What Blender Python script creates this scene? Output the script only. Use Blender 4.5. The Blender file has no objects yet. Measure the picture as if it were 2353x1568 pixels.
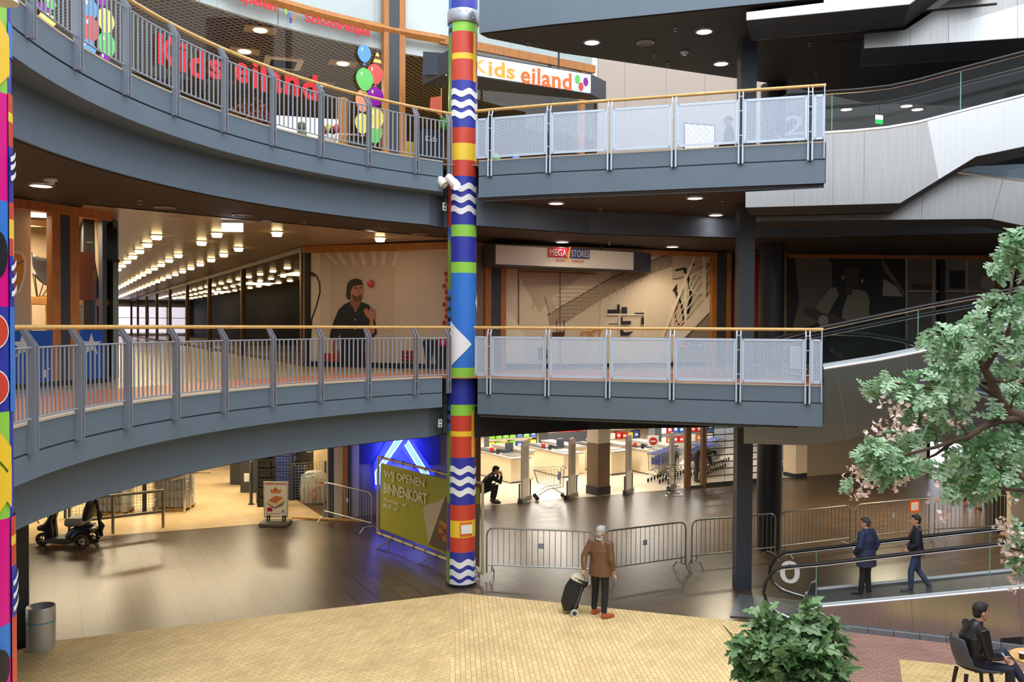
import bpy, bmesh, math, random
from mathutils import Vector, Matrix
from mathutils.geometry import tessellate_polygon
R = math.radians
pi = math.pi
scn = bpy.context.scene
COL = scn.collection

# ---------------------------------------------------------------- camera, sky, exposure
EYE = Vector((0, 0, 5.6)); FPX = 2000.0
CAMROT = Matrix.Rotation(pi/2 - R(1.03), 3, 'X') @ Matrix.Rotation(0.005, 3, 'Z')
cam_data = bpy.data.cameras.new('camera'); cam = bpy.data.objects.new('camera', cam_data); COL.objects.link(cam)
cam_data.sensor_width = 36; cam_data.lens = FPX/2353*36; cam_data.clip_end = 300; cam_data.clip_start = .05
cam.matrix_world = Matrix.Translation(EYE) @ CAMROT.to_4x4()
scn.camera = cam
vs = scn.view_settings
vs.view_transform = 'Standard'; vs.look = 'None'; vs.gamma = 1; vs.use_curve_mapping = False
vs.exposure = 0.12
world = bpy.data.worlds.new('daylight'); scn.world = world; world.use_nodes = True
wb = world.node_tree.nodes['Background']
wb.inputs[0].default_value = (.88, .94, 1.0, 1); wb.inputs[1].default_value = 1.75

def area(name, loc, sx, sy, power, col=(1, .8, .55), rot=(0, 0, 0)):
    l = bpy.data.lights.new(name, 'AREA'); l.shape = 'RECTANGLE'; l.size = sx; l.size_y = sy; l.energy = power; l.color = col
    o = bpy.data.objects.new(name, l); o.location = loc; o.rotation_euler = rot; COL.objects.link(o); return o
def spot(name, loc, power, col, size=100, blend=.6, rot=(0, 0, 0), rad=.06):
    l = bpy.data.lights.new(name, 'SPOT'); l.energy = power; l.color = col; l.spot_size = R(size); l.spot_blend = blend; l.shadow_soft_size = rad
    o = bpy.data.objects.new(name, l); o.location = loc; o.rotation_euler = rot; COL.objects.link(o); return o
WARM = (1, .77, .48); SOFT = (1, .9, .76)
# daylight through the glazed atrium roof
area('atrium_roof_daylight', (3.5, 7.5, 23), 15, 16, 3600, (.93, .97, 1))

# ---------------------------------------------------------------- rays: photo pixel -> a point of the place
def ray(px, py): return CAMROT @ Vector(((px - 1176.5)/FPX, -(py - 784)/FPX, -1))
def G(px, py, z=0.0): d = ray(px, py); return EYE + d*((z - EYE.z)/d.z)
def D(px, py, Y): d = ray(px, py); return EYE + d*(Y/d.y)
def V(px, py, A, B, off=0.0):
    n = Vector((-(B[1]-A[1]), B[0]-A[0])); n.normalize()
    if n.y > 0: n = -n
    d = ray(px, py); t = (n.x*A[0] + n.y*A[1] + off)/(n.x*d.x + n.y*d.y)
    return EYE + d*t

# ---------------------------------------------------------------- materials
def lin(c):
    c = c/255; return c/12.92 if c <= .04045 else ((c + .055)/1.055)**2.4
def rgb(r, g, b): return (lin(r), lin(g), lin(b), 1)
MATS = {}
def mat(name, col, rough=.6, metal=0.0, emit=0, noise=0, nscale=8, bump=0, bscale=40, spec=.5, ecol=None, stretch=None, coat=0):
    if name in MATS: return MATS[name]
    m = bpy.data.materials.new(name); m.use_nodes = True; nt = m.node_tree; b = nt.nodes['Principled BSDF']
    c = rgb(*col); b.inputs['Base Color'].default_value = c; b.inputs['Roughness'].default_value = rough
    b.inputs['Metallic'].default_value = metal; b.inputs['Specular IOR Level'].default_value = spec; b.inputs['Coat Weight'].default_value = coat
    if emit:
        b.inputs['Emission Color'].default_value = rgb(*(ecol or col)); b.inputs['Emission Strength'].default_value = emit
    if noise or bump:
        tc = nt.nodes.new('ShaderNodeTexCoord'); src = tc.outputs['Object']
        if stretch:
            mp = nt.nodes.new('ShaderNodeMapping'); mp.inputs['Scale'].default_value = stretch
            nt.links.new(src, mp.inputs[0]); src = mp.outputs[0]
        if noise:
            n = nt.nodes.new('ShaderNodeTexNoise'); n.inputs['Scale'].default_value = nscale; n.inputs['Detail'].default_value = 4
            nt.links.new(src, n.inputs['Vector'])
            r = nt.nodes.new('ShaderNodeMapRange'); r.inputs['From Min'].default_value = .3; r.inputs['From Max'].default_value = .7
            r.inputs['To Min'].default_value = 1 - noise; r.inputs['To Max'].default_value = 1 + noise
            nt.links.new(n.outputs[0], r.inputs[0])
            mx = nt.nodes.new('ShaderNodeVectorMath'); mx.operation = 'SCALE'; mx.inputs[0].default_value = c[:3]
            nt.links.new(r.outputs[0], mx.inputs['Scale']); nt.links.new(mx.outputs[0], b.inputs['Base Color'])
        if bump:
            n2 = nt.nodes.new('ShaderNodeTexNoise'); n2.inputs['Scale'].default_value = bscale
            nt.links.new(src, n2.inputs['Vector'])
            bp = nt.nodes.new('ShaderNodeBump'); bp.inputs['Strength'].default_value = bump; bp.inputs['Distance'].default_value = .01
            nt.links.new(n2.outputs[0], bp.inputs['Height']); nt.links.new(bp.outputs[0], b.inputs['Normal'])
    MATS[name] = m; return m
def emis(name, col, s): return mat(name, (20, 20, 20), emit=s, ecol=col)
def wood(name, col, dark=.72, scale=(3, 3, 22), rough=.45):
    if name in MATS: return MATS[name]
    m = mat(name, col, rough); nt = m.node_tree; b = nt.nodes['Principled BSDF']
    tc = nt.nodes.new('ShaderNodeTexCoord'); mp = nt.nodes.new('ShaderNodeMapping'); mp.inputs['Scale'].default_value = scale
    n = nt.nodes.new('ShaderNodeTexNoise'); n.inputs['Scale'].default_value = 2.2; n.inputs['Detail'].default_value = 5
    cr = nt.nodes.new('ShaderNodeValToRGB'); c = rgb(*col)
    cr.color_ramp.elements[0].position = .3; cr.color_ramp.elements[0].color = (c[0]*dark, c[1]*dark*.95, c[2]*dark*.9, 1)
    cr.color_ramp.elements[1].position = .65; cr.color_ramp.elements[1].color = c
    nt.links.new(tc.outputs['Object'], mp.inputs[0]); nt.links.new(mp.outputs[0], n.inputs['Vector']); nt.links.new(n.outputs[0], cr.inputs[0]); nt.links.new(cr.outputs[0], b.inputs['Base Color'])
    return m
def glass(name, tint=(1, 1, 1), reflect=1.0, rough=.02, opacity=0.0, ocol=(200, 210, 215)):
    """thin flat pane: straight-through light plus a Fresnel reflection, and an optional printed/frosted share"""
    if name in MATS: return MATS[name]
    m = bpy.data.materials.new(name); m.use_nodes = True; nt = m.node_tree; nt.nodes.clear(); N = nt.nodes.new
    out = N('ShaderNodeOutputMaterial'); t = N('ShaderNodeBsdfTransparent'); t.inputs[0].default_value = (*tint, 1)
    g = N('ShaderNodeBsdfGlossy'); g.inputs['Roughness'].default_value = rough
    fr = N('ShaderNodeFresnel'); gm = N('ShaderNodeNewGeometry'); io = N('ShaderNodeMath'); io.operation = 'MULTIPLY_ADD'; io.inputs[1].default_value = 1/1.5 - 1.5; io.inputs[2].default_value = 1.5; nt.links.new(gm.outputs['Backfacing'], io.inputs[0]); nt.links.new(io.outputs[0], fr.inputs[0])
    ml = N('ShaderNodeMath'); ml.operation = 'MULTIPLY'; ml.inputs[1].default_value = reflect; ml.use_clamp = True
    mx = N('ShaderNodeMixShader'); L = nt.links.new
    L(fr.outputs[0], ml.inputs[0]); L(ml.outputs[0], mx.inputs[0]); L(t.outputs[0], mx.inputs[1]); L(g.outputs[0], mx.inputs[2])
    last = mx
    if opacity:
        d = N('ShaderNodeBsdfDiffuse'); d.inputs[0].default_value = rgb(*ocol)
        m2 = N('ShaderNodeMixShader'); m2.inputs[0].default_value = opacity; L(mx.outputs[0], m2.inputs[1]); L(d.outputs[0], m2.inputs[2]); last = m2
    L(last.outputs[0], out.inputs[0]); MATS[name] = m; return m
def bricks(name, c1, c2, mortar, bw, bh, ms=.006, rough=.6, rot=0, offset=.5, bump=.25, spec=.4, var=.12, rvar=0, big=0):
    m = bpy.data.materials.new(name); m.use_nodes = True; nt = m.node_tree; b = nt.nodes['Principled BSDF']; N = nt.nodes.new; L = nt.links.new
    geo = N('ShaderNodeNewGeometry'); mp = N('ShaderNodeMapping'); mp.inputs['Rotation'].default_value = (0, 0, rot)
    L(geo.outputs['Position'], mp.inputs[0])
    t = N('ShaderNodeTexBrick'); t.offset = offset; t.inputs['Scale'].default_value = 1; t.inputs['Mortar Size'].default_value = ms
    t.inputs['Brick Width'].default_value = bw; t.inputs['Row Height'].default_value = bh; t.inputs['Mortar Smooth'].default_value = .1
    t.inputs['Color1'].default_value = rgb(*c1); t.inputs['Color2'].default_value = rgb(*c2); t.inputs['Mortar'].default_value = rgb(*mortar)
    L(mp.outputs[0], t.inputs['Vector'])
    n = N('ShaderNodeTexNoise'); n.inputs['Scale'].default_value = 1.3; n.inputs['Detail'].default_value = 6; L(geo.outputs['Position'], n.inputs['Vector'])
    r = N('ShaderNodeMapRange'); r.inputs['From Min'].default_value = .3; r.inputs['From Max'].default_value = .7; r.inputs['To Min'].default_value = 1-var; r.inputs['To Max'].default_value = 1+var
    L(n.outputs[0], r.inputs[0]); mx = N('ShaderNodeVectorMath'); mx.operation = 'SCALE'; L(t.outputs['Color'], mx.inputs[0]); L(r.outputs[0], mx.inputs['Scale']); L(mx.outputs[0], b.inputs['Base Color'])
    b.inputs['Roughness'].default_value = rough; b.inputs['Specular IOR Level'].default_value = spec
    if rvar:
        mp2 = N('ShaderNodeMapping'); mp2.inputs['Scale'].default_value = (1.5, 6, 1); L(geo.outputs['Position'], mp2.inputs[0])
        n3 = N('ShaderNodeTexNoise'); n3.inputs['Scale'].default_value = 1.1; n3.inputs['Detail'].default_value = 5; L(mp2.outputs[0], n3.inputs['Vector'])
        r3 = N('ShaderNodeMapRange'); r3.inputs['From Min'].default_value = .3; r3.inputs['From Max'].default_value = .7; r3.inputs['To Min'].default_value = rough-rvar; r3.inputs['To Max'].default_value = rough+rvar
        L(n3.outputs[0], r3.inputs[0]); L(r3.outputs[0], b.inputs['Roughness'])
    if bump:
        bp = N('ShaderNodeBump'); bp.inputs['Strength'].default_value = bump; bp.inputs['Distance'].default_value = .004; bp.invert = True
        L(t.outputs['Fac'], bp.inputs['Height']); L(bp.outputs[0], b.inputs['Normal'])
    MATS[name] = m; return m

# ---------------------------------------------------------------- mesh builder
WOFF = {}
def woff(o): return WOFF.get(o.name, Vector((0, 0, 0)))
class MB:
    def __init__(s): s.v = []; s.f = []; s.mi = []; s.mats = []; s.cur = 0
    def use(s, m):
        if m not in s.mats: s.mats.append(m)
        s.cur = s.mats.index(m); return s
    def add(s, vs, fs):
        b = len(s.v); s.v += [Vector(v) for v in vs]
        for f in fs: s.f.append([b + i for i in f]); s.mi.append(s.cur)
        return s
    def box(s, c, d, rz=0, M=None):
        M = M or Matrix.Rotation(rz, 3, 'Z'); c = Vector(c); x, y, z = d[0]/2, d[1]/2, d[2]/2
        vs = [c + M @ Vector(p) for p in ((-x,-y,-z),(x,-y,-z),(x,y,-z),(-x,y,-z),(-x,-y,z),(x,-y,z),(x,y,z),(-x,y,z))]
        return s.add(vs, [(0,3,2,1),(4,5,6,7),(0,1,5,4),(1,2,6,5),(2,3,7,6),(3,0,4,7)])
    def bar(s, a, b, w, h, up=(0, 0, 1)):
        a, b = Vector(a), Vector(b); d = (b-a).normalized(); u = Vector(up)
        x = d.cross(u)
        if x.length < 1e-5: x = d.cross(Vector((0, 1, 0)))
        x.normalize(); y = x.cross(d); x = x*w/2; y = y*h/2
        vs = [a-x-y, a+x-y, a+x+y, a-x+y, b-x-y, b+x-y, b+x+y, b-x+y]
        return s.add(vs, [(3,2,1,0),(4,5,6,7),(0,1,5,4),(1,2,6,5),(2,3,7,6),(3,0,4,7)])
    def tube(s, pts, r, n=8, cap=True, closed=False, flat=None):
        pts = [Vector(p) for p in pts]; k = len(pts)
        if isinstance(r, (int, float)): r = [r]*k
        up = None; rings = []
        for i, p in enumerate(pts):
            if closed: d = pts[(i+1) % k] - pts[i-1]
            else: d = pts[min(i+1, k-1)] - pts[max(i-1, 0)]
            if d.length < 1e-9: d = Vector((0, 0, 1))
            d.normalize()
            if up is None:
                up = Vector((0, 0, 1)) if abs(d.z) < .9 else Vector((0, 1, 0))
                if flat: up = Vector(flat)
            x = d.cross(up)
            if x.length < 1e-6: x = d.orthogonal()
            x.normalize(); y = x.cross(d).normalized(); up = y
            rr = r[i] if isinstance(r[i], (tuple, list)) else (r[i], r[i])
            rings.append([p + x*rr[0]*math.cos(2*pi*j/n) + y*rr[1]*math.sin(2*pi*j/n) for j in range(n)])
        vs = [q for g in rings for q in g]; fs = []
        m = k if closed else k-1
        for i in range(m):
            for j in range(n):
                a, b = i*n + j, i*n + (j+1) % n; c, d2 = ((i+1) % k)*n + (j+1) % n, ((i+1) % k)*n + j
                fs.append((a, b, c, d2))
        if cap and not closed: fs += [tuple(range(n-1, -1, -1)), tuple((k-1)*n + j for j in range(n))]
        return s.add(vs, fs)
    def lathe(s, c, prof, n=24, M=None, cap=True):
        c = Vector(c); vs = []; fs = []; k = len(prof)
        for r, z in prof:
            for j in range(n):
                p = Vector((r*math.cos(2*pi*j/n), r*math.sin(2*pi*j/n), z)); vs.append(c + (M @ p if M else p))
        for i in range(k-1):
            for j in range(n): fs.append((i*n+j, i*n+(j+1) % n, (i+1)*n+(j+1) % n, (i+1)*n+j))
        if cap: fs += [tuple(range(n-1, -1, -1)), tuple((k-1)*n+j for j in range(n))]
        return s.add(vs, fs)
    def ball(s, c, r, nu=12, nv=8, M=None):
        c = Vector(c); r = (r, r, r) if isinstance(r, (int, float)) else r; vs = [c + (M @ Vector((0, 0, -r[2])) if M else Vector((0, 0, -r[2])))]; fs = []
        for i in range(1, nv):
            t = -pi/2 + pi*i/nv
            for j in range(nu):
                p = Vector((r[0]*math.cos(t)*math.cos(2*pi*j/nu), r[1]*math.cos(t)*math.sin(2*pi*j/nu), r[2]*math.sin(t))); vs.append(c + (M @ p if M else p))
        vs.append(c + (M @ Vector((0, 0, r[2])) if M else Vector((0, 0, r[2])))); top = len(vs)-1
        for j in range(nu): fs.append((0, 1+(j+1) % nu, 1+j)); fs.append((top, 1+(nv-2)*nu+j, 1+(nv-2)*nu+(j+1) % nu))
        for i in range(nv-2):
            for j in range(nu): fs.append((1+i*nu+j, 1+i*nu+(j+1) % nu, 1+(i+1)*nu+(j+1) % nu, 1+(i+1)*nu+j))
        return s.add(vs, fs)
    def poly(s, pts):
        pts = [Vector(p) for p in pts]
        if len(pts) <= 4: return s.add(pts, [tuple(range(len(pts)))])
        return s.add(pts, [tuple(t) for t in tessellate_polygon([pts])])
    def slab(s, pts, vec):
        """polygon extruded along vec"""
        pts = [Vector(p) for p in pts]; vec = Vector(vec); n = len(pts); b = len(s.v)
        tris = tessellate_polygon([pts]) if n > 4 else [tuple(range(n))]
        fs = [tuple(t) for t in tris] + [tuple(n+i for i in reversed(t)) for t in tris]
        fs += [(i, (i+1) % n, n+(i+1) % n, n+i) for i in range(n)]
        return s.add(pts + [p + vec for p in pts], fs)
    def prism(s, xy, z0, z1): return s.slab([(p[0], p[1], z0) for p in xy], (0, 0, z1-z0))
    def strip(s, xy, z0, z1, t):
        """upright band along a plan polyline; t = thickness to its left (+) / right (-)"""
        o = offset(xy, t); n = len(xy); vs = []
        for a, b in zip(xy, o): vs += [(a[0], a[1], z0), (a[0], a[1], z1), (b[0], b[1], z1), (b[0], b[1], z0)]
        fs = [(0, 1, 2, 3), tuple(4*(n-1)+i for i in (3, 2, 1, 0))]
        for i in range(n-1):
            for j in range(4): fs.append((4*i+j, 4*i+(j+1) % 4, 4*i+4+(j+1) % 4, 4*i+4+j))
        return s.add(vs, fs)
    def build(s, name, m=None, parent=None, smooth=None, bevel=0, recalc=True, seg=2):
        bm = bmesh.new(); off = Vector((0, 0, 0))
        if parent is not None: off = woff(parent)
        elif s.v:
            xs = [v.x for v in s.v]; ys = [v.y for v in s.v]; zs = [v.z for v in s.v]
            off = Vector(((min(xs)+max(xs))/2, (min(ys)+max(ys))/2, min(zs)))
        bv = [bm.verts.new(v - off) for v in s.v]
        for f, k in zip(s.f, s.mi):
            try: q = bm.faces.new([bv[i] for i in f]); q.material_index = k
            except ValueError: pass
        if recalc: bmesh.ops.recalc_face_normals(bm, faces=bm.faces)
        if bevel:
            bmesh.ops.bevel(bm, geom=[e for e in bm.edges if len(e.link_faces) == 2 and e.calc_face_angle(0) > .5], offset=bevel, segments=seg, affect='EDGES', profile=.5)
        me = bpy.data.meshes.new(name); bm.to_mesh(me); bm.free()
        if s.mats:
            for q in s.mats: me.materials.append(q)
        else: me.materials.append(m)
        if smooth:
            me.polygons.foreach_set('use_smooth', [True]*len(me.polygons)); me.set_sharp_from_angle(angle=R(smooth))
        o = bpy.data.objects.new(name, me); COL.objects.link(o)
        if parent is not None: o.parent = parent; WOFF[o.name] = off
        else: o.location = off; WOFF[o.name] = off
        return o
def offset(xy, t):
    n = len(xy); out = []
    for i in range(n):
        a = Vector(xy[max(i-1, 0)][:2]); b = Vector(xy[min(i+1, n-1)][:2]); d = (b-a).normalized()
        out.append((xy[i][0] - d.y*t, xy[i][1] + d.x*t))
    return out
def lerp(a, b, t): return a + (b-a)*t
def mix(a, b, t): return Vector(a).lerp(Vector(b), t)

# ---------------------------------------------------------------- naming
def tag(o, label, cat, group=None, kind=None):
    if label: o['label'] = label
    if cat: o['category'] = cat
    if group: o['group'] = group
    if kind: o['kind'] = kind
    return o
def thing(name, label, cat, loc=(0, 0, 0), group=None):
    o = bpy.data.objects.new(name, None); o.empty_display_size = .1; COL.objects.link(o); o.location = loc; WOFF[o.name] = Vector(loc)
    return tag(o, label, cat, group)
def struct(o): o['kind'] = 'structure'; return o
def kids(o): return [c for c in COL.objects if c.parent == o]
def copy_tree(o, loc=None, rz=None, label=None, group=None, parent=None, ch=None):
    c = o.copy(); COL.objects.link(c)
    if parent is not None: c.parent = parent
    if loc is not None: c.location = loc
    if rz is not None: c.rotation_euler = (0, 0, rz)
    if label: c['label'] = label
    if group: c['group'] = group
    for k in list(o.children): copy_tree(k, parent=c)
    return c
def text_mesh(txt, size, depth=.01, bold=0.0, spacing=1.0, shear=0, align='CENTER'):
    cu = bpy.data.curves.new('t', 'FONT'); cu.body = txt; cu.size = size; cu.extrude = depth/2; cu.offset = bold; cu.space_character = spacing; cu.shear = shear
    cu.align_x = align; cu.align_y = 'CENTER'; cu.resolution_u = 4
    o = bpy.data.objects.new('t', cu); COL.objects.link(o); dg = bpy.context.evaluated_depsgraph_get(); dg.update()
    me = bpy.data.meshes.new_from_object(o.evaluated_get(dg)); bpy.data.objects.remove(o); bpy.data.curves.remove(cu)
    return me
def add_text(mb, txt, origin, xdir, ydir, size, m, depth=.008, bold=0.0, spacing=1.0, fit=None, shear=0):
    """lettering laid on the plane origin/xdir/ydir; fit = (width, height) stretches it to that box"""
    me = text_mesh(txt, size, depth, bold, spacing, shear); x = Vector(xdir).normalized(); y = Vector(ydir).normalized(); z = x.cross(y)
    vs = [v.co.copy() for v in me.vertices]
    if fit and vs:
        x0, x1 = min(v.x for v in vs), max(v.x for v in vs); y0, y1 = min(v.y for v in vs), max(v.y for v in vs)
        for v in vs: v.x = (v.x - (x0+x1)/2)*fit[0]/(x1-x0); v.y = (v.y - (y0+y1)/2)*fit[1]/(y1-y0)
    mb.use(m); mb.add([Vector(origin) + x*v.x + y*v.y + z*v.z for v in vs], [tuple(p.vertices) for p in me.polygons]); bpy.data.meshes.remove(me)
class Art(MB):
    """flat printed picture: pixel polygons laid on a wall plane A-B, each later layer 1.5 mm prouder"""
    def __init__(s, A, B, off=0.0, step=.0015): super().__init__(); s.A, s.B, s.off, s.step = A, B, off, step
    def at(s, x, y): return V(x, y, s.A, s.B, s.off)
    def shape(s, pts, m):
        s.off += s.step; s.use(m); s.poly([s.at(*p) for p in pts]); return s
    def rect(s, x0, y0, x1, y1, m): return s.shape([(x0, y0), (x1, y0), (x1, y1), (x0, y1)], m)
    def disc(s, x, y, rx, ry, m, n=18, a0=0, a1=360):
        return s.shape([(x + rx*math.cos(R(lerp(a0, a1, i/n))), y + ry*math.sin(R(lerp(a0, a1, i/n)))) for i in range(n)], m)
    def line(s, pts, w, m):
        s.off += s.step; s.use(m)
        for a, b in zip(pts[:-1], pts[1:]):
            d = Vector((b[0]-a[0], b[1]-a[1])); n = Vector((-d.y, d.x)).normalized()*w/2
            s.poly([s.at(a[0]+n.x, a[1]+n.y), s.at(b[0]+n.x, b[1]+n.y), s.at(b[0]-n.x, b[1]-n.y), s.at(a[0]-n.x, a[1]-n.y)])
        return s
# ---------------------------------------------------------------- palette
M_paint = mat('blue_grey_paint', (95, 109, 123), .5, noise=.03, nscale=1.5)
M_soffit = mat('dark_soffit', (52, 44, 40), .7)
M_black = mat('black_metal', (26, 27, 30), .5)
M_dkpost = mat('dark_steel_paint', (62, 66, 74), .45)
M_rail = mat('grey_rail_metal', (150, 156, 168), .4, metal=.3)
M_rail2 = mat('pale_rail_metal', (190, 202, 218), .4, metal=.2)
M_hand = wood('handrail_wood', (214, 170, 104), .85, (4, 4, 4), .35)
M_frame = wood('frame_wood', (190, 124, 62), .75, (6, 6, 1.2), .45)
M_pine = wood('pine_wood', (226, 178, 110), .8, (5, 5, 5), .5)
M_white = mat('white_paint', (225, 224, 220), .5)
M_cream = mat('cream_paint', (225, 205, 175), .6)
M_grey = mat('mid_grey', (128, 128, 128), .5)
M_chrome = mat('chrome', (200, 200, 200), .18, metal=1)
M_steelbar = mat('galvanised', (165, 165, 160), .38, metal=.8)
M_rubber = mat('black_rubber', (22, 22, 23), .6)
M_glass = glass('shop_glass', (.93, .95, .95), .9)
M_dglass = glass('dark_glass', (.30, .31, .28), 1.3)
M_bglass = glass('balustrade_glass', (.96, .975, .97), .28)
M_steel = mat('brushed_steel', (172, 170, 168), .26, metal=1, noise=.05, nscale=3, stretch=(9, 9, .4))

# ---------------------------------------------------------------- plan
CX, CY, RA = 4.15, 10.56, 9.5
def arc(r, a): return (CX + r*math.cos(R(a)), CY + r*math.sin(R(a)))
def arcpts(r, a0, a1, n): return [arc(r, lerp(a0, a1, i/n)) for i in range(n+1)]
def arc_at(px, r, py=750):
    """where the view line of photo column px meets the far side of the circle of radius r"""
    d = ray(px, py); d = Vector((d.x, d.y)).normalized(); c = Vector((CX, CY)); b = d.dot(c)
    t = b + math.sqrt(b*b - (c.dot(c) - r*r)); q = d*t
    return math.degrees(math.atan2(q.y-CY, q.x-CX)) % 360
def arcray(px, py, r):
    a = R(arc_at(px, r, py)); x, y = CX + r*math.cos(a), CY + r*math.sin(a); d = ray(px, py)
    return EYE + d*(y/d.y)
EDGE_R = [(-.70, 18.15), (.8, 17.6), (2.8, 17.0), (4.3, 16.52), (5.75, 16.1)]
INNER = [(-.77, 18.5), (1.76, 20.0), (5.4, 20.8), (7.2, 20.6), (14, 18.4), (20, 16.4)]
RD = Vector((.945, -.327)); RN = Vector((.327, .945)); RO = Vector((5.75, 16.1))   # the ramps' direction, their normal, their start
def rp(t, w): q = RO + RD*t + RN*w; return (q.x, q.y)
FAR = [(30, 45), (-8, 95), (-48, 80), (-16, 3)]
END = [rp(0, 0), rp(0, 3.4), rp(8, 3.4), rp(16, 3.4)]
U = Vector((-.466, .885)); W = Vector((.885, .466))                                 # along / across the corridor
def uv(u, w): q = U*u + W*w; return (q.x, q.y)

# ---------------------------------------------------------------- ground
tile = bricks('dark_tile', (88, 72, 56), (80, 65, 51), (30, 26, 22), .45, .45, .009, .3, -R(27.8), 0, 0, .5, .1)
warmtile = bricks('warm_tile', (196, 172, 130), (188, 164, 124), (150, 128, 96), .45, .45, .004, .3, -R(27.8), 0, 0, .5, .08)
paletile = bricks('pale_market_floor', (222, 208, 186), (216, 202, 180), (190, 176, 156), .6, .6, .003, .3, -R(24), 0, .05, .5, .06)
brk_a = bricks('yellow_brick_diagonal', (232, 202, 146), (216, 184, 128), (160, 132, 92), .21, .072, .005, .62, R(-52), .5, .3, .4, .1)
brk_b = bricks('yellow_brick_radial', (234, 204, 148), (218, 187, 131), (168, 140, 98), .21, .085, .005, .62, R(86), .5, .3, .4, .1)
brk_r = bricks('red_brick', (150, 106, 94), (134, 94, 84), (172, 150, 138), .21, .06, .006, .7, R(-4), .5, .3, .35, .12)
brk_p = bricks('yellow_brick_patch', (222, 192, 136), (204, 172, 116), (150, 124, 88), .2, .07, .005, .65, R(40), .5, .3, .4, .1)
struct(MB().prism([(-50, -14), (40, -14), (40, 95), (-50, 95)], -.2, 0).build('floor', tile))
g = lambda x, y: G(x, y)[:2]
bl = [g(35, 1497), g(115, 1475), g(600, 1418), g(1060, 1364)]
struct(MB().prism(bl + [(-1.0, 12), (-1.0, 1), (-9.5, 1), (-9, 13.8)], -.1, .006).build('floor', brk_a))
struct(MB().prism([bl[-1], g(1300, 1388), g(1700, 1430), g(1845, 1447), g(1850, 1620), (4.2, 1), (-1.0, 1), (-1.0, 12)], -.1, .006).build('floor', brk_b))
pl = [g(1903, 1447), g(2202, 1480), g(2420, 1504)]
struct(MB().prism([g(1845, 1440)] + pl + [(13, 6), (10, 1), (4.2, 1), g(1850, 1620)], -.1, .0065).build('floor', brk_r))
struct(MB().prism([g(2066, 1517), g(2430, 1553), g(2480, 1760), g(2100, 1760)], -.05, .009).build('floor', brk_p))
SL = [g(40, 1254), g(232, 1233.7), g(598, 1204.7), g(745, 1191)]
struct(MB().prism(SL + [uv(60, 6), uv(60, -12)], -.05, .005).build('floor', warmtile))
S0 = Vector((-.9, 26.8)); SD = Vector((.91, .415)).normalized(); SN = Vector((-SD.y, SD.x))
def sm(t, w): q = S0 + SD*t + SN*w; return (q.x, q.y)
struct(MB().prism([sm(-.6, 0), sm(9.0, 0), sm(9.0, .3), sm(20, .3), sm(20, 16), sm(-.6, 16)], -.05, .005).build('floor', paletile))

# ---------------------------------------------------------------- slabs of the galleries
AL, AR = 222, 126.3
edge_l = arcpts(RA, AR, AL, 48); core_l = arcpts(RA+.35, AR+.6, AL, 48)
M_floorm = bricks('gallery_floor', (176, 150, 112), (168, 142, 106), (140, 118, 88), .6, .6, .003, .22, -R(27.8), 0, .04, .5, .07)
M_terra = mat('terracotta_floor', (190, 104, 72), .35, noise=.08, nscale=2)
M_lip = mat('pale_stone_edge', (214, 200, 182), .6)
NOTCH = [(-1.5, 19.06), (-.74, 19.06)]
def gallery(z, n):
    struct(MB().prism(list(reversed(edge_l)) + NOTCH + EDGE_R + END[1:] + FAR, z-.62, z-.012).build('trim_%d' % n, M_paint))
    struct(MB().prism(list(reversed(core_l)) + NOTCH + INNER + FAR, z-1.28, z-.6).build('trim_%d' % (n+1), M_paint))
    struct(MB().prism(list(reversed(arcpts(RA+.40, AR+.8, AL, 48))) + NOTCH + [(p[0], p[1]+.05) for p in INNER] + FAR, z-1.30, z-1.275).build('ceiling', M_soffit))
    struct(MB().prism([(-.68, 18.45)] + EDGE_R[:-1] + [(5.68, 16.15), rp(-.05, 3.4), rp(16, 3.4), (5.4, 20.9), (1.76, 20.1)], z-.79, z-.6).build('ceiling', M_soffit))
    # right-hand fascia, two plates with a joint, and its thin lower lip
    struct(MB().strip(EDGE_R, z-.30, z, -.03).strip(EDGE_R, z-.75, z-.325, -.03).strip(offset(EDGE_R, .06), z-.82, z-.76, .05)
           .strip([rp(0, 0), rp(0, 1.0)], z-.75, z-.0, -.02).build('trim_%d' % (n+2), M_paint))
    # left-hand fascia plates above and below the joint where the railing posts are fixed
    struct(MB().strip(edge_l, z-.31, z, .03).strip(edge_l, z-.62, z-.335, .03).build('trim_%d' % (n+3), M_paint))
    struct(MB().strip(offset(edge_l, .035), z-.006, z+.02, -.16).strip(offset(EDGE_R, -.035), z-.006, z+.02, .16).build('trim_%d' % (n+4), M_lip))
gallery(4.5, 1); gallery(9.0, 6)
struct(MB().strip([(-.72, 19.0)] + [(p[0], p[1]-.02) for p in INNER[:4]], 3.21, 3.87, .02).build('trim_16', M_black))  # black strip over the blue-grey drop; its shade is put into the colour
# floor finishes of the middle gallery: terracotta border, then tiles
struct(MB().prism(list(reversed(arcpts(RA+.13, AR+.5, AL, 40))) + [(-.9, 18.3)] + [(p[0], p[1]+.14) for p in EDGE_R] + [rp(0, 3.3), (4.4, 20.4), (1.2, 21.4), (-.2, 20.9), (-1.6, 20.6)] + arcpts(RA+2.1, 122, AL, 40), 4.48, 4.496).build('floor', M_terra))
struct(MB().prism(list(reversed(arcpts(RA+1.9, 124, AL, 40))) + [(-.2, 20.7), (1.2, 21.2), (4.4, 20.2), rp(1, 3.3), rp(16, 3.3)] + FAR, 4.47, 4.492).build('floor', M_floorm))
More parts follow.
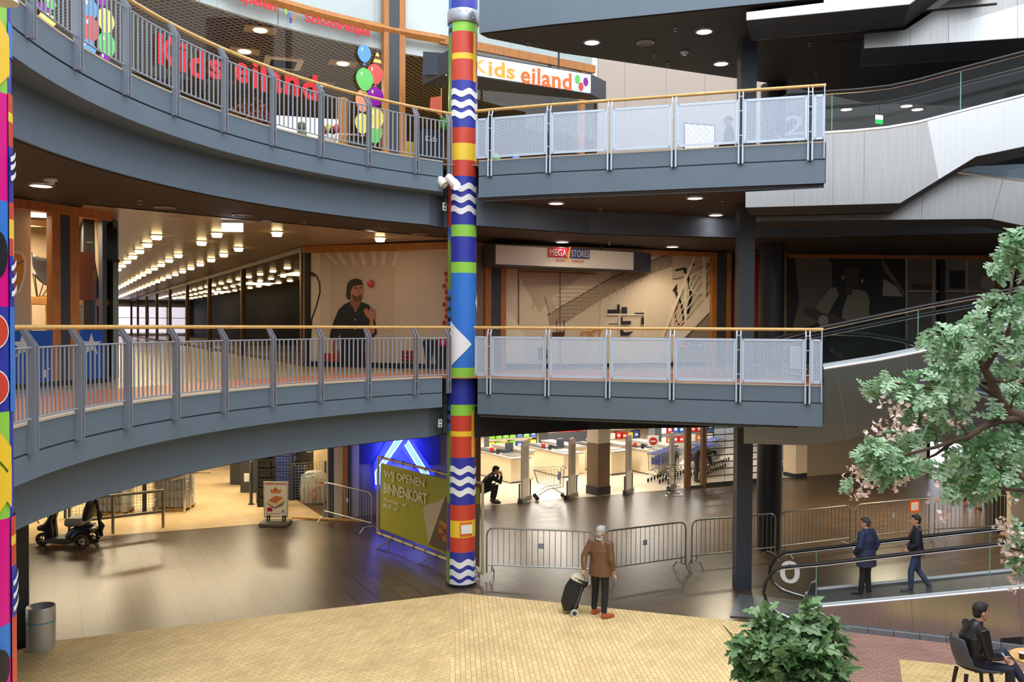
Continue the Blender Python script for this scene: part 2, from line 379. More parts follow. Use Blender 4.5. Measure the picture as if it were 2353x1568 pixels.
# third gallery: a wedge of slab over the right-hand side, its edge railing foot
wedge = EDGE_R + [rp(0, 2.65), rp(16, 2.65), (24, 25), (9.5, 23.6), (6.5, 21.8), (4.4, 20.9), (1.09, 19.45), (-.56, 18.45)]
struct(MB().prism(wedge, 11.68, 12.4).build('trim_11', M_paint))
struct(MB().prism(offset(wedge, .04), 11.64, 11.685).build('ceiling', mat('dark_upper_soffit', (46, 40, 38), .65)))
struct(MB().strip(EDGE_R, 11.65, 12.42, -.03).build('trim_12', M_paint))
struct(MB().strip([rp(.02, 2.62), rp(16, 2.62)], 11.62, 12.44, .02).build('trim_18', mat('dark_wall', (40, 38, 36), .6)))  # dark strip added over the slab's blue face to darken it like shade
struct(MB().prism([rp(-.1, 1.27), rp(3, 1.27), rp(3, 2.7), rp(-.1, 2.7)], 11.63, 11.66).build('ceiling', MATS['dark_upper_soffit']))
# ---------------------------------------------------------------- the corridor of the middle gallery
M_slat = bricks('slatted_ceiling', (170, 150, 124), (162, 142, 116), (64, 52, 40), 6.0, .14, .012, .35, R(62.2-90), 0, .1, .5, .05)
VW0, VW1 = .7, 5.93
cw = lambda w, u: uv(u, w)
struct(MB().prism([(-7.55, 15.35), (-5.1, 17.7), (-1.45, 21.05), (-5.5, 23.25), uv(86, VW1), uv(86, VW0-.3), uv(18.2, VW0-.3)], 7.682, 7.69).build('ceiling', M_slat))
M_dark = mat('dark_wall', (40, 38, 36), .6)
struct(MB().strip([uv(18.3, VW0), uv(86, VW0)], 4.5, 7.7, .2).build('wall_left', M_dark))
# end wall with the bright outside windows
wn = MB(); wn.box((*uv(84, 3.5), 6.1), (7.5, .2, 3.2), R(27.8)); struct(wn.build('wall_far', mat('far_wall', (120, 104, 80), .6)))
e = thing('window_1', None, None, (*uv(83.8, 3.5), 4.9)); struct(e)
sk = MB()
for k in range(3):
    a = uv(83.7, 1.3 + 1.6*k); b = uv(83.7, 2.75 + 1.6*k)
    sk.poly([(*a, 4.7), (*b, 4.7), (*b, 7.1), (*a, 7.1)])
sk.build('pane', emis('outside_daylight', (236, 226, 238), 1.6), e)
fr = MB()
for k in range(4): q = uv(83.6, 1.22 + 1.6*k); fr.box((*q, 5.9), (.1, .1, 2.6), R(27.8))
for z in (4.75, 5.4, 6.1, 7.1): fr.bar((*uv(83.6, 1.1), z), (*uv(83.6, 6), z), .05, .05)
fr.build('window_frame', M_black, e)
# glazed wall on the corridor's right: dark panes between brown mullions
e = thing('window_2', None, None, (*uv(22.5, VW1), 4.5)); struct(e)
us = [23.3] + [V(x, 750, uv(20, VW1), uv(80, VW1)).xy.dot(U) for x in (559, 482, 431, 391, 361, 337, 317, 302)] + [84]
for a, b in zip(us[:-1], us[1:]):
    q = MB(); q.slab([(*uv(a+.06, VW1), 4.58), (*uv(b-.06, VW1), 4.58), (*uv(b-.06, VW1), 7.55), (*uv(a+.06, VW1), 7.55)], (*(W*.02), 0)).build('pane', M_dglass, e)
for a in us: MB().box((*uv(a, VW1-.02), 6.08), (.12, .16, 3.16), R(27.8)).build('mullion', wood('dark_frame_wood', (110, 72, 40), .7, (6, 6, 1), .4), e)
MB().bar((*uv(23, VW1), 7.6), (*uv(84, VW1), 7.6), .14, .14).bar((*uv(23, VW1), 4.53), (*uv(84, VW1), 4.53), .1, .1).build('rail', wood('dark_frame_wood', (110, 72, 40)), e)
struct(MB().strip([uv(23, VW1+2.6), uv(84, VW1+2.6)], 4.5, 7.7, -.2).build('wall_right', M_dark))
# ---------------------------------------------------------------- shells behind and around the atrium
M_shell = mat('atrium_wall', (104, 104, 104), .7)
struct(MB().box((4, -9.5, 5.3), (40, .3, 10.6)).build('wall_back', mat('back_wall', (150, 148, 146), .7)))
struct(MB().box((24, 10, 7), (.3, 40, 14)).build('wall_right', M_shell))
struct(MB().box((-16.5, 2, 7), (.3, 24, 14)).build('wall_left', M_shell))
for z in (3.6, 8.2): struct(MB().prism([(-16, -9), (24, -9), (24, -2.5), (-16, -2.5)], z, z+.7).build('trim_13', M_paint))
for x in (-10, -2, 6, 14, 22): struct(MB().box((x, -3.2, 7), (.5, .5, 14)).build('trim_17', M_dkpost))
# ---------------------------------------------------------------- moving ramps
M_lit_steel = mat('lit_steel', (212, 212, 214), .42, metal=1, noise=.03, nscale=3, stretch=(9, 9, .4))  # lighter copy of the brushed steel; brighter sky reflection put into the colour
M_alu = mat('aluminium_trim', (205, 207, 212), .35, metal=.6)
M_under = mat('dark_underside', (58, 60, 66), .55)
M_belt = mat('black_belt', (20, 20, 22), .5)
M_frost = glass('frosted_marking', opacity=.5, ocol=(226, 232, 236))
M_gedge = mat('green_glass_edge', (120, 160, 150), .2)
M_seam = mat('seam_line', (140, 140, 142), .35, metal=.8)
def plan(w): return rp(0, w), rp(1, w)
def interp(path, x):
    for (x0, y0), (x1, y1) in zip(path[:-1], path[1:]):
        if x0 <= x <= x1: return y0 + (y1-y0)*(x-x0)/(x1-x0)
    return path[-1][1] if x > path[-1][0] else path[0][1]
def ramp(name, label, w, clad, seams, top, rail, loop, far_rail=None, far_loop=None, joints=(), width=1.25, deck=True, bright=None, floor_z=None):
    A, B = plan(w); P = lambda x, y: V(x, y, A, B); n3 = Vector((RN.x, RN.y, 0))
    base = P(*clad[0]); root = thing(name, label, 'moving walkway', (base.x, base.y, floor_z if floor_z is not None else min(P(*c).z for c in clad)))
    pts = [P(*c) for c in clad]
    if floor_z is not None: pts = [Vector((p.x, p.y, floor_z)) if c[1] > 9000 else p for p, c in zip(pts, clad)]
    m = MB(); m.slab([p + n3*.03 + Vector((0, 0, .004)) for p in pts], n3*(width-.06)); m.build('truss', M_under, root)
    m = MB(); m.use(M_steel); m.slab(pts, n3*.03); m.slab([p + n3*(width-.03) for p in pts], n3*.03)
    if bright: m.use(M_lit_steel); m.slab([P(*c) - n3*.004 for c in bright], n3*.005)
    m.use(M_seam)
    for a, b in seams: m.bar(P(*a) - n3*.002, P(*b) - n3*.002, .008, .012, up=n3)
    m.build('cladding', None, root)
    if top:
        tp = [P(*c) for c in top]
        for o in (.0, width-.06): MB().tube([a + n3*(o+.03) for a in tp], [(.042, .03)]*len(tp), 8).build('skirt_cap', M_alu, root)
        if deck:
            k = len(tp); z = Vector((0, 0, -.09)); m = MB(); m.add([a + n3*.08 + z for a in tp] + [a + n3*(width-.08) + z for a in tp], [(i, i+1, k+i+1, k+i) for i in range(k-1)]); m.build('belt', M_belt, root)
            for o in (.07, width-.08):
                m = MB(); m.add([a + n3*o - Vector((0, 0, .1)) for a in tp] + [a + n3*o + Vector((0, 0, .05)) for a in tp], [(i, i+1, k+i+1, k+i) for i in range(k-1)]); m.build('inner_skirt', mat('pale_inner_skirt', (226, 227, 230), .4), root)
    def side(rail, loop, ww, tp_off, nm):
        A2, B2 = plan(w + ww); Q = lambda x, y: V(x, y, A2, B2)
        line = [Q(*c) for c in list(reversed(loop)) + list(rail)]
        MB().tube(line, [(.04, .03)]*len(line), 8).build('handrail', M_rubber, root, smooth=40)
        MB().tube([p - Vector((0, 0, .042)) if i >= len(loop) else p.lerp(line[len(loop)], .03) for i, p in enumerate(line)], .016, 6).build('handrail_track', M_chrome, root, smooth=40)
        xs = [rail[0][0]] + [j for j in joints if rail[0][0] < j < rail[-1][0]] + [rail[-1][0]]
        lo = (lambda x: interp(top, x)) if tp_off is None else tp_off
        for k, (a, b) in enumerate(zip(xs[:-1], xs[1:])):
            n = 6; up = [Q(lerp(a, b, i/n), interp(rail, lerp(a, b, i/n))) - Vector((0, 0, .03)) for i in range(n+1)]
            dn = []
            for u in up:
                t = (Vector((u.x, u.y)) - RO).dot(RD); dn.append(Vector((u.x, u.y, ztop(t))))
            pg = up + list(reversed(dn))
            if k == 0: pg += [Q(*c) for c in reversed(loop)]
            MB().slab(pg, n3*.01).build('glass_panel', M_bglass, root)
            if k: MB().bar(up[0], dn[0], .012, .012).build('glass_joint', M_gedge, root)
    if top:
        tz = [((Vector((p.x, p.y)) - RO).dot(RD), p.z) for p in tp]
        ztop = lambda t: interp(tz, t)
        side(rail, loop, .03, None, 'near')
        if far_rail: side(far_rail, far_loop, width-.06, None, 'far')
    return root

R2 = ramp('moving_walkway', 'steel-clad moving walkway rising to the right from the upper gallery end', 0.0,
     [(1713, 441), (1893, 432), (1893, 307), (1960, 303), (2040, 295), (2110, 283), (2180, 265), (2353, 222), (2440, 201), (2440, 318), (2353, 337), (2243, 360), (2068, 467), (1713, 477)],
     [((1915, 308), (1914, 470)), ((1986, 302), (1985, 468)), ((1825, 440), (1825, 474))],
     [(1893, 306), (1960, 302), (2040, 294), (2110, 282), (2180, 264), (2353, 220), (2440, 199)],
     [(1815, 217), (1901, 211), (1975, 206), (2045, 198), (2110, 184), (2180, 165), (2353, 120), (2440, 98)],
     [(1785, 230), (1768, 255), (1768, 290), (1782, 315), (1802, 328)],
     [(1858, 250), (1901, 246), (1975, 241), (2040, 234), (2110, 219), (2180, 200), (2353, 156), (2440, 135)],
     [(1832, 262), (1815, 283), (1815, 308), (1832, 328), (1850, 334)], joints=(1912, 2208), width=1.25,
     bright=[(2131, 278), (2180, 266), (2353, 223), (2440, 202), (2440, 317), (2353, 336), (2243, 359), (2157, 412)])
R1 = ramp('moving_walkway', 'moving walkway with glass sides rising to the right behind the tree', 0.0,
     [(1709, 960), (1880, 970), (1893, 972), (1893, 850), (2170, 800), (2353, 748), (2450, 726), (2450, 838), (2353, 858), (2130, 905), (1958, 1009), (1855, 1024), (1709, 1020)],
     [((1920, 850), (1950, 1010)), ((2080, 826), (2100, 925)), ((1760, 965), (1760, 1020))],
     [(1893, 848), (2020, 828), (2170, 798), (2353, 745), (2450, 722)],
     [(1790, 776), (1848, 761), (1893, 752), (2120, 704), (2353, 660), (2450, 641)],
     [(1768, 790), (1760, 810), (1770, 835), (1800, 856), (1845, 868)],
     [(1818, 785), (1850, 775), (1893, 768), (2120, 722), (2353, 680), (2450, 662)],
     [(1800, 797), (1794, 812), (1805, 832), (1830, 848), (1855, 852)], joints=(2110,), width=1.25)
R0 = ramp('moving_walkway', 'ground floor moving walkway with two people riding and a marked glass end', 0.0,
     [(1850, 1408), (1876, 1397), (2100, 1377), (2353, 1353), (2450, 1344), (2450, 9999), (1843, 9999)],
     [((2093, 1378), (2100, 1462)), ((2340, 1355), (2352, 1490))],
     [(1850, 1407), (1876, 1396), (2100, 1376), (2353, 1352), (2450, 1343)],
     [(1795, 1304), (1900, 1294), (2008, 1281), (2317, 1246), (2450, 1230)],
     [(1775, 1316), (1760, 1338), (1755, 1362), (1763, 1388), (1785, 1410), (1815, 1424), (1842, 1433)],
     [(1804, 1270), (1954, 1253), (2130, 1232), (2353, 1207), (2450, 1196)],
     [(1783, 1281), (1770, 1303), (1768, 1320), (1776, 1340), (1796, 1357), (1822, 1366), (1850, 1374)], joints=(1876, 2275), width=1.2, floor_z=0.006)
# dark entry cap, landing plate and the stone plinth of the ground floor walkway
m = MB(); a, b = V(1842, 1410, *plan(.03)), V(1878, 1395, *plan(.03)); n3 = Vector((RN.x, RN.y, 0))
m.slab([Vector((a.x, a.y, .02)), Vector((b.x, b.y, .02)), b + Vector((0, 0, .05)), a.lerp(b, .6) + Vector((0, 0, .08))], n3*.16)
m.build('entry_cap', mat('dark_plastic', (52, 54, 56), .4), R0); m = MB(); m.slab([Vector((a.x, a.y, .02)) + n3*1.0, Vector((b.x, b.y, .02)) + n3*1.0, b + Vector((0, 0, .2)) + n3, a.lerp(b, .6) + Vector((0, 0, .2)) + n3], n3*.16)
m.build('entry_cap', mat('dark_plastic', (52, 54, 56), .4), R0)
m = MB(); q = [G(x, y) for x, y in ((1697, 1368), (1845, 1384), (1842, 1427), (1677, 1419))]; m.slab([(p.x, p.y, .008) for p in q], (0, 0, .018))
tag(m.build('landing_plate', mat('grey_landing_metal', (118, 122, 126), .45, metal=.5, noise=.08)), 'grey metal landing plate before the ground floor moving walkway', 'floor plate')
m = MB(); q0, q1 = G(1880, 1444), G(2440, 1507); d = (q1-q0).normalized()
for i in range(16): m.bar(q0 + d*(.43*i) + Vector((0, 0, .05)), q0 + d*(.43*i+.42) + Vector((0, 0, .05)), .09, .1)
struct(m.build('baseboard_right', mat('grey_stone', (112, 114, 118), .5, noise=.1)))
A_, B_ = plan(-.006); q = [V(x, y, A_, B_) for x, y in ((2299, 1468), (2420, 1459), (2420, 1482), (2299, 1485))]; MB().slab(q, (RN.x*.004, RN.y*.004, 0)).build('service_opening', M_black, R0)  # flat black plate; the darkness inside the opening is painted
def marking(txt, px, py, wpx, hpx, w, root, nm='floor_number'):
    A, B = plan(w); a = V(px - wpx/2, py, A, B); b = V(px + wpx/2, py, A, B); c = V(px, py - hpx/2, A, B); e = V(px, py + hpx/2, A, B)
    m = MB(); add_text(m, txt, (c+e)/2 - Vector((RN.x, RN.y, 0))*.008, Vector((RD.x, RD.y, 0)), (0, 0, 1), 1, M_frost, .004, .01, fit=((b-a).length, (c-e).length)); m.build(nm, None, root)
marking('0', 1815, 1315, 46, 52, .03, R0); marking('1', 1828, 822, 26, 52, .03, R1); marking('2', 1826, 288, 44, 46, .03, R2)
ramp('moving_walkway', 'steel moving walkway sloping down to the right under the upper gallery walkway', 1.4,
     [(1738, 470), (2000, 400), (2100, 386), (2215, 399), (2353, 418), (2450, 436), (2450, 545), (2353, 519), (2275, 503), (1738, 508)],
     [((2120, 440), (2118, 504)), ((2305, 412), (2280, 504))],
     [(2100, 385), (2215, 398), (2353, 416), (2450, 434)], [(2060, 300), (2215, 306), (2353, 330), (2450, 352)], [(2050, 320), (2052, 360)], width=1.25)
ramp('moving_walkway', 'steel moving walkway sloping down to the right behind the flowering tree', 1.4,
     [(1900, 850), (2060, 862), (2353, 936), (2450, 962), (2450, 1112), (2353, 1086), (2200, 1020), (1975, 1003), (1900, 1000)],
     [((2170, 900), (2172, 1012))],
     [(1990, 850), (2060, 861), (2353, 935), (2450, 961)], [(1914, 765), (1989, 768), (2060, 779), (2124, 796), (2353, 852), (2450, 877)], [(1880, 772), (1862, 790), (1870, 830)], width=1.25)
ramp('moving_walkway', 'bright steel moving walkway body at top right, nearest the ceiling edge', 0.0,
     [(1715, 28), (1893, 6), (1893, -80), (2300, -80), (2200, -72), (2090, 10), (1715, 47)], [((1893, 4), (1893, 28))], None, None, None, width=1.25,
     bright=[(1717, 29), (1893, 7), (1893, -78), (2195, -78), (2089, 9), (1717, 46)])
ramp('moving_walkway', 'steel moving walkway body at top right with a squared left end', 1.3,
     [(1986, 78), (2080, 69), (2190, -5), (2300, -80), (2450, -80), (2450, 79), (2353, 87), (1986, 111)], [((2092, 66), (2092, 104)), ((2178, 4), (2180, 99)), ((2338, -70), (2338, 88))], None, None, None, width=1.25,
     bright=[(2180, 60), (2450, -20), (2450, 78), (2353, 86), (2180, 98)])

# ---------------------------------------------------------------- balustrades
POSTA = [125.5, 130.4] + [130.4 + 7.04*k for k in range(1, 13)]
def tang(a): return Vector((-math.sin(R(a)), math.cos(R(a)), 0))
def rad(a): return Vector((math.cos(R(a)), math.sin(R(a)), 0))
def apt(r, a, z): q = arc(r, a); return Vector((*q, z))
def balustrade_left(z, label):
    root = thing('balustrade', label, 'railing', apt(RA-.05, 160, z))
    MB().tube([apt(RA+.05, lerp(124.9, 216, i/70), z+1.05) for i in range(71)], .03, 10).build('handrail', M_hand, root, smooth=50)
    for a in POSTA:
        m = MB(); t, r = tang(a), rad(a)
        for s in (-1, 1):
            o = t*(.027*s); p = lambda dr, dz: apt(RA, a, z+dz) + r*dr + o
            m.slab([p(-.03, -.33), p(-.12, -.33), p(-.12, .86), p(-.0, 1.03), p(.055, 1.03), p(-.035, .86)], t*(.012*s))
        for dz in (-.05, -.27): m.bar(apt(RA-.075, a, z+dz) - t*.034, apt(RA-.075, a, z+dz) + t*.034, .02, .02)
        m.build('post', M_rail, root)
    for a, b in zip(POSTA[:-1], POSTA[1:]):
        m = MB(); ga = .05/RA*57.3; a += ga; b -= ga; n = 4
        for dz in (.83, .06):
            m.tube([apt(RA-.075, lerp(a, b, i/n), z+dz) for i in range(n+1)], .0125, 6)
        k = max(3, round((b-a)*RA/57.3/.102))
        for i in range(1, k):
            q = lerp(a, b, i/k); m.bar(apt(RA-.075, q, z+.06), apt(RA-.075, q, z+.83), .012, .028, up=tang(q))
        m.build('bar_panel', M_rail, root)
    return root
balustrade_left(4.5, 'curved grey bar balustrade of the middle gallery, wooden handrail, left of the striped column')
balustrade_left(9.0, 'curved grey bar balustrade of the upper gallery in front of the toy shop')

def perforated():
    m = bpy.data.materials.new('perforated_sheet'); m.use_nodes = True; nt = m.node_tree; N = nt.nodes.new; L = nt.links.new; b = nt.nodes['Principled BSDF']; out = nt.nodes['Material Output']
    b.inputs['Base Color'].default_value = rgb(196, 208, 226); b.inputs['Roughness'].default_value = .45; b.inputs['Metallic'].default_value = .1
    geo = N('ShaderNodeNewGeometry'); mp = N('ShaderNodeMapping'); mp.inputs['Rotation'].default_value = (0, 0, R(17)); L(geo.outputs['Position'], mp.inputs[0])
    sp = N('ShaderNodeSeparateXYZ'); L(mp.outputs[0], sp.inputs[0]); cs = []
    for o in (0, 2):
        k = N('ShaderNodeMath'); k.operation = 'MULTIPLY'; k.inputs[1].default_value = 2*pi/.017; L(sp.outputs[o], k.inputs[0])
        c = N('ShaderNodeMath'); c.operation = 'COSINE'; L(k.outputs[0], c.inputs[0]); cs.append(c)
    ad = N('ShaderNodeMath'); L(cs[0].outputs[0], ad.inputs[0]); L(cs[1].outputs[0], ad.inputs[1])
    gt = N('ShaderNodeMath'); gt.operation = 'GREATER_THAN'; gt.inputs[1].default_value = .3; L(ad.outputs[0], gt.inputs[0])
    tr = N('ShaderNodeBsdfTransparent'); mx = N('ShaderNodeMixShader'); L(gt.outputs[0], mx.inputs[0]); L(b.outputs[0], mx.inputs[1]); L(tr.outputs[0], mx.inputs[2]); L(mx.outputs[0], out.inputs[0])
    return m
M_perf = perforated()
def edge_hit(px, off=0):
    d = ray(px, 750); best = None; E = offset(EDGE_R, off)
    E = [(E[0][0]-1, E[0][1]+.45)] + E + [(E[-1][0]+1, E[-1][1]-.33)]
    for a, b in zip(E[:-1], E[1:]):
        den = d.x*(b[1]-a[1]) - d.y*(b[0]-a[0])
        if abs(den) < 1e-9: continue
        s = (d.y*a[0] - d.x*a[1])/den
        if -1e-6 <= s <= 1+1e-6: q = (a[0]+(b[0]-a[0])*s, a[1]+(b[1]-a[1])*s); best = Vector((*q, 0))
    return best
PPX = [1124, 1258, 1398, 1545, 1698, 1857]
def balustrade_right(z, label):
    root = thing('balustrade', label, 'railing', (2.8, 17, z)); Z = Vector((0, 0, 1))
    pp = [edge_hit(1094, -.07)] + [edge_hit(x, -.07) for x in PPX] + [edge_hit(1889, -.07)]
    hp = [edge_hit(x, 0) for x in [1090] + PPX + [1892]]
    MB().tube([p + Z*(z+1.05) for p in hp], .032, 10).build('handrail', M_hand, root, smooth=50)
    for i in range(1, 7):
        p = pp[i]; d = (pp[i+1]-pp[i-1]).normalized(); m = MB(); n = Vector((-d.y, d.x, 0))
        for s in (-1, 1):
            q = p + d*(.037*s); m.bar(q + Z*(z-.33), q + Z*(z+.9), .022, .03, up=n); m.bar(q + Z*(z+.9), q + n*.06 + Z*(z+1.03), .018, .022, up=n)
            m.bar(q - n*.012 + Z*(z-.33), q - n*.012 + Z*(z-.02), .03, .012, up=n)
        for dz in (.93, .66, .2): m.bar(p - d*.04 + Z*(z+dz), p + d*.04 + Z*(z+dz), .014, .014)
        m.use(M_rail2); m.build('post', None, root)
        MB().bar(p + n*.02 + Z*(z-.34), p + n*.02 + Z*(z), .05, .03, up=n).build('post_bracket', M_black, root)
    e = pp[-1]; d = (pp[-1]-pp[-2]).normalized(); n = Vector((-d.y, d.x, 0))
    MB().bar(e + n*.05 + Z*(z-.3), e + n*.05 + Z*(z+1.03), .016, .14, up=n).build('end_post', M_rail2, root)
    for i in range(7):
        a, b = pp[i], pp[i+1]; d = (b-a).normalized(); n = Vector((-d.y, d.x, 0)); gp = .075
        a = a + d*(gp if i else .0); b = b - d*(gp if i < 6 else .01); m = MB(); up = .85; lo = .07; h = .045
        for p, q, zz in ((a, b, up), (a, b, lo)): m.bar(p + Z*(z+zz), q + Z*(z+zz), .014, h, up=Z)
        for p in (a, b): m.bar(p + Z*(z+lo-h/2), p + Z*(z+up+h/2), h, .014, up=n)
        f = m.build('mesh_panel', M_rail2, root)
        MB().poly([a + Z*(z+lo), b + Z*(z+lo), b + Z*(z+up), a + Z*(z+up)]).build('perforated_sheet', M_perf, f)
    return root
balustrade_right(4.5, 'straight middle gallery balustrade with pale perforated panels, right of the striped column')
balustrade_right(9.0, 'straight upper gallery balustrade with pale perforated panels and wooden handrail')
# ---------------------------------------------------------------- painted columns
def painted_column(name, label, cx, cy, r, z0, z1, ywork, th0, bands):
    """bands: (kind, z_low, z_high, theta_from, theta_to, material) on a round shaft; theta 0 faces the camera"""
    root = thing(name, label, 'column', (cx, cy, z0))
    base = math.atan2(-cy, -cx) + th0
    m = MB(); m.use(mat('column_blue', (48, 58, 160), .35))
    m.lathe((cx, cy, z0), [(r, 0), (r, z1-z0)], 64)
    for k, (kind, a, b, t0, t1, mt) in enumerate(bands):
        m.use(mt); rr = r + .0012 + (.0008 if len(bands) < 60 else .00022)*k; n = max(3, int((t1-t0)/5)); vs = []; fs = []
        if kind == 'tri':      # arrowhead pointing along theta
            for i in range(n+1):
                t = i/n; th = base + R(lerp(t0, t1, t)); h = (b-a)/2*(1-t); zc = (a+b)/2
                vs += [(cx + rr*math.cos(th), cy + rr*math.sin(th), zc-h), (cx + rr*math.cos(th), cy + rr*math.sin(th), zc+h)]
        elif kind == 'wave':
            n = 40
            for i in range(n+1):
                d = lerp(t0, t1, i/n); th = base + R(d); w = .036*math.cos(R(d)*5.6 - 2.54)
                vs += [(cx + rr*math.cos(th), cy + rr*math.sin(th), a+w), (cx + rr*math.cos(th), cy + rr*math.sin(th), b+w)]
        elif kind == 'disc':
            zc = (a+b)/2; tc = (t0+t1)/2; n = 24; vs.append((cx + rr*math.cos(base+R(tc)), cy + rr*math.sin(base+R(tc)), zc))
            for q in (.2, .4, .6, .8, 1):
                for i in range(n): th = base + R(tc + q*(t1-t0)/2*math.cos(2*pi*i/n)); vs.append((cx + rr*math.cos(th), cy + rr*math.sin(th), zc + q*(b-a)/2*math.sin(2*pi*i/n)))
            fs = [(0, 1+i, 1+(i+1) % n) for i in range(n)] + [(1+j*n+i, 1+j*n+n+i, 1+j*n+n+(i+1) % n, 1+j*n+(i+1) % n) for j in range(4) for i in range(n)]
        elif kind == 'diag':   # slanting stripe
            n = 14
            for i in range(n+1):
                d = lerp(t0, t1, i/n); th = base + R(d); zc = lerp(a, b, i/n); vs += [(cx + rr*math.cos(th), cy + rr*math.sin(th), zc-.13), (cx + rr*math.cos(th), cy + rr*math.sin(th), zc+.13)]
        else:
            for i in range(n+1):
                th = base + R(lerp(t0, t1, i/n)); vs += [(cx + rr*math.cos(th), cy + rr*math.sin(th), a), (cx + rr*math.cos(th), cy + rr*math.sin(th), b)]
        if not fs: fs = [(2*i, 2*i+2, 2*i+3, 2*i+1) for i in range(len(vs)//2-1)]
        m.add(vs, fs)
    m.build('wrap', None, root, smooth=40, recalc=False)
    return root, base
cR, cG, cY, cB, cW, cL, cM, cK, cG2, cO = [mat('column_'+n, c, .35) for n, c in (('red', (200, 66, 48)), ('green', (140, 200, 72)), ('yellow', (236, 196, 52)), ('navy', (48, 56, 158)), ('white', (232, 232, 236)), ('sky_blue', (52, 116, 204)), ('magenta', (214, 0, 132)), ('black', (28, 28, 34)), ('leaf_green', (96, 150, 44)), ('orange', (226, 110, 40)))]
KX, KY, KR = -1.075, 18.72, .305
zz = lambda y: D(1062, y, KY-KR).z
F0, F1 = -50, 78
bd = []
def band(y0, y1, m, t0=F0, t1=F1): bd.append(('flat', zz(y1), zz(y0), t0, t1, m))
for y0, y1, m in ((-40, 18, cB), (44, 70, cG), (70, 120, cR), (120, 134, cY), (134, 183, cR), (183, 292, cB), (292, 328, cR), (328, 367, cY), (367, 404, cR), (404, 516, cB), (516, 543, cG), (543, 602, cB), (602, 627, cG), (627, 846, cL), (846, 871, cG), (871, 931, cB), (931, 956, cG), (956, 992, cR), (992, 1004, cY), (1004, 1053, cR), (1053, 1162, cB), (1162, 1198, cR), (1198, 1237, cY), (1237, 1271, cR), (1271, 1352, cB)): band(y0, y1, m)
for y0, y1, m in ((-40, 75, cL), (75, 297, cG2), (297, 367, cL), (367, 395, cB), (395, 520, cR), (520, 553, cL), (553, 665, cG2), (665, 780, cL), (780, 935, cB), (935, 992, cL), (992, 1160, cG2), (1160, 1270, cB), (1270, 1352, cG2)): band(y0, y1, m, -128, F0)
for y in (682, 706, 730, 756, 945, 966, 20, 40, 60): band(y, y+9, cK, -128, F0)
for y0, y1 in ((72, 185), (945, 1053)): band(y0, y1, cY, 42, 58)
for yc in (212, 238, 262, 430, 456, 482, 1082, 1107, 1132, 1297, 1321, 1344): bd.append(('wave', zz(yc+7), zz(yc-7), F0, F1, cW))
bd.append(('tri', zz(845), zz(738), F0, 40, cW)); bd.append(('tri', zz(720), zz(670), 84, 60, cW))
band(1201, 1234, cO, -5, 45)
root, base = painted_column('painted_column', 'tall round column in the middle, wrapped in bright stripes and white waves', KX, KY, KR, 0, 14, None, .0, bd)
MB().lathe((KX, KY, 0), [(KR+.03, 0), (KR+.03, .07)], 40).build('base_ring', M_black, root, smooth=40)
m = MB(); m.lathe((KX, KY, zz(47)), [(KR+.03, 0), (KR+.035, .01), (KR+.035, .26), (KR+.03, .27)], 40)
for k in range(8):
    for dz in (.07, .2): th = base + R(-60 + 24*k); m.ball((KX + (KR+.038)*math.cos(th), KY + (KR+.038)*math.sin(th), zz(47)+dz), .014, 6, 4)
m.build('steel_collar', mat('collar_steel', (170, 172, 180), .35, metal=.7), root, smooth=40)
m = MB(); th = base + R(20); p = Vector((KX + (KR+.024)*math.cos(th), KY + (KR+.024)*math.sin(th), zz(1217))); m.use(M_white); m.box(p, (.008, .25, .19), th)
m.build('paper_notice', None, root)
# the nearer column at the left picture edge
LX, LY, LR = -4.94, 8.0, .305
zl = lambda y: D(12, y, LY-.1).z
bl2 = []
def lb(kind, y0, y1, m, t0=0, t1=82): bl2.append((kind, zl(y1), zl(y0), t0, t1, m))
for y0, y1, m in ((-80, 210, cG), (210, 460, cM), (460, 580, cL), (580, 705, cM), (705, 948, cB), (948, 1195, cG), (1195, 1440, cM), (1440, 1522, cL), (1522, 1800, cM)): lb('flat', y0, y1, m, -40, 60)
for y0, y1, m in ((40, 120, cL), (205, 250, cR), (250, 272, cY), (272, 330, cR), (330, 460, cB), (460, 500, cR), (500, 545, cY), (545, 585, cR), (585, 705, cB), (705, 950, cL), (1195, 1240, cR), (1240, 1262, cY), (1262, 1310, cR), (1310, 1430, cB), (1430, 1600, cR)): lb('flat', y0, y1, m, 60, 110)
for y0 in (60, 30, 985, 1060): lb('diag', y0+80, y0, cY, 10, 60)
for y0 in (130, 1105): lb('diag', y0, y0+75, cY, 10, 60)
for yc in (762, 890): lb('disc', yc-46, yc+46, cW, -22, 54); lb('disc', yc-43, yc+43, cR, -20, 52)
lb('disc', 530, 640, cK, 10, 52); lb('disc', 1490, 1580, cK, 10, 52)
for yc in (345, 365, 390, 600, 630, 660, 1335, 1365, 1395): lb('wave', yc, yc+12, cW, 60, 105)
# theta measured so that the visible sliver (its right flank) lies near +60 degrees
painted_column('painted_column', 'colourful round column cropped at the left edge, magenta, green and blue bands', LX, LY, LR, 0, 14, None, 0, bl2)
r = thing('wall_lamp', 'white round lamp at the top of the left striped column', 'lamp', (LX+.2, LY-.35, 9.0))
q = D(2, 5, 7.55); MB().lathe(q, [(.05, .12), (.1, .1), (.14, .0), (.0, -.02)], 20).build('lamp_shade', M_white, r, smooth=50)
MB().bar(q + Vector((-.1, .1, .1)), q + Vector((0, 0, .1)), .03, .03).build('arm', M_white, r)

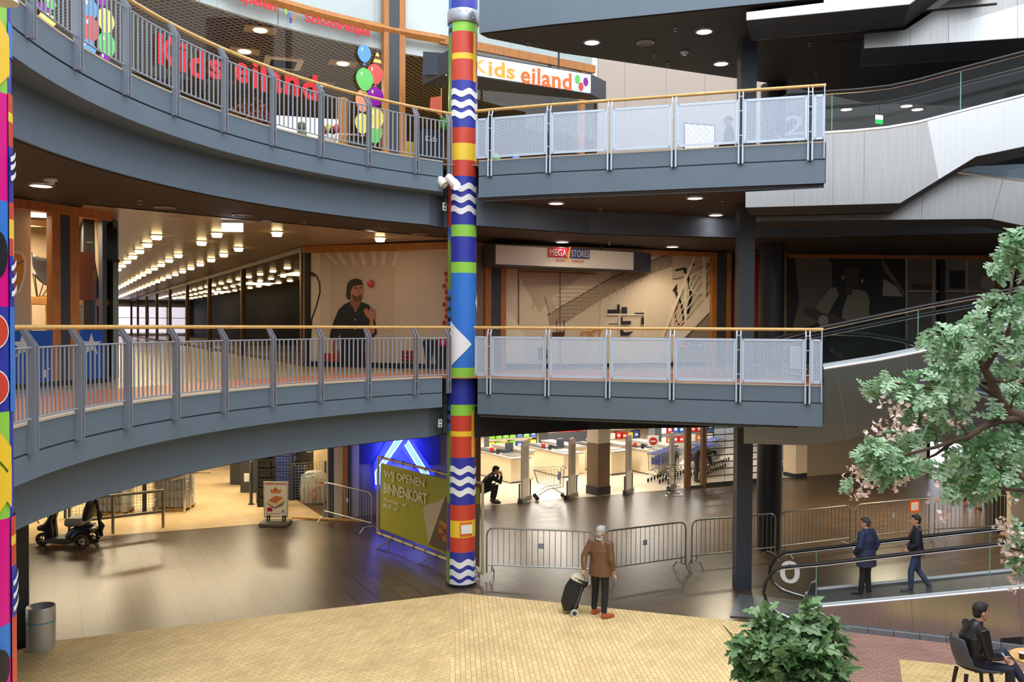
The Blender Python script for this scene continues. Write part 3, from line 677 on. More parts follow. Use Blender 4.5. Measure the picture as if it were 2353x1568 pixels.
# ---------------------------------------------------------------- dark columns through all floors
rz = math.atan2(RD.y, RD.x)
p = G(1708.5, 1356); MB_ = MB(); MB_.box((p.x, p.y+.14, 5.82), (.33, .33, 11.64), 0)
tag(MB_.build('steel_column', M_dkpost), 'square dark grey steel column rising beside the ground floor walkway', 'column')
p = G(1775, 1268); m = MB(); m.lathe((p.x, p.y+.31, 0), [(.31, 0), (.31, 11.64)], 40); ROUNDC = (p.x, p.y+.31)
tag(m.build('round_column', mat('dark_column', (44, 45, 49), .4), smooth=40), 'thick round dark column behind the crowd barriers', 'column')
p = G(46, 1486); MB_ = MB(); MB_.box((p.x-.06, p.y+.14, 1.59), (.25, .25, 3.18), R(28))
tag(MB_.build('steel_column', M_dkpost), 'dark steel column behind the metal waste bin', 'column')

# ---------------------------------------------------------------- wall of frames helper: upright bars given by photo columns
def upright(root, nm, A, B, x0, x1, z0, z1, m, depth=.1, off=0.0):
    a, b = V(x0, 750, A, B, off), V(x1, 750, A, B, off); n = Vector((-(B[1]-A[1]), B[0]-A[0], 0)).normalized()
    if n.y < 0: n = -n
    MB().slab([(a.x, a.y, z0), (b.x, b.y, z0), (b.x, b.y, z1), (a.x, a.y, z1)], n*depth).build(nm, m, root)
# ---------------------------------------------------------------- furniture shop front, middle gallery far left
SA, SB = (-8.75, 13.6), (-7.45, 16.75)
f = struct(thing('window_3', None, None, (-8.0, 15.3, 4.5)))
for x0, x1, m, d in ((121, 140, M_frame, .14), (140.5, 161.5, M_dkpost, .2), (162, 183, M_frame, .14), (236, 246, M_dkpost, .1)): upright(f, 'mullion', SA, SB, x0, x1, 4.5, 7.66, m, d, .03)
qe = V(252, 750, SA, SB).xy; MB().bar((*SA, 7.6), (*qe, 7.6), .16, .16).build('head_beam', M_frame, f)
MB().bar((*SA, 4.54), (*qe, 4.54), .1, .08).build('sill', M_black, f)
for x0, x1 in ((-30, 120), (184, 236)): a, b = V(x0, 750, SA, SB), V(x1, 750, SA, SB); MB().slab([(a.x, a.y, 4.6), (b.x, b.y, 4.6), (b.x, b.y, 7.55), (a.x, a.y, 7.55)], (.01, -.005, 0)).build('pane', glass('clear_pane', reflect=.5), f)
M_bluep = mat('star_panel_blue', (20, 84, 178), .35); M_star = mat('star_grey', (196, 206, 214), .4)
for x0, x1, y0, y1, sx, sy, sr in ((-30, 121, 760, 890, 53, 795, 30), (184, 237, 759, 881, 210, 793, 25)):
    m = Art(SA, SB, .045); m.rect(x0, y0, x1, y1, M_bluep)
    m.shape([(sx + (sr if k % 2 == 0 else sr*.4)*math.sin(pi*k/5), sy - (sr if k % 2 == 0 else sr*.4)*math.cos(pi*k/5)*(1.1 if k % 2 == 0 else 1)) for k in range(10)], M_star)
    if x0 < 0: m.rect(86, 842, 92, 876, M_star).rect(100, 850, 106, 868, M_star).rect(108, 846, 114, 850, M_star)
    else: pass
    m.build('star_panel', None, f)
BA, BB = (-11.2, 15.2), (-9.6, 18.8)
mb = MB(); mb.strip([(-12.6, 14.2), (-9.3, 19.6)], 4.5, 7.66, .15); struct(mb.build('wall_shop', mat('shop_cream_wall', (214, 192, 158), .7)))
struct(MB().strip([(-9.6, 20.0), (-7.95, 17.35)], 4.5, 7.66, .1).build('wall_shop', mat('shop_green_wall', (120, 134, 128), .7)))
r = thing('window_poster', 'big poster of a cognac leather chair in the furniture shop window', 'poster', (*V(48, 750, SA, SB, -.3).xy, 4.5))
m = Art(SA, SB, -.3); m.rect(-20, 446, 71, 900, mat('poster_beige', (196, 178, 148), .6)); m.shape([(-20, 560), (30, 577), (52, 580), (62, 600), (58, 640), (48, 668), (20, 695), (-20, 720)], mat('poster_white', (226, 214, 196), .6))
m.shape([(-20, 566), (30, 582), (48, 584), (56, 602), (53, 638), (44, 664), (18, 686), (-20, 705)], mat('cognac_leather', (206, 140, 60), .5)); m.line([(-10, 620), (30, 612), (54, 600)], 3, mat('seam_brown', (120, 76, 34), .6)); m.build('print', None, r)
# display stand of pine and the butterfly chair
r = thing('display_stand', 'pine display stand inside the furniture shop window', 'display stand', (*V(120, 750, SA, SB, -1.1).xy, 4.5))
A2 = [V(x, 750, SA, SB, -1.1) for x in (60, 250)]
A3 = [V(x, 750, SA, SB, -1.7) for x in (60, 250)]
zt = 5.6 + (742-684)/2000*V(100, 750, SA, SB, -1.1).y
for q in (A2, A3): MB().bar((q[0].x, q[0].y, zt-.06), (q[1].x, q[1].y, zt-.06), .06, .12).build('rail', M_pine, r)
MB().slab([(A2[0].x, A2[0].y, zt), (A2[1].x, A2[1].y, zt), (A3[1].x, A3[1].y, zt), (A3[0].x, A3[0].y, zt)], (0, 0, .025)).build('top', M_pine, r)
for x in (66, 112, 216):
    for o in (-1.1, -1.7): q = V(x, 750, SA, SB, o); MB().bar((q.x, q.y, 4.5), (q.x, q.y, zt-.0), .08, .08).build('leg', M_pine, r)
q = V(95, 513, SA, SB, -1.9); q2 = V(60, 513, SA, SB, -1.9); q3 = V(125, 515, SA, SB, -1.9)
tag(MB().bar(q2, q3, .1, .13).build('wall_beam', M_pine), 'pine beam across the wall above the dark sling chair', 'beam')
r = thing('sling_chair', 'dark leather butterfly chair displayed on the pine stand', 'chair', (*V(100, 750, SA, SB, -1.4).xy, zt+.025))
c = lambda x, y, o=-1.4: V(x, y, SA, SB, o)
sl = [[c(72, 577, -1.25), c(92, 596, -1.4), c(119, 590, -1.5)], [c(75, 620, -1.2), c(95, 634, -1.45), c(120, 622, -1.5)], [c(84, 632, -1.0), c(104, 650, -1.3), c(122, 655, -1.35)], [c(74, 628, -.95), c(96, 652, -1.15), c(118, 660, -1.15)]]
m = MB(); m.add([p for row in sl for p in row], [(i*3+j, i*3+j+1, i*3+j+4, i*3+j+3) for i in range(3) for j in range(2)]); o = m.build('sling', mat('black_leather', (52, 46, 46), .35), r, smooth=80)
s_ = o.modifiers.new('sub', 'SUBSURF'); s_.levels = s_.render_levels = 2; s_ = o.modifiers.new('sol', 'SOLIDIFY'); s_.thickness = .012
m = MB()
for a, b in (((73, 580, -1.25), (86, 681, -1.1)), ((119, 592, -1.5), (90, 681, -1.55)), ((75, 628, -.95), (84, 681, -1.3)), ((118, 650, -1.15), (98, 681, -1.3)), ((84, 681, -1.1), (118, 660, -1.15))):
    p0, p1 = c(*a), c(*b); p1.z = zt+.035; m.bar(p0, p1, .014, .014)
m.build('frame', M_black, r)
r = tag(MB().slab([c(182, 579, -.35), c(222, 579, -.25), c(222, 690, -.25), c(182, 690, -.35)], (-.03, .03, 0)).build('rust_board', mat('rust_panel', (112, 64, 30), .6)), 'rust brown display panel in the furniture shop window', 'panel')
r = tag(MB().slab([c(217, 492, -.2), c(235, 478, -.1), c(235, 690, -.1), c(219, 600, -.2)], (.03, .03, 0)).build('display_board', mat('cream_board', (214, 182, 136), .6)), 'tall cream board at the right end of the furniture shop window', 'panel')
q = c(92, 461, -1.2); m = MB(); m.box((q.x, q.y, 7.63), (.55, .55, .03), R(25)); tag(m.build('ceiling_panel_light', emis('panel_light', (255, 240, 214), 5)), 'bright square ceiling light inside the furniture shop', 'ceiling light')
area('furniture_shop_light', (-9.2, 16.3, 7.5), 1.6, 2.5, 230, (1, .82, .58), (0, 0, R(25)))
# black screen hung at the corridor mouth
m = MB(); q = D(254, 562, 17.4); m.box(q, (.22, .35, .62), R(27)); m.lathe(q - Vector((0, 0, .36)), [(.16, 0), (.17, .06), (.1, .08)], 20); tag(m.build('hanging_speaker', mat('gloss_black', (24, 22, 20), .15), smooth=40), 'glossy black box hanging at the left corner of the corridor mouth', 'speaker')
q = D(534, 523, 17.6); r = thing('exit_light', 'white glowing sign box under the ceiling at the corridor mouth', 'sign', q)
MB().box(q, (.42, .06, .17)).build('lit_face', emis('cool_white_light', (222, 232, 255), 3), r); MB().box(q + Vector((0, 0, .1)), (.44, .09, .03)).build('housing', M_white, r)

# ---------------------------------------------------------------- mural of the man tossing an apple
MA, MB1 = (-5.52, 23.2), (-1.2, 21.65)
struct(MB().strip([(-5.6, 23.3), (-1.0, 21.7), (-.35, 22.35)], 4.5, 7.68, .15).build('wall_far', mat('partition', (150, 132, 112), .6)))
f = struct(thing('window_4', None, None, (-3.3, 22.4, 4.5)))
MB().bar((*V(699, 750, MA, MB1, .06).xy, 7.58), (*V(1040, 750, MA, MB1, .06).xy, 7.58), .12, .18).build('head_beam', M_frame, f)
upright(f, 'mullion', MA, MB1, 700, 711, 4.5, 7.5, M_black, .06, .08); MB().bar((*V(711, 750, MA, MB1, .05).xy, 4.56), (*V(1040, 750, MA, MB1, .05).xy, 4.56), .06, .12).build('plinth', M_black, f)
pW, pC, pD, pN, pS, pS2, pH, pRd = [mat('print_'+n, c, .5) for n, c in (('white', (214, 200, 184)), ('cream', (190, 172, 152)), ('shade', (150, 134, 118)), ('navy', (26, 28, 40)), ('skin', (178, 120, 92)), ('skin_dark', (140, 90, 68)), ('hair', (38, 28, 24)), ('red', (168, 44, 38)))]
r = thing('mural', 'large mural of a dark-haired man in a navy shirt tossing an apple', 'mural', (*V(870, 750, MA, MB1).xy, 4.6))
m = Art(MA, MB1, .01); m.rect(711, 568, 1040, 838, pC)
m.rect(711, 568, 1040, 578, pW).rect(908, 580, 1040, 838, mat('print_light', (200, 184, 166), .5)).rect(713, 580, 736, 838, pW).rect(737, 600, 758, 838, mat('print_light', (200, 184, 166), .5))
for k, (xa, xb) in enumerate(((742, 772), (770, 790), (800, 812), (824, 834), (852, 857), (878, 876), (908, 900))): m.shape([(xa, 578), (xa+11, 578), (xb+8, 610), (xb, 610)], pW)
m.line([(713, 626), (726, 632), (734, 650), (735, 672), (728, 700), (716, 735), (713, 780)], 3, mat('print_black', (30, 28, 28), .5)).line([(715, 628), (724, 634)], 8, mat('print_brown', (70, 48, 46), .5))
m.rect(737, 812, 853, 838, pRd).rect(854, 818, 890, 836, pC)
m.shape([(778, 712), (790, 700), (803, 694), (818, 700), (830, 694), (846, 700), (856, 712), (864, 750), (866, 766), (858, 775), (848, 776), (840, 756), (838, 790), (838, 836), (782, 836), (782, 764), (776, 778), (764, 780), (757, 775), (766, 740)], pN)
m.shape([(768, 776), (776, 778), (774, 800), (780, 808), (776, 813), (765, 812), (764, 795)], pS2)
m.shape([(804, 690), (830, 686), (828, 700), (818, 716), (806, 700)], pS2)
m.shape([(802, 660), (806, 650), (822, 650), (832, 655), (834, 668), (832, 684), (825, 692), (812, 690), (804, 680)], pS)
m.shape([(808, 676), (820, 682), (831, 676), (832, 686), (825, 693), (812, 691)], mat('print_beard', (92, 62, 50), .5)).shape([(821, 677), (829, 676), (828, 680), (822, 680)], mat('print_lip', (150, 84, 74), .5))
m.rect(815, 661, 821, 664, pH).rect(826, 660, 832, 663, pH).shape([(823, 663), (826, 672), (822, 673)], pS2)
m.shape([(795, 680), (798, 652), (806, 643), (818, 640), (830, 644), (834, 656), (826, 655), (812, 658), (806, 668), (805, 686), (800, 690)], pH)
m.shape([(846, 766), (850, 736), (838, 722), (836, 712), (842, 708), (848, 716), (850, 708), (854, 710), (856, 718), (860, 709), (863, 712), (860, 728), (858, 740), (862, 762), (856, 770)], pS)
for y in (715, 735, 757): m.disc(816, y, 1.6, 1.6, pW, 8)
m.disc(852, 652, 8, 9, pRd).shape([(846, 646), (850, 642), (853, 650), (849, 656)], mat('print_pale_red', (206, 110, 90), .5))
for k in range(9): m.disc(1025 + 4*math.sin(k*2.2), 630 + k*14, 5, 6, pRd, 9)
m.shape([(968, 786), (978, 780), (1012, 782), (1030, 786), (1030, 838), (1002, 838), (998, 800), (988, 838), (978, 838), (974, 802)], pN); m.rect(1008, 780, 1024, 796, mat('print_magenta', (190, 10, 60), .5))
add_text(m, 'M', m.at(1018, 788) + Vector((-.0, -.06, 0)), Vector((MB1[0]-MA[0], MB1[1]-MA[1], 0)), (0, 0, 1), .13, M_white, .004, .0)
for k in range(3): m.rect(922, 806 + 9*k, 950, 811 + 9*k, pRd).rect(924, 811 + 9*k, 948, 814 + 9*k, pN)
m.build('print', None, r)

# ---------------------------------------------------------------- the furniture hall front with its sign and stair mural
NA, NB = (-.14, 22.4), (5.75, 24.6)
struct(MB().strip([(-.9, 22.2), NB, (6.6, 24.75), (18, 25.2)], 4.5, 7.7, .2).build('wall_far', mat('partition', (150, 132, 112), .6)))
f = struct(thing('window_5', None, None, (2.7, 23.4, 4.5)))
for x0, x1, mm, d in ((1115, 1129, M_frame, .15), (1130, 1150, M_dkpost, .2), (1151, 1163, M_frame, .15), (1636, 1647, M_frame, .15), (1648, 1668, M_dkpost, .2), (1669, 1680, M_frame, .15)): upright(f, 'mullion', NA, NB, x0, x1, 4.5, 7.66, mm, d, .25)
a, b = V(1163, 750, NA, NB, .2), V(1640, 750, NA, NB, .2); MB().bar((a.x, a.y, 7.6), (b.x, b.y, 7.6), .1, .12).build('head_beam', M_frame, f)
MB().bar((a.x, a.y, 4.55), (b.x, b.y, 4.55), .06, .1).build('plinth', M_black, f)
r = thing('mural', 'large mural of a white staircase room with a bicycle behind the railing', 'mural', (*V(1400, 750, NA, NB).xy, 4.6))
m = Art(NA, NB, .03); c1 = mat('print_warm_white', (222, 206, 180), .5); c2 = mat('print_warm_shade', (196, 178, 150), .5); c3 = mat('print_line', (92, 80, 68), .5); c4 = mat('print_rail', (236, 224, 202), .5); c5 = mat('print_dark', (44, 40, 42), .5)
m.rect(1163, 580, 1636, 842, c1)
m.rect(1405, 612, 1470, 640, c2).shape([(1195, 605), (1405, 605), (1405, 612), (1330, 640), (1260, 690), (1240, 720), (1195, 640)], c2)
m.shape([(1258, 722), (1400, 642), (1520, 590), (1545, 585), (1545, 612), (1470, 640), (1380, 690), (1300, 742), (1262, 748)], mat('print_beam', (170, 152, 126), .5)).line([(1258, 724), (1400, 641), (1545, 580)], 2.5, c3)
for k in range(13): x = 1312 + 18*k; y = 712 - 9.4*k; m.line([(x, y), (x-3, y+22)], 2, c2)
for k in range(9): m.line([(1275, 655+9*k), (1400 - 7*k*1.4, 655+9*k)], 1, c2)
m.line([(1192, 612), (1192, 842)], 2, c3).line([(1287, 626), (1287, 842)], 2, c3).line([(1192, 624), (1290, 626), (1370, 630)], 2, c3).line([(1378, 640), (1378, 842)], 1, c2)
m.line([(1250, 655), (1224, 708)], 4, c2).shape([(1252, 680), (1262, 674), (1278, 712), (1264, 722)], c2)
m.shape([(1163, 712), (1172, 720), (1205, 765), (1205, 842), (1163, 842)], c4)
# shelf with books
m.rect(1396, 721, 1482, 725, c4).rect(1422, 722, 1426, 775, c4).rect(1480, 708, 1483, 775, c4)
for x0, x1, y0, y1 in ((1396, 1418, 712, 721), (1418, 1424, 700, 721), (1428, 1441, 706, 721), (1458, 1480, 719, 722), (1426, 1431, 730, 746), (1431, 1450, 738, 746), (1474, 1480, 730, 746), (1398, 1420, 744, 746)): m.rect(x0, y0, x1, y1, c5)
m.shape([(1424, 756), (1430, 756), (1434, 764), (1456, 762), (1444, 772), (1426, 772)], c5)
# boat models and the orange chaise drawing
m.line([(1279, 738), (1280, 762)], 2, c5).line([(1296, 736), (1296, 762)], 2, c5).shape([(1268, 764), (1298, 762), (1296, 774), (1270, 774)], mat('print_boat', (88, 50, 40), .5))
m.line([(1334, 772), (1338, 764), (1360, 764), (1372, 756), (1380, 760), (1376, 774)], 4, mat('print_orange', (200, 130, 50), .5)).line([(1350, 774), (1356, 768), (1364, 774)], 3, mat('print_orange', (200, 130, 50), .5))
m.shape([(1236, 800), (1256, 796), (1258, 824), (1238, 826)], c5)
# staircase with a bicycle behind it
m.shape([(1545, 585), (1636, 585), (1636, 600), (1560, 640), (1545, 640)], c2)
bk = mat('print_bike', (36, 34, 38), .5)
m.line([(1552, 622), (1572, 617), (1578, 620)], 5, bk).line([(1585, 612), (1596, 607)], 4, bk).line([(1572, 618), (1585, 650), (1588, 680), (1580, 722)], 7, bk).shape([(1544, 669), (1556, 652), (1556, 667)], bk).line([(1552, 668), (1566, 700), (1572, 742)], 5, bk)
for cx_, cy_, q0, q1, cc in ((1602, 652, 17, 24, c4), (1564, 726, 12, 22, pRd)): m.line([(cx_ + q0*math.cos(R(30*k)), cy_ + q1*math.sin(R(30*k))) for k in range(13)], 3.5, cc)
m.line([(1600, 580), (1522, 775)], 6, c4).line([(1618, 580), (1618, 690)], 9, c4).line([(1545, 700), (1545, 760)], 5, c4).line([(1575, 630), (1575, 745)], 6, c4)
for k in range(5): m.line([(1636, 582+24*k), (1545, 732+22*k*.6)], 2.2, c4)
m.shape([(1636, 668), (1636, 712), (1560, 790), (1540, 842), (1530, 842), (1530, 790), (1612, 700)], c4).shape([(1636, 714), (1636, 842), (1546, 842), (1566, 792)], mat('print_under', (150, 132, 110), .5))
m.rect(1164, 836, 1540, 842, c3)
def mega(m, at, xd, w, h):
    n = Vector((xd.y, -xd.x, 0)); Z = Vector((0, 0, 1)); hw = w/2
    q = lambda u, v, o=0: at + xd*u + Z*v + n*o
    m.use(mat('logo_red', (190, 16, 56), .4)); m.slab([q(-hw, -h/2), q(-.02*w, -h/2), q(.0*w, h/2), q(-hw, h/2)], n*.01)
    m.use(mat('logo_blue', (28, 44, 120), .4)); m.slab([q(.03*w, -h/2), q(hw, -h/2), q(hw, h/2), q(.05*w, h/2)], n*.01)
    m.use(mat('logo_yellow', (232, 176, 40), .4)); m.slab([q(-.05*w, -h*.62), q(-.01*w, -h*.62), q(.05*w, h*.62), q(.01*w, h*.62)], n*.014)
    add_text(m, 'MEGA', q(-.255*w, 0, .013), xd, Z, 1, M_white, .006, .0, fit=(.40*w, h*.66)); add_text(m, 'STORES', q(.27*w, 0, .013), xd, Z, 1, M_white, .006, .0, fit=(.42*w, h*.66))
d2 = Vector((NB[0]-NA[0], NB[1]-NA[1], 0)).normalized(); m.off += .01
mega(m, m.at(1580, 795) + Vector((.01, -.02, 0)), d2, .9, .14)
m.build('print', None, r)
# long sign box
GA, GB = (-.43, 20.9), (3.2, 22.9)
def sign_box(name, label, A, B, z0, z1, lret, rret, face):
    r = thing(name, label, 'sign', ((A[0]+B[0])/2, (A[1]+B[1])/2, z0)); d = Vector((B[0]-A[0], B[1]-A[1], 0)).normalized(); n = Vector((-d.y, d.x, 0))
    P = [Vector((*lret, 0)), Vector((*A, 0)), Vector((*B, 0)), Vector((*rret, 0))]
    m = MB(); m.slab([p + Vector((0, 0, z0-.03)) for p in P], (0, 0, z1-z0+.06)); m.build('box', M_dkpost, r)
    m = MB(); m.slab([P[1] + d*.03 - n*.012 + Vector((0, 0, z0)), P[2] - d*.03 - n*.012 + Vector((0, 0, z0)), P[2] - d*.03 - n*.012 + Vector((0, 0, z1)), P[1] + d*.03 - n*.012 + Vector((0, 0, z1))], n*.012); m.build('face', face, r)
    for p in (P[1].lerp(P[2], .2), P[1].lerp(P[2], .8)): MB().bar(p + n*.3 + Vector((0, 0, z1)), p + n*.3 + Vector((0, 0, z1+.9)), .05, .05).build('hanger', M_black, r)
    return r, d, n
r, d, n = sign_box('shop_sign', 'long white shop sign with a red and blue logo above the stair mural', GA, GB, 7.07, 7.53, (-.75, 21.9), (3.75, 23.6), mat('sign_white', (226, 220, 210), .4))
for k in kids(r):
    if k.name.startswith('hanger'): k.scale.z = 1
m = MB(); c0 = V(1307, 582, GA, GB, .02); mega(m, c0, d, 1.24, .25); m.build('logo', None, r)
m = MB(); c0 = V(1307, 600, GA, GB, .02); oo = mat('sign_orange', (206, 92, 40), .4)
add_text(m, 'WONEN', c0 - d*.24, d, (0, 0, 1), .09, oo, .004, fit=(.28, .07)); m.build('lettering', None, r); m = MB(); add_text(m, 'WINKELEN', c0 + d*.26, d, (0, 0, 1), .09, oo, .004, fit=(.36, .07)); m.use(mat('logo_yellow', (232, 176, 40), .4)); m.lathe(c0, [(.035, 0), (.035, .008)], 14, Matrix.Rotation(pi/2, 3, 'X')); m.build('lettering', None, r)
# red poster beside the round column and the mural of the seated man
r = thing('poster', 'narrow red poster between the wooden frame and the dark round column', 'poster', (*V(1715, 750, NA, NB).xy, 4.6))
m = Art(NB, (9, 24.75), .06); m.rect(1682, 585, 1755, 838, mat('poster_dark', (40, 30, 30), .5)); m.rect(1684, 640, 1700, 760, mat('poster_deep_red', (110, 20, 24), .5)).rect(1730, 590, 1752, 760, mat('poster_red', (150, 26, 30), .5)); m.build('print', None, r)
TA, TB = (6.6, 24.75), (18, 25.2)
f = struct(thing('window_6', None, None, (10, 24.9, 4.5)))
MB().bar((*V(1812, 750, TA, TB, .1).xy, 7.6), (*V(2440, 750, TA, TB, .1).xy, 7.6), .08, .1).build('head_beam', M_frame, f)
upright(f, 'mullion', TA, TB, 2290, 2302, 4.5, 7.6, M_frame, .1, .12); upright(f, 'mullion', TA, TB, 2303, 2330, 4.5, 7.6, M_dkpost, .1, .12); upright(f, 'mullion', TA, TB, 2158, 2170, 4.5, 7.6, M_black, .05, .1)
r = thing('mural', 'dim mural of a seated man in a light jacket beside a wall of shelves', 'mural', (*V(2000, 750, TA, TB).xy, 4.6))
m = Art(TA, TB, .03); k0, k1, k2, k3, k4 = [mat('dim_print_'+n, c, .5) for n, c in (('dark', (34, 32, 36)), ('wall', (112, 106, 98)), ('jacket', (150, 144, 126)), ('skin', (92, 66, 52)), ('shelf', (176, 168, 152)))]
m.rect(1808, 589, 2440, 840, k0)
m.shape([(1826, 588), (1895, 588), (1912, 606), (1912, 660), (1900, 664), (1880, 700), (1836, 684)], k1).shape([(1838, 684), (1880, 690), (1890, 740), (1820, 760)], k1)
m.shape([(2024, 590), (2078, 670), (2078, 680), (2030, 620)], k1).shape([(2030, 640), (2060, 660), (2076, 682), (2028, 680)], k4)
m.shape([(1904, 664), (1920, 660), (1934, 690), (1960, 664), (1990, 670), (1998, 690), (1996, 735), (1960, 745), (1920, 750), (1880, 740), (1868, 716)], k2)
m.shape([(1928, 676), (1940, 672), (1948, 680), (1936, 712), (1934, 745), (1896, 735)], k0)
m.shape([(1940, 622), (1948, 614), (1966, 614), (1974, 624), (1972, 648), (1962, 660), (1950, 662), (1942, 648)], k3).shape([(1942, 658), (1960, 660), (1956, 680), (1944, 676)], k3)
m.disc(1937, 638, 2.5, 6, k4, 8).disc(1981, 646, 2.5, 6, k4, 8).line([(1949, 631), (1954, 630)], 2, k0).line([(1962, 632), (1967, 633)], 2, k0).line([(1952, 646), (1962, 648)], 2, k0).shape([(1956, 634), (1959, 641), (1955, 641)], mat('dim_print_shadow', (66, 46, 38), .5))
m.shape([(1846, 708), (1870, 706), (1890, 720), (1914, 722), (1946, 736), (1950, 744), (1900, 744), (1876, 736), (1850, 724)], k3).disc(1892, 738, 12, 14, k4, 12)
for x0, x1 in ((2080, 2086), (2142, 2150), (2218, 2226)): m.rect(x0, 588, x1, 838, k4)
for y0 in (668, 586): m.rect(2080, y0, 2290, y0+4, k4)
m.rect(2086, 592, 2142, 668, k1).rect(2172, 592, 2218, 668, mat('dim_print_grey', (130, 126, 118), .5)).rect(2226, 592, 2290, 668, mat('dim_print_grey', (130, 126, 118), .5)).rect(2086, 674, 2142, 838, k1).rect(2172, 674, 2290, 838, k1)
m.shape([(2094, 664), (2096, 652), (2142, 656), (2142, 667)], mat('dim_print_rust', (84, 44, 36), .5)).rect(2182, 622, 2218, 664, k0).disc(2270, 650, 18, 16, k4, 14).rect(2334, 590, 2440, 838, k4)
m.build('print', None, r)

# ---------------------------------------------------------------- toy shop on the upper gallery
RK = 13.6
f = struct(thing('window_7', None, None, (*arc(RK, 150), 9.0)))
MB().tube([(*arc(RK-.02, a), 13.02) for a in range(116, 216, 3)], [(.07, .12)]*34, 4, flat=(0, 0, 1)).build('transom', M_frame, f)
kp = [Vector((*arc(RK, 116.5), 0)), Vector((2.35, 25.35, 0))]
MB().bar(kp[0] + Vector((0, 0, 13.02)), kp[1] + Vector((0, 0, 13.02)), .12, .22).build('transom', M_frame, f)
KA, KB = (kp[0].x, kp[0].y), (kp[1].x, kp[1].y)
def arcpost(px0, px1, m, depth, z0, z1, off=0):
    a0, a1 = arc_at(px0, RK-.05), arc_at(px1, RK-.05); q = MB(); A = [(*arc(RK-.05-off, a0), z0), (*arc(RK-.05-off, a1), z0), (*arc(RK-.05-off+depth, a1), z0), (*arc(RK-.05-off+depth, a0), z0)]
    q.slab(A, (0, 0, z1-z0)); q.build('mullion', m, f)
arcpost(881, 892.5, M_frame, .15, 9, 15.5); arcpost(893, 915, M_dkpost, .3, 9, 15.5); arcpost(916, 930, M_frame, .15, 9, 15.5)
upright(f, 'mullion', KA, KB, 1331, 1341, 9, 13.1, M_frame, .15, .02); upright(f, 'mullion', KA, KB, 1258, 1264, 9, 13.1, M_black, .05, .0)
for k in range(7):
    a0, a1 = 121 + 13*k, 134 + 13*k; n = 6; q = MB(); q.add([(*arc(RK, lerp(a0, a1, i/n)), z) for i in range(n+1) for z in (9.05, 15.5)], [(2*i, 2*i+2, 2*i+3, 2*i+1) for i in range(n)]); q.build('pane', M_glass, f, smooth=60)
MB().slab([kp[0] + Vector((.3, .15, 9.05)), kp[1] + Vector((0, 0, 9.05)), kp[1] + Vector((0, 0, 15)), kp[0] + Vector((.3, .15, 15))], (-.005, .01, 0)).build('pane', M_glass, f)
# interior shell: panelled bulkhead, open grid ceiling, back walls, floor
M_bulk = bricks('pale_panels', (206, 214, 212), (200, 209, 207), (150, 160, 160), .62, 4, .006, .5, R(60), 0, 0, .4, .04)
M_grid = bricks('open_grid_ceiling', (36, 32, 30), (30, 27, 26), (176, 158, 118), .16, .16, .018, .6, R(20), 0, 0, .4, .1)
struct(MB().strip(arcpts(RK+.22, 114, 212, 40), 12.58, 16, -.1).build('wall_shop', M_bulk))
struct(MB().strip([(KA[0]+.1, KA[1]+.35), (2.3, 25.6)], 12.58, 16, .1).build('wall_shop', M_bulk))
struct(MB().prism(list(reversed(arcpts(RK+.24, 117, 212, 30))) + [(-1.6, 23.3), (2.4, 25.6), (2.4, 34), (-20, 34), (-24, 8)], 12.6, 12.66).build('ceiling', M_grid))
struct(MB().strip([(2.4, 25.7), (2.4, 33)], 9, 12.6, -.15).build('wall_shop', M_dark)); struct(MB().strip([(2.4, 32), (-22, 32), (-22, 10)], 9, 12.6, .2).build('wall_shop', mat('toy_shop_wall', (120, 92, 66), .7)))
struct(MB().prism(list(reversed(arcpts(RA+.3, 127, 212, 30))) + [(-.9, 18.5), (2.4, 19), (9, 20), (9, 33), (-22, 33)], 8.98, 9.004).build('floor', mat('upper_floor', (150, 132, 108), .4)))
# lamps in the toy shop ceiling
def lampcol(name, c, s): return emis(name, c, s)
for i, (px, py) in enumerate(((598, 68), (562, 117), (788, 145), (738, 193))):
    q = G(px, py, 12.58); r = thing('ceiling_lamp', ('toy shop ceiling lamp nearest the big red letters, second row', 'toy shop ceiling lamp left of the air conditioning cassette', 'toy shop ceiling lamp beside the blue balloon sticker', 'toy shop ceiling lamp above the last red letters')[i], 'ceiling light', q, 'toy shop ceiling lamps')
    MB().box(q, (.75, .5, .03), R(20)).build('panel', mat('beige_panel', (190, 160, 120), .6), r); MB().lathe(q - Vector((0, 0, .035)), [(.0, 0), (.15, .0), (.17, .03)], 20).build('lamp', emis('warm_lamp', (255, 226, 180), 7), r)
q = G(650, 145, 12.58); r = thing('air_conditioner', 'square ceiling air conditioning cassette in the toy shop', 'air conditioner', q)
m = MB(); m.box(q, (1.0, 1.0, .06), R(20)); m.build('cassette_frame', M_cream, r, bevel=.015); MB().box(q - Vector((0, 0, .035)), (.66, .66, .02), R(20)).build('grille', M_dark, r)
for x, y, s in ((-6.5, 23.5, 130), (-9.5, 20.5, 130), (-3.5, 26.5, 130), (0, 27.5, 80)): area('toy_shop_light', (x, y, 12.5), 1.2, 1.2, s, (1, .86, .66))
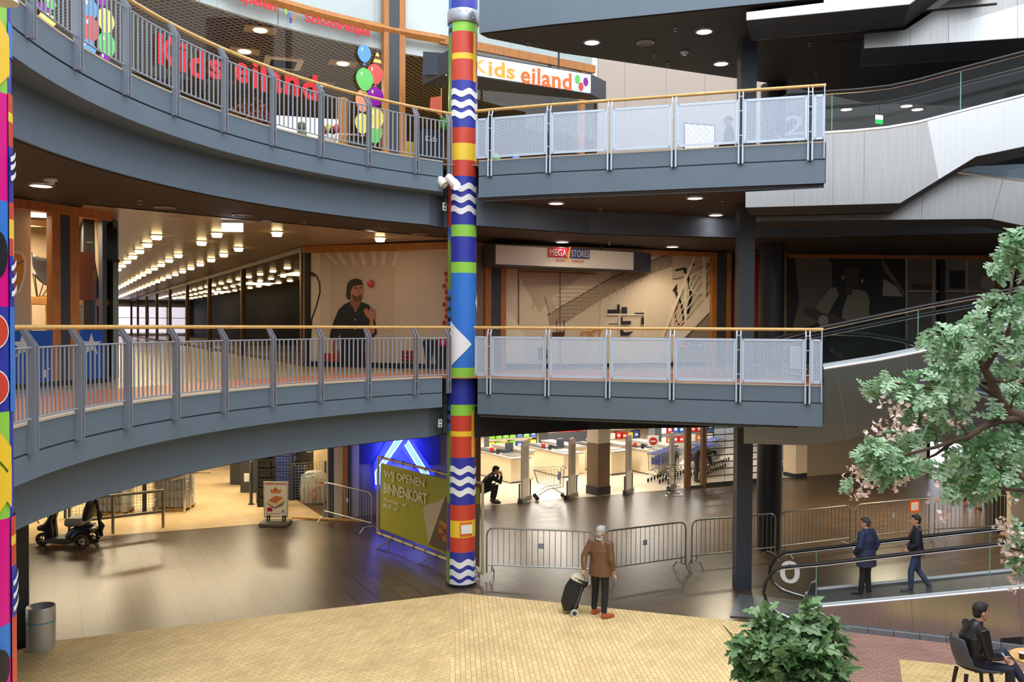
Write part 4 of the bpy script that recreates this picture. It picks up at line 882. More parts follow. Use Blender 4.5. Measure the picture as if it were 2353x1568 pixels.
# lettering on the glass
def glass_text(txt, x0, x1, yc, hpx, m, name, label, bold=.02):
    a, b = arcray(x0, yc, RK-.06), arcray(x1, yc, RK-.06); c = arcray((x0+x1)/2, yc, RK-.06); d = Vector((b.x-a.x, b.y-a.y, 0)); w = d.length; h = hpx*c.y/FPX
    r = thing(name, label, 'lettering', c); q = MB(); add_text(q, txt, c, d, (0, 0, 1), 1, m, .01, bold, fit=(w, h)); q.build('letters', None, r); return r
M_red = mat('red_lettering', (214, 20, 34), .5)
glass_text('Schoolreisjes', 703, 852, 60, 26, M_red, 'lettering', 'red word Schoolreisjes on the toy shop glass', .028)
glass_text('rspelen', 536, 636, 5, 26, M_red, 'lettering', 'red word ending in spelen at the top edge of the toy shop glass', .028)
m = MB(); c = arcray(668, 35, RK-.06)
for dx, dz, cc in ((-.1, .06, 'green'), (-.02, .0, 'sky_blue'), (.06, -.03, 'orange'), (.0, -.12, 'navy')): m.use(MATS['column_'+cc]); m.box(c + Vector((dx, dx*.6, dz)), (.05, .01, .12), R(40))
tag(m.build('window_sticker', None), 'tiny coloured logo sticker between the two red words on the toy shop glass', 'sticker')
r = thing('lettering', 'big red letters Kids eiland on the glass behind the curved upper balustrade', 'lettering', arcray(550, 160, RK-.08))
for ch, x, y, w, h in (('K', 386, 118, 46, 70), ('i', 421, 132, 14, 66), ('d', 452, 146, 34, 66), ('s', 496, 160, 30, 44), ('e', 556, 168, 31, 46), ('i', 587, 172, 12, 62), ('l', 606, 180, 12, 62), ('a', 634, 190, 27, 48), ('n', 671, 196, 32, 46), ('d', 712, 200, 34, 58)):
    c = arcray(x, y, RK-.08); a, b = arcray(x-w/2, y, RK-.08), arcray(x+w/2, y, RK-.08); d = Vector((b.x-a.x, b.y-a.y, 0)); q = MB(); add_text(q, ch, c, d, (0, 0, 1), 1, M_red, .03, .03, fit=(d.length, h*c.y/FPX)); q.build('letter', None, r)
# balloon stickers
def balloon(root, px, py, rx, ry, col, k):
    c = arcray(px, py, RK-.07); s = c.y/FPX; t = math.atan2(c.y-CY, c.x-CX); d = Vector((-math.sin(t), math.cos(t), 0)); n = Vector((math.cos(t), math.sin(t), 0)); q = MB(); q.use(mat('balloon_'+col[0], col[1], .25))
    pts = []
    for i in range(24):
        a = 2*pi*i/24; e = 1 - .18*max(0, -math.sin(a)); pts.append(c - n*(.004*k) + d*(rx*s*1.35*math.cos(a)*e) + Vector((0, 0, ry*s*math.sin(a))))
    q.slab(pts, -n*.003); k2 = c - Vector((0, 0, ry*s*1.0)); q.slab([k2 - n*.004*k, k2 - n*.004*k - d*.04 - Vector((0, 0, .06)), k2 - n*.004*k + d*.04 - Vector((0, 0, .06))], -n*.003)
    q.use(mat('balloon_shine', (250, 250, 250), .3)); h = c - n*(.004*k+.005) + d*(rx*s*.5) + Vector((0, 0, ry*s*.45)); q.slab([h + d*.02*math.cos(2*pi*i/8) + Vector((0, 0, .045*math.sin(2*pi*i/8))) for i in range(8)], -n*.002)
    q.build('balloon', None, root)
bc = {'b': ('blue', (96, 160, 232)), 'r': ('red', (226, 84, 76)), 'g': ('green', (110, 206, 104)), 'p': ('purple', (140, 16, 160)), 'y': ('yellow', (238, 222, 110)), 'o': ('orange', (240, 150, 110))}
r = thing('window_sticker', 'stack of balloon stickers with a party hat beside the toy shop wooden post', 'sticker', arcray(850, 220, RK-.07))
for k, (x, y, rx, ry, c) in enumerate(((833, 232, 13, 26, 'o'), (832, 284, 13, 24, 'y'), (861, 304, 14, 26, 'g'), (863, 272, 15, 25, 'y'), (862, 222, 15, 22, 'p'), (861, 171, 15, 23, 'r'), (837, 183, 16, 26, 'g'), (836, 124, 12.5, 20, 'b'))): balloon(r, x, y, rx, ry, bc[c], k)
c = arcray(867, 133, RK-.08); t = math.atan2(c.y-CY, c.x-CX); d = Vector((-math.sin(t), math.cos(t), 0)); n = Vector((math.cos(t), math.sin(t), 0)); q = MB()
for k in range(5): q.use(MATS['balloon_yellow'] if k % 2 else mat('hat_brown', (130, 50, 40), .5)); w0, w1 = .14*(1-k/5), .14*(1-(k+1)/5); q.slab([c - d*w0 + Vector((0, 0, -.2+.08*k)), c + d*w0 + Vector((0, 0, -.2+.08*k)), c + d*w1 + Vector((0, 0, -.12+.08*k)), c - d*w1 + Vector((0, 0, -.12+.08*k))], -n*.004)
q.build('party_hat', None, r)
r = thing('window_sticker', 'stack of balloon stickers behind the upper balustrade at far left', 'sticker', arcray(220, 70, RK-.07))
for k, (x, y, rx, ry, c) in enumerate(((206, 20, 16, 26, 'b'), (232, -8, 14, 22, 'p'), (207, 66, 17, 30, 'r'), (242, 48, 17, 28, 'y'), (244, 104, 17, 30, 'g'), (200, 112, 16, 22, 'b'), (238, 133, 10, 9, 'p'), (98, 20, 13, 14, 'p'), (106, 46, 17, 16, 'y'), (112, 8, 12, 14, 'g'))): balloon(r, x, y, rx, ry, bc[c], k)
# illuminated sign of the toy shop
EA, EB = (-1.53, 20.53), (2.0, 22.4)
r, d, n = sign_box('shop_sign', 'long illuminated white Kids eiland sign above the perforated upper balustrade', EA, EB, 11.56, 12.02, (-2.25, 21.6), (2.45, 23.1), emis('sign_glow', (255, 244, 232), 1.5))
for i, (word, x0, x1, y, hh, cc) in enumerate((('K', 1086, 1119, 152, 30, (236, 176, 96)), ('ids', 1123, 1183, 161, 36, (226, 158, 62)), ('eiland', 1198, 1314, 180, 40, (222, 106, 52)))):
    a, b = V(x0, y, EA, EB, .02), V(x1, y, EA, EB, .02); c = V((x0+x1)/2, y, EA, EB, .02); q = MB(); add_text(q, word, c, d, (0, 0, 1), 1, mat('sign_letter_%d' % i, cc, .5, emit=.35), .01, .028, spacing=1.08, fit=((b-a).length, hh*c.y/FPX)); q.build('lettering', None, r)
q = MB(); q.use(mat('sign_green', (190, 214, 200), .5, emit=.5)); a = [V(x, y, EA, EB, .018) for x, y in ((1318, 168.5), (1353, 173.5), (1353, 214.5), (1318, 209))]; q.slab(a, -n*.004)
for x, y, cc in ((1327, 182, 'green'), (1346, 188, 'purple'), (1335, 199, 'red')):
    q.use(MATS['balloon_'+cc]); c = V(x, y, EA, EB, .03); q.slab([c + d*.075*math.cos(2*pi*i/14) + Vector((0, 0, .11*math.sin(2*pi*i/14))) for i in range(14)], -n*.004)
q.build('picture', None, r)
area('sign_wash', (.2, 20.9, 11.4), 2.5, .2, 12, (1, .95, .88), (0, 0, R(27)))
# plain beige wall beyond the toy shop
WA, WB = (2.45, 25.3), (7.9, 25.5)
M_beige = bricks('beige_wall_panels', (226, 210, 196), (222, 206, 192), (176, 160, 148), 1.6, 2.4, .01, .6, 0, 0, 0, .3, .03)
struct(MB().strip([WA, WB], 9, 15.5, .2).build('wall_far', mat('beige_wall', (186, 170, 157), .6)))
for x in (1435, 1530, 1618, 1690): q = V(x, 300, WA, WB, .004); MB().bar((q.x, q.y, 9), (q.x, q.y, 15), .012, .006).build('trim_14', mat('panel_joint', (170, 154, 142), .7))['kind'] = 'structure'
struct(MB().strip([(7.9, 25.5), (24, 23)], 9, 13, .2).build('wall_far', M_dark))
r = thing('light_poster', 'backlit white poster with a diamond lattice on the beige upper wall', 'poster', V(1607, 345, WA, WB, .05))
a = [V(x, y, WA, WB, .05) for x, y in ((1571, 281), (1644, 287), (1644, 349), (1571, 349))]; MB().slab(a, (0, .06, 0)).build('frame', M_dkpost, r)
a = [V(x, y, WA, WB, .06) for x, y in ((1574, 285), (1641, 290), (1641, 347), (1574, 347))]; q = MB(); q.use(emis('poster_glow', (255, 246, 236), 1.3)); q.poly(a); q.use(M_dkpost)
for k in range(-3, 6):
    for s in (1, -1):
        p0 = V(1574 + 14*k, 290 if s > 0 else 346, WA, WB, .064); p1 = V(1574 + 14*k + 56, 346 if s > 0 else 290, WA, WB, .064)
        lo, hi = V(1574, 290, WA, WB, .064).x, V(1641, 290, WA, WB, .064).x; t0 = max(0, (lo-p0.x)/(p1.x-p0.x)); t1 = min(1, (hi-p0.x)/(p1.x-p0.x))
        if t1 > t0: q.bar(p0.lerp(p1, t0), p0.lerp(p1, t1), .018, .004)
q.build('print', None, r)
# ---------------------------------------------------------------- lamps in the ceilings
E_warm = emis('corridor_lamp_glow', (255, 222, 160), 14); E_white = emis('downlight_glow', (255, 236, 232), 12)
def corridor_lamp():
    r = thing('corridor_lamp', 'x', 'ceiling light', (0, 0, 0), 'corridor ceiling lamps')
    MB().lathe((0, 0, 0), [(.17, .03), (.17, -.02), (.13, -.025), (.13, .0)], 16).build('ring', mat('lamp_ring', (206, 190, 160), .35, metal=.4), r, smooth=40)
    MB().lathe((0, 0, 0), [(.0, -.11), (.1, -.105), (.115, -.05), (.125, .0)], 16, cap=False).build('lamp_glass', E_warm, r, smooth=60)
    return r
cl = corridor_lamp(); cl.location = (*uv(19.82, 4.45), 7.68); cl['label'] = 'nearest lamp of the right-hand row in the corridor ceiling'
names = {2.15: 'left-hand', 3.3: 'middle', 4.45: 'right-hand'}
for w, u0, skip in ((2.15, 22.04, ()), (3.3, 20.73, (2,)), (4.45, 22.1, (0,))):
    for k in range(24):
        u = u0 + 2.32*k
        if k in skip or u > 78: continue
        first = (w == 2.15 and k == 0) or (w == 3.3 and k == 0) or (w == 4.45 and k == 1)
        copy_tree(cl, (*uv(u, w), 7.68), label=('%s lamp of the %s row in the corridor ceiling' % ('nearest' if w < 4 else 'second nearest', names[w])) if first else 'round warm lamp further along the %s row of the corridor ceiling' % names[w])
copy_tree(cl, (-3.15, 20.75, 7.68), label='single warm ceiling lamp above the mural of the man with an apple')
for u, p in ((21, 110), (26, 130), (33, 160), (42, 200), (54, 260), (68, 300)): area('corridor_light', (*uv(u, 3.4), 7.5), 1.5, 2.6, p*.36, (1, .8, .52), (0, 0, R(27.8)))
area('mural_fill', (-3.6, 20.9, 7.55), 1.6, .5, 9, (1, .8, .58));  # unseen fill added to brighten the apple mural
def downlight(px, py, z, label, on=True, power=0):
    q = G(px, py, z); r = thing('downlight', label, 'ceiling light', q, 'round ceiling downlights' if on else 'unlit ceiling discs')
    MB().lathe(q, [(.19, .0), (.19, -.012), (.15, -.018), (.15, -.0)], 24, cap=False).build('trim_ring', mat('pale_ring', (150, 140, 134), .4), r, smooth=40)
    MB().lathe(q - Vector((0, 0, .006)), [(.0, 0), (.155, 0)], 24, cap=False).build('lamp_disc', E_white if on else mat('unlit_disc', (120, 112, 106), .5), r)
    if power: spot('downlight_beam', q - Vector((0, 0, .05)), power, (1, .88, .74), 120, .8)
for a in ((1360, 97, 11.636, 'lit downlight in the upper right soffit, nearest the striped column', True, 60), (1618, 72, 11.636, 'lit downlight in the upper right soffit, highest of its three', True, 60), (1657, 146, 11.636, 'lit downlight in the upper right soffit, nearest the square column', True, 60),
          (1483, 98, 11.636, 'unlit round disc in the upper right soffit between two lit downlights', False, 0),
          (1278, 467, 8.205, 'lit downlight under the right-hand upper gallery, nearest the striped column', True, 40), (1597, 455, 8.205, 'lit downlight under the right-hand upper gallery, nearer of the pair by the square column', True, 40), (1645, 494, 8.205, 'lit downlight under the right-hand upper gallery, farther of the pair by the square column', True, 12),
          (1292, 556, 7.695, 'lit downlight just above the long white shop sign', True, 40), (1545, 567, 7.695, 'lit downlight right of the long white shop sign', True, 60),
          (94, 426, 7.695, 'lit downlight in the curved soffit at far left over the furniture shop', True, 40), (407, 494, 7.695, 'lit downlight in the curved soffit beside an unlit disc', True, 40), (607, 510, 7.695, 'lit downlight in the curved soffit above the corridor', True, 40), (846, 531, 7.695, 'lit downlight in the curved soffit above the apple mural', True, 40),
          (378, 477, 7.695, 'unlit disc in the curved soffit over the corridor mouth', False, 0), (556, 494, 7.695, 'unlit disc in the curved soffit above the glowing sign box', False, 0), (965, 538, 7.695, 'small unlit disc in the curved soffit nearest the striped column', False, 0)): downlight(*a)
for x, y, p in ((1.3, 20.2, 70), (4.2, 22.0, 110)): spot('sign_spot', (x, y, 7.62), p, (1, .8, .52), 110, .7, (R(30), 0, R(-20)))
area('hall_fill', (2.6, 21.2, 7.6), 3.2, .5, 16, (1, .86, .66), (R(14), 0, R(22)))  # unseen fill added to brighten the stair mural and sign
def sprinkler(px, py, z, label):
    q = G(px, py, z); r = tag(MB().lathe(q, [(.045, 0), (.04, -.02), (.014, -.025), (.014, -.06), (.035, -.065), (.035, -.075), (.0, -.078)], 10).build('sprinkler', mat('sprinkler_metal', (150, 140, 130), .4, metal=.5), smooth=40), label, 'sprinkler', 'ceiling sprinklers')
for i, (x, y, z) in enumerate(((1213, 98, 11.636), (1552, 64, 11.636), (1502, 124, 11.636), (1535, 145, 11.636), (1827, 67, 11.636), (1861, 98, 11.636), (1876, 168, 11.636), (1380, 480, 8.205), (1661, 463, 8.205), (320, 460, 7.695), (700, 510, 7.695), (1400, 556, 7.695))):
    sprinkler(x, y, z, ('sprinkler in the upper soffit nearest the striped column', 'sprinkler in the upper soffit beside the highest lit downlight', 'sprinkler in the upper soffit below the unlit disc', 'sprinkler in the upper soffit lowest of its cluster', 'sprinkler in the upper soffit under the bright walkway body', 'sprinkler in the upper soffit left of the squared walkway end', 'sprinkler in the upper soffit above the balustrade end', 'sprinkler under the right-hand upper gallery in the middle', 'sprinkler under the upper gallery beside the steel walkway end', 'sprinkler in the curved soffit over the corridor mouth', 'sprinkler in the curved soffit right of the glowing sign box', 'sprinkler above the middle of the long white sign')[i])
for px, py, z, lb_ in ((1573, 119, 11.636, 'white smoke detector in the upper right soffit'), (116, 411, 7.695, 'white smoke detector in the curved soffit at far left')):
    q = G(px, py, z); r = thing('smoke_detector', lb_, 'smoke detector', q); MB().lathe(q, [(.09, 0), (.09, -.03), (.06, -.035)], 20).build('base', M_white, r, smooth=40); MB().lathe(q, [(.055, -.035), (.05, -.08), (.0, -.085)], 16).build('sensor', M_white, r, smooth=40)
# spot lamps fixed on the curved fascia beside the striped column
for i, (px, py) in enumerate(((1012, 415), (1040, 418))):
    q = D(px, py, 18.2 - .1*i); r = thing('spotlight', ('left white cylindrical spotlight beside the striped column', 'right white cylindrical spotlight beside the striped column, its mouth glowing')[i], 'spotlight', q)
    d = Vector((.62, -.35, -.7)).normalized(); x = d.orthogonal().normalized(); Mx = Matrix((x, d.cross(x), d)).transposed()
    MB().lathe(q, [(.0, -.17), (.075, -.17), (.085, -.15), (.085, .0), (.1, .01), (.1, .15), (.092, .155), (.085, .1)], 20, Mx, cap=False).build('housing', M_white, r, smooth=40)
    MB().lathe(q + d*.12, [(.0, 0), (.088, 0)], 20, Mx, cap=False).build('lamp', emis('spot_glow', (255, 240, 220), 5) if i else M_white, r)
    MB().bar(q, q + Vector((-.16, .12, -.02)), .03, .03).lathe(q + Vector((-.17, .12, -.06)), [(.06, 0), (.07, .05), (.05, .1)], 14).build('bracket', M_white, r)
for px, py, lb_ in ((1021, 475, 'small white wall socket plate with dark marks below the spotlights'), (1011, 973, 'small white plate on the middle gallery fascia beside the striped column')):
    a = arc_at(px, RA+.33); q = arcray(px, py, RA+.33); m = MB(); t = tang(a); m.use(M_white); m.bar(q - t*.0 - Vector((0, 0, .085)), q + Vector((0, 0, .085)), .09, .02, up=t.cross(Vector((0, 0, 1)))); m.use(M_dark)
    for dz in (.04, -.04): m.box(q + t*-.0 + rad(a)*-.012 + Vector((0, 0, dz)), (.012, .04, .03), R(a))
    tag(m.build('socket_plate', None), lb_, 'plate')
m = MB(); q = [arcray(1024, 432, RA+.3), arcray(1026, 462, RA+.3), arcray(1023, 474, RA+.3)]; tag(m.tube(q, .008, 6).build('cable', M_black), 'thin black cable from the spotlights to the socket plate', 'cable')
# ---------------------------------------------------------------- ground floor: shells, bulkhead, supermarket
struct(MB().slab([(*sm(-1.0, 0), 2.42), (*sm(11, 0), 2.42), (*sm(11, 0), 3.22), (*sm(-1.0, 0), 3.22)], (*(SN*.25), 0)).build('trim_15', mat('black_bulkhead', (22, 22, 24), .6)))
M_mwall = mat('market_wall', (226, 214, 196), .6)
struct(MB().strip([sm(-1.0, 15), sm(16, 15)], 0, 3.2, .2).build('wall_market', mat('market_back_wall', (170, 140, 104), .6)))
struct(MB().strip([sm(-.75, .3), sm(-.75, 15)], 0, 3.2, .15).build('wall_market', M_mwall))
struct(MB().prism([sm(-.8, .3), sm(16, .3), sm(16, 15), sm(-.8, 15)], 3.12, 3.18).build('ceiling', M_white))
for t, w, p in ((1.5, 2.5, 115), (4.8, 2.5, 115), (8.0, 3, 110), (2, 7, 160), (6, 7, 160), (3, 12, 190), (8, 11, 190), (11.5, 5, 150), (11, 9, 150)): area('market_light', (*sm(t, w), 3.05), 2.0, .6, p, (1, .94, .84), (0, 0, math.atan2(SD.y, SD.x)))
# warm shop on the left, wall behind the blue letter
struct(MB().strip([uv(46, -14), uv(46, 2), uv(29, 8.8), (-.95, 26.9)][:2], 0, 3.2, .2).build('wall_far', mat('warm_shop_wall', (190, 160, 116), .7)))
struct(MB().prism([(-6, 24.4)] + [uv(46, 6), uv(46, -14), (-24, 22), (-14, 22)], 3.1, 3.18).build('ceiling', mat('warm_shop_ceiling', (200, 180, 150), .7)))
for x, y, p in ((-9.5, 26.5, 200), (-13, 25.5, 230), (-8.5, 31, 200), (-13.5, 31, 200), (-7.2, 26.4, 60)): area('shop_light', (x, y, 3.05), 2.4, .7, p, (1, .84, .56), (0, 0, R(28)))
for x, y, p in ((-8.2, 19.5, 60), (-6.0, 21.2, 60)): area('passage_light', (x, y, 3.12), 1.2, .4, p, (1, .8, .5), (0, 0, R(28)))
BWA, BWB = (-5.25, 25.05), (-2.05, 26.15)
struct(MB().strip([(-5.3, 25.1), (-1.9, 26.3), sm(-.95, .05)], 0, 3.2, .2).build('wall_shop', mat('grey_violet_wall', (120, 116, 128), .5)))
e = struct(thing('door_1', None, None, (-5.2, 25.0, 0)))
for x0, x1, m_ in ((755, 766, M_dkpost), (789, 800, M_frame), (801, 808, M_dkpost)): upright(e, 'door_post', BWA, BWB, x0, x1, 0, 3.15, m_, .16, .12)
upright(e, 'door_panel', BWA, BWB, 767, 788, 0, 3.15, M_mwall, .05, .06); upright(e, 'side_panel', BWA, BWB, 808, 826, 0, 3.15, mat('pale_violet_panel', (170, 164, 168), .5), .05, .04)
a = [V(x, y, BWA, BWB, .03) for x, y in ((827, 985), (1012, 985), (1012, 1068), (827, 1066))]; m = MB(); m.slab(a, (0, .02, 0)); struct(m.build('wall_shop', mat('deep_blue_wall_panel', (34, 40, 120), .4)))
struct(MB().strip([(-7.6, 32.0), (-5.45, 28.3), (-5.3, 25.3)], 0, 3.2, .1).build('wall_shop', mat('cream_side_wall', (196, 172, 130), .6)))
tag(MB().slab([V(745, 1120, BWA, BWB, .2), V(752, 1120, BWA, BWB, .2), V(752, 1110, BWA, BWB, .2), V(745, 1110, BWA, BWB, .2)], (0, .03, 0)).build('wall_switch', M_white), 'white wall switch by the door post left of the violet wall', 'switch')
# glowing letter sign
r = thing('letter_sign', 'glowing blue neon letter A on the wall behind the green banner', 'sign', V(935, 1060, BWA, BWB, .1)); pv = lambda x, y, o=.1: V(x, y, BWA, BWB, o)
Eb, Ew, El = emis('neon_blue', (20, 30, 255), 4.5), emis('neon_white', (240, 245, 255), 4), emis('neon_pale_blue', (110, 160, 255), 2.2)
n_ = Vector((.33, -.94, 0)).normalized()
MB().slab([pv(894, 1003), pv(941, 1001), pv(1000, 1092), pv(968, 1092), pv(923, 1034), pv(884, 1086), pv(876, 1124), pv(862, 1124), pv(860, 1064)], n_*-.1).build('letter_body', Eb, r)
for nm, mm, pp in (('left_band', El, [(914, 1003), (930, 1003), (884, 1068), (874, 1084), (873, 1114), (864, 1114), (862, 1086), (870, 1072)]), ('right_band', El, [(930, 1023), (938, 1013), (985, 1090), (969, 1090)])): MB().slab([pv(*p, .11) for p in pp], n_*.012).build(nm, mm, r)
for aa, bb in (((914, 1003), (862, 1086)), ((930, 1003), (876, 1080)), ((930, 1023), (970, 1090)), ((938, 1013), (986, 1090)), ((862, 1086), (864, 1114))): MB().bar(pv(*aa, .13), pv(*bb, .13), .035, .02).build('neon_line', Ew, r)
area('letter_glow', V(925, 1050, BWA, BWB, .5), 1.2, .9, 45, (.12, .16, 1), (R(90), 0, R(19)))

# ---------------------------------------------------------------- crowd barriers
def barrier(px0, py0, px1, py1, label, feet=True, tagged=True, group='crowd barriers'):
    a, b = G(px0, py0), G(px1, py1); d = (b-a).normalized(); n = Vector((-d.y, d.x, 0)); L = (b-a).length; Z = Vector((0, 0, 1)); r = thing('crowd_barrier', label, 'barrier', (a+b)/2, group)
    a = a + d*.05; b = b - d*.05; L -= .1; m = MB(); k = .16
    pts = [a + Z*.1, a + Z*(1.1-k)] + [a + d*(k - k*math.cos(R(t))) + Z*(1.1 - k + k*math.sin(R(t))) for t in (30, 60, 90)] + [b - d*(k - k*math.cos(R(t))) + Z*(1.1 - k + k*math.sin(R(t))) for t in (90, 60, 30)] + [b + Z*(1.1-k), b + Z*.1]
    m.tube(pts, .019, 8); m.build('frame_tube', M_steelbar, r, smooth=50)
    MB().tube([a + Z*.28, b + Z*.28], .016, 6).build('bottom_rail', M_steelbar, r)
    m = MB(); nb = max(4, round(L/.125))
    for i in range(1, nb): q = a + d*(L*i/nb); m.tube([q + Z*.28, q + Z*1.09], .0075, 5, cap=False)
    m.build('bar_panel', M_steelbar, r)
    for q, s in ((a, 1), (b, -1)):
        q2 = q + d*(.12*s); MB().tube([q2 - n*.3 + Z*.012, q2 - n*.16 + Z*.16, q2 + n*.16 + Z*.16, q2 + n*.3 + Z*.012], .014, 6).bar(q2 + Z*.16, q2 + Z*.28, .03, .03).build('foot', M_steelbar, r)
    if tagged: q = a + d*(L*.5) + Z*.74; MB().slab([q - d*.055 - Z*.06, q + d*.055 - Z*.06, q + d*.055 + Z*.06, q - d*.055 + Z*.06], -n*.006).build('name_plate', mat('plate_grey', (150, 154, 160), .5), r)
    return r
barrier(1113, 1327, 1374, 1338, 'crowd barrier next to the striped column, left of the man in the brown jacket')
barrier(1379, 1338, 1579, 1308, 'crowd barrier directly behind the man in the brown jacket')
barrier(1585, 1306, 1785, 1284, 'crowd barrier passing behind the square steel column')
barrier(1790, 1282, 1956, 1261, 'crowd barrier right of the thick round dark column')
b5 = barrier(1962, 1260, 2137, 1241, 'crowd barrier with the orange notice, behind the moving walkway riders')
barrier(2143, 1241, 2320, 1231, 'farthest right crowd barrier under the tree branches', tagged=False)
a, b = G(1962, 1260), G(2137, 1241); d = (b-a).normalized(); q = a + d*((b-a).length*.77) + Vector((0, 0, .93)); n = Vector((d.y, -d.x, 0)); m = MB(); Z = Vector((0, 0, 1))
m.use(mat('notice_orange', (222, 88, 30), .5)); m.slab([q - d*.16 - Z*.15 + n*.03, q + d*.16 - Z*.15 + n*.03, q + d*.16 + Z*.15 + n*.03, q - d*.16 + Z*.15 + n*.03], n*.01); m.use(M_white); m.slab([q - d*.115 - Z*.1 + n*.04, q + d*.115 - Z*.1 + n*.04, q + d*.115 + Z*.1 + n*.04, q - d*.115 + Z*.1 + n*.04], n*.004)
m.use(M_grey)
for k in range(6): m.bar(q - d*.09 + Z*(.07-.028*k) + n*.045, q + d*.09 + Z*(.07-.028*k) + n*.045, .008, .004)
tag(m.build('paper_notice', None), 'orange framed white notice hung on a crowd barrier', 'notice')
barrier(743, 1196, 856, 1227, 'crowd barrier left of the green banner, in front of the violet wall', group=None)

# ---------------------------------------------------------------- green banner in its pole frame
PA, PB = (-3.46, 22.3), (-.58, 18.95)
r = thing('banner', 'olive green banner WIJ OPENEN BINNENKORT laced in a pole frame', 'banner', (-2.0, 20.6, 0)); bv = lambda x, y, o=0: V(x, y, PA, PB, o)
bd_ = Vector((PB[0]-PA[0], PB[1]-PA[1], 0)).normalized(); bn = Vector((bd_.y, -bd_.x, 0))
M_pole = mat('pale_pole', (206, 186, 140), .4, metal=.3)
P4 = [bv(869, 1050), bv(1109, 1112), bv(1109, 1318), bv(868, 1225)]
for i, nm in ((0, 'top_pole'), (1, 'side_pole'), (2, 'bottom_pole'), (3, 'side_pole')): MB().tube([P4[i], P4[(i+1) % 4]], .032, 10).build(nm, M_pole, r, smooth=40)
for k in range(9):
    for pa, pb in ((P4[0], P4[1]), (P4[3], P4[2])): q = pa.lerp(pb, (k+.5)/9); MB().tube([q + bn*.05*math.cos(R(s)) + Vector((0, 0, .05*math.sin(R(s)))) for s in range(0, 360, 45)], .008, 4, closed=True).build('lacing', M_black, r)
m = Art(PA, PB, 0.0, .002); m.shape([(875, 1064), (1102, 1122), (1102, 1304), (873, 1215)], mat('banner_olive', (170, 166, 40), .55)); m.shape([(1023, 1142), (1102, 1160), (1102, 1304), (984, 1252)], mat('banner_photo', (110, 92, 62), .55)).shape([(1023, 1142), (1008, 1153), (978, 1160), (972, 1172), (978, 1205), (984, 1254)], mat('banner_curl', (206, 186, 152), .55))
for k in range(12): m.disc(1014 + (k % 4)*9, 1205 + (k//4)*14 + (k % 4)*5, 7, 8, (mat('print_orange', (200, 130, 50), .5), pRd)[k % 3 == 2], 9)
m.shape([(1004, 1200), (1010, 1205), (1040, 1256), (1034, 1258)], mat('print_crate', (150, 110, 60), .5))
m.build('sheet', None, r)
M_bt = mat('banner_cream', (232, 226, 190), .55); q = MB()
def ban(txt, x0, y0, x1, y1, h, bold=.02): q = MB(); a, b = bv(x0, y0, .04), bv(x1, y1, .04); c = (a+b)/2; add_text(q, txt, c, bd_, (0, 0, 1), 1, M_bt, .004, bold, fit=((Vector((b.x-a.x, b.y-a.y))).length, h*c.y/FPX)); q.build('lettering', None, r)
ban('WIJ OPENEN', 882, 1092, 975, 1113, 24); ban('BINNENKORT', 882, 1122, 981, 1147, 26); ban('Woensdag 1 mei', 882, 1150, 934, 1161, 12, .008); ban('08.00 uur', 881, 1163, 914, 1169, 10, .008)
for t in (.12, .55, .97):
    f = P4[3].lerp(P4[2], t); MB().tube([f, Vector((f.x, f.y, .02)) - bn*.0], .02, 6).tube([Vector((f.x, f.y, f.z*.6)), Vector((f.x, f.y, .015)) + bn*.35], .018, 6).build('foot', M_steelbar, r)

# ---------------------------------------------------------------- pavement sign with a waffle poster
q = G(633, 1206); r = thing('pavement_sign', 'white framed pavement sign with a waffle poster on a grey base', 'sign', q); F = lambda x, y, o=0: D(x, y, q.y + o)
m = MB(); m.slab([(q.x-.4, q.y-.3, .0), (q.x+.4, q.y-.3, .0), (q.x+.4, q.y+.3, .0), (q.x-.4, q.y+.3, .0)], (0, 0, .1)); m.build('base', mat('grey_rubber', (104, 100, 92), .6), r, bevel=.03)
for dx in (-.22, .22): MB().tube([(q.x+dx, q.y-.03, .1), (q.x+dx, q.y-.03, .26)], .022, 8).tube([(q.x+dx+.06, q.y-.03, .1), (q.x+dx+.06, q.y-.03, .26)], .022, 8).build('spring', M_black, r)
MB().slab([F(605, 1107), F(662, 1108), F(661, 1190), F(606, 1190)], (0, .05, 0)).build('frame', mat('frame_silver', (206, 200, 186), .4), r, bevel=.008)
m = MB(); m.use(mat('poster_paper', (238, 230, 216), .5)); m.poly([F(608, 1110, -.006), F(659, 1111, -.006), F(658, 1187, -.006), F(609, 1187, -.006)])
def pp(mm, pts, o): m.use(mm); m.poly([F(x, y, o) for x, y in pts])
mo = mat('poster_orange', (214, 96, 40), .5); pp(mo, [(609, 1111), (632, 1111), (630, 1114), (609, 1114)], -.008); pp(mat('logo_red', (190, 16, 56), .4), [(632, 1112), (658, 1112), (658, 1114), (632, 1114)], -.008)
pp(mo, [(621, 1124), (627, 1128), (633, 1119), (640, 1128), (646, 1124), (644, 1134), (623, 1134)], -.008); pp(mat('poster_orange2', (226, 140, 92), .5), [(624, 1129), (643, 1129), (642, 1133), (625, 1133)], -.009)
pp(mat('poster_shadow', (120, 112, 110), .5), [(612, 1158), (634, 1150), (654, 1152), (650, 1162), (632, 1170)], -.008); pp(mat('poster_cream', (236, 206, 160), .5), [(612, 1156), (630, 1143), (652, 1146), (652, 1154), (632, 1166)], -.009); pp(mat('poster_waffle', (214, 132, 74), .5), [(616, 1151), (632, 1140), (651, 1143), (634, 1157)], -.010)
for k in range(4): pp(mat('poster_waffle2', (178, 92, 46), .5), [(618+5*k, 1150-2.6*k), (619.3+5*k, 1149.4-2.6*k), (636.6+4.6*k*.9, 1155-3*k), (635+4.6*k*.9, 1156-3*k)], -.011)
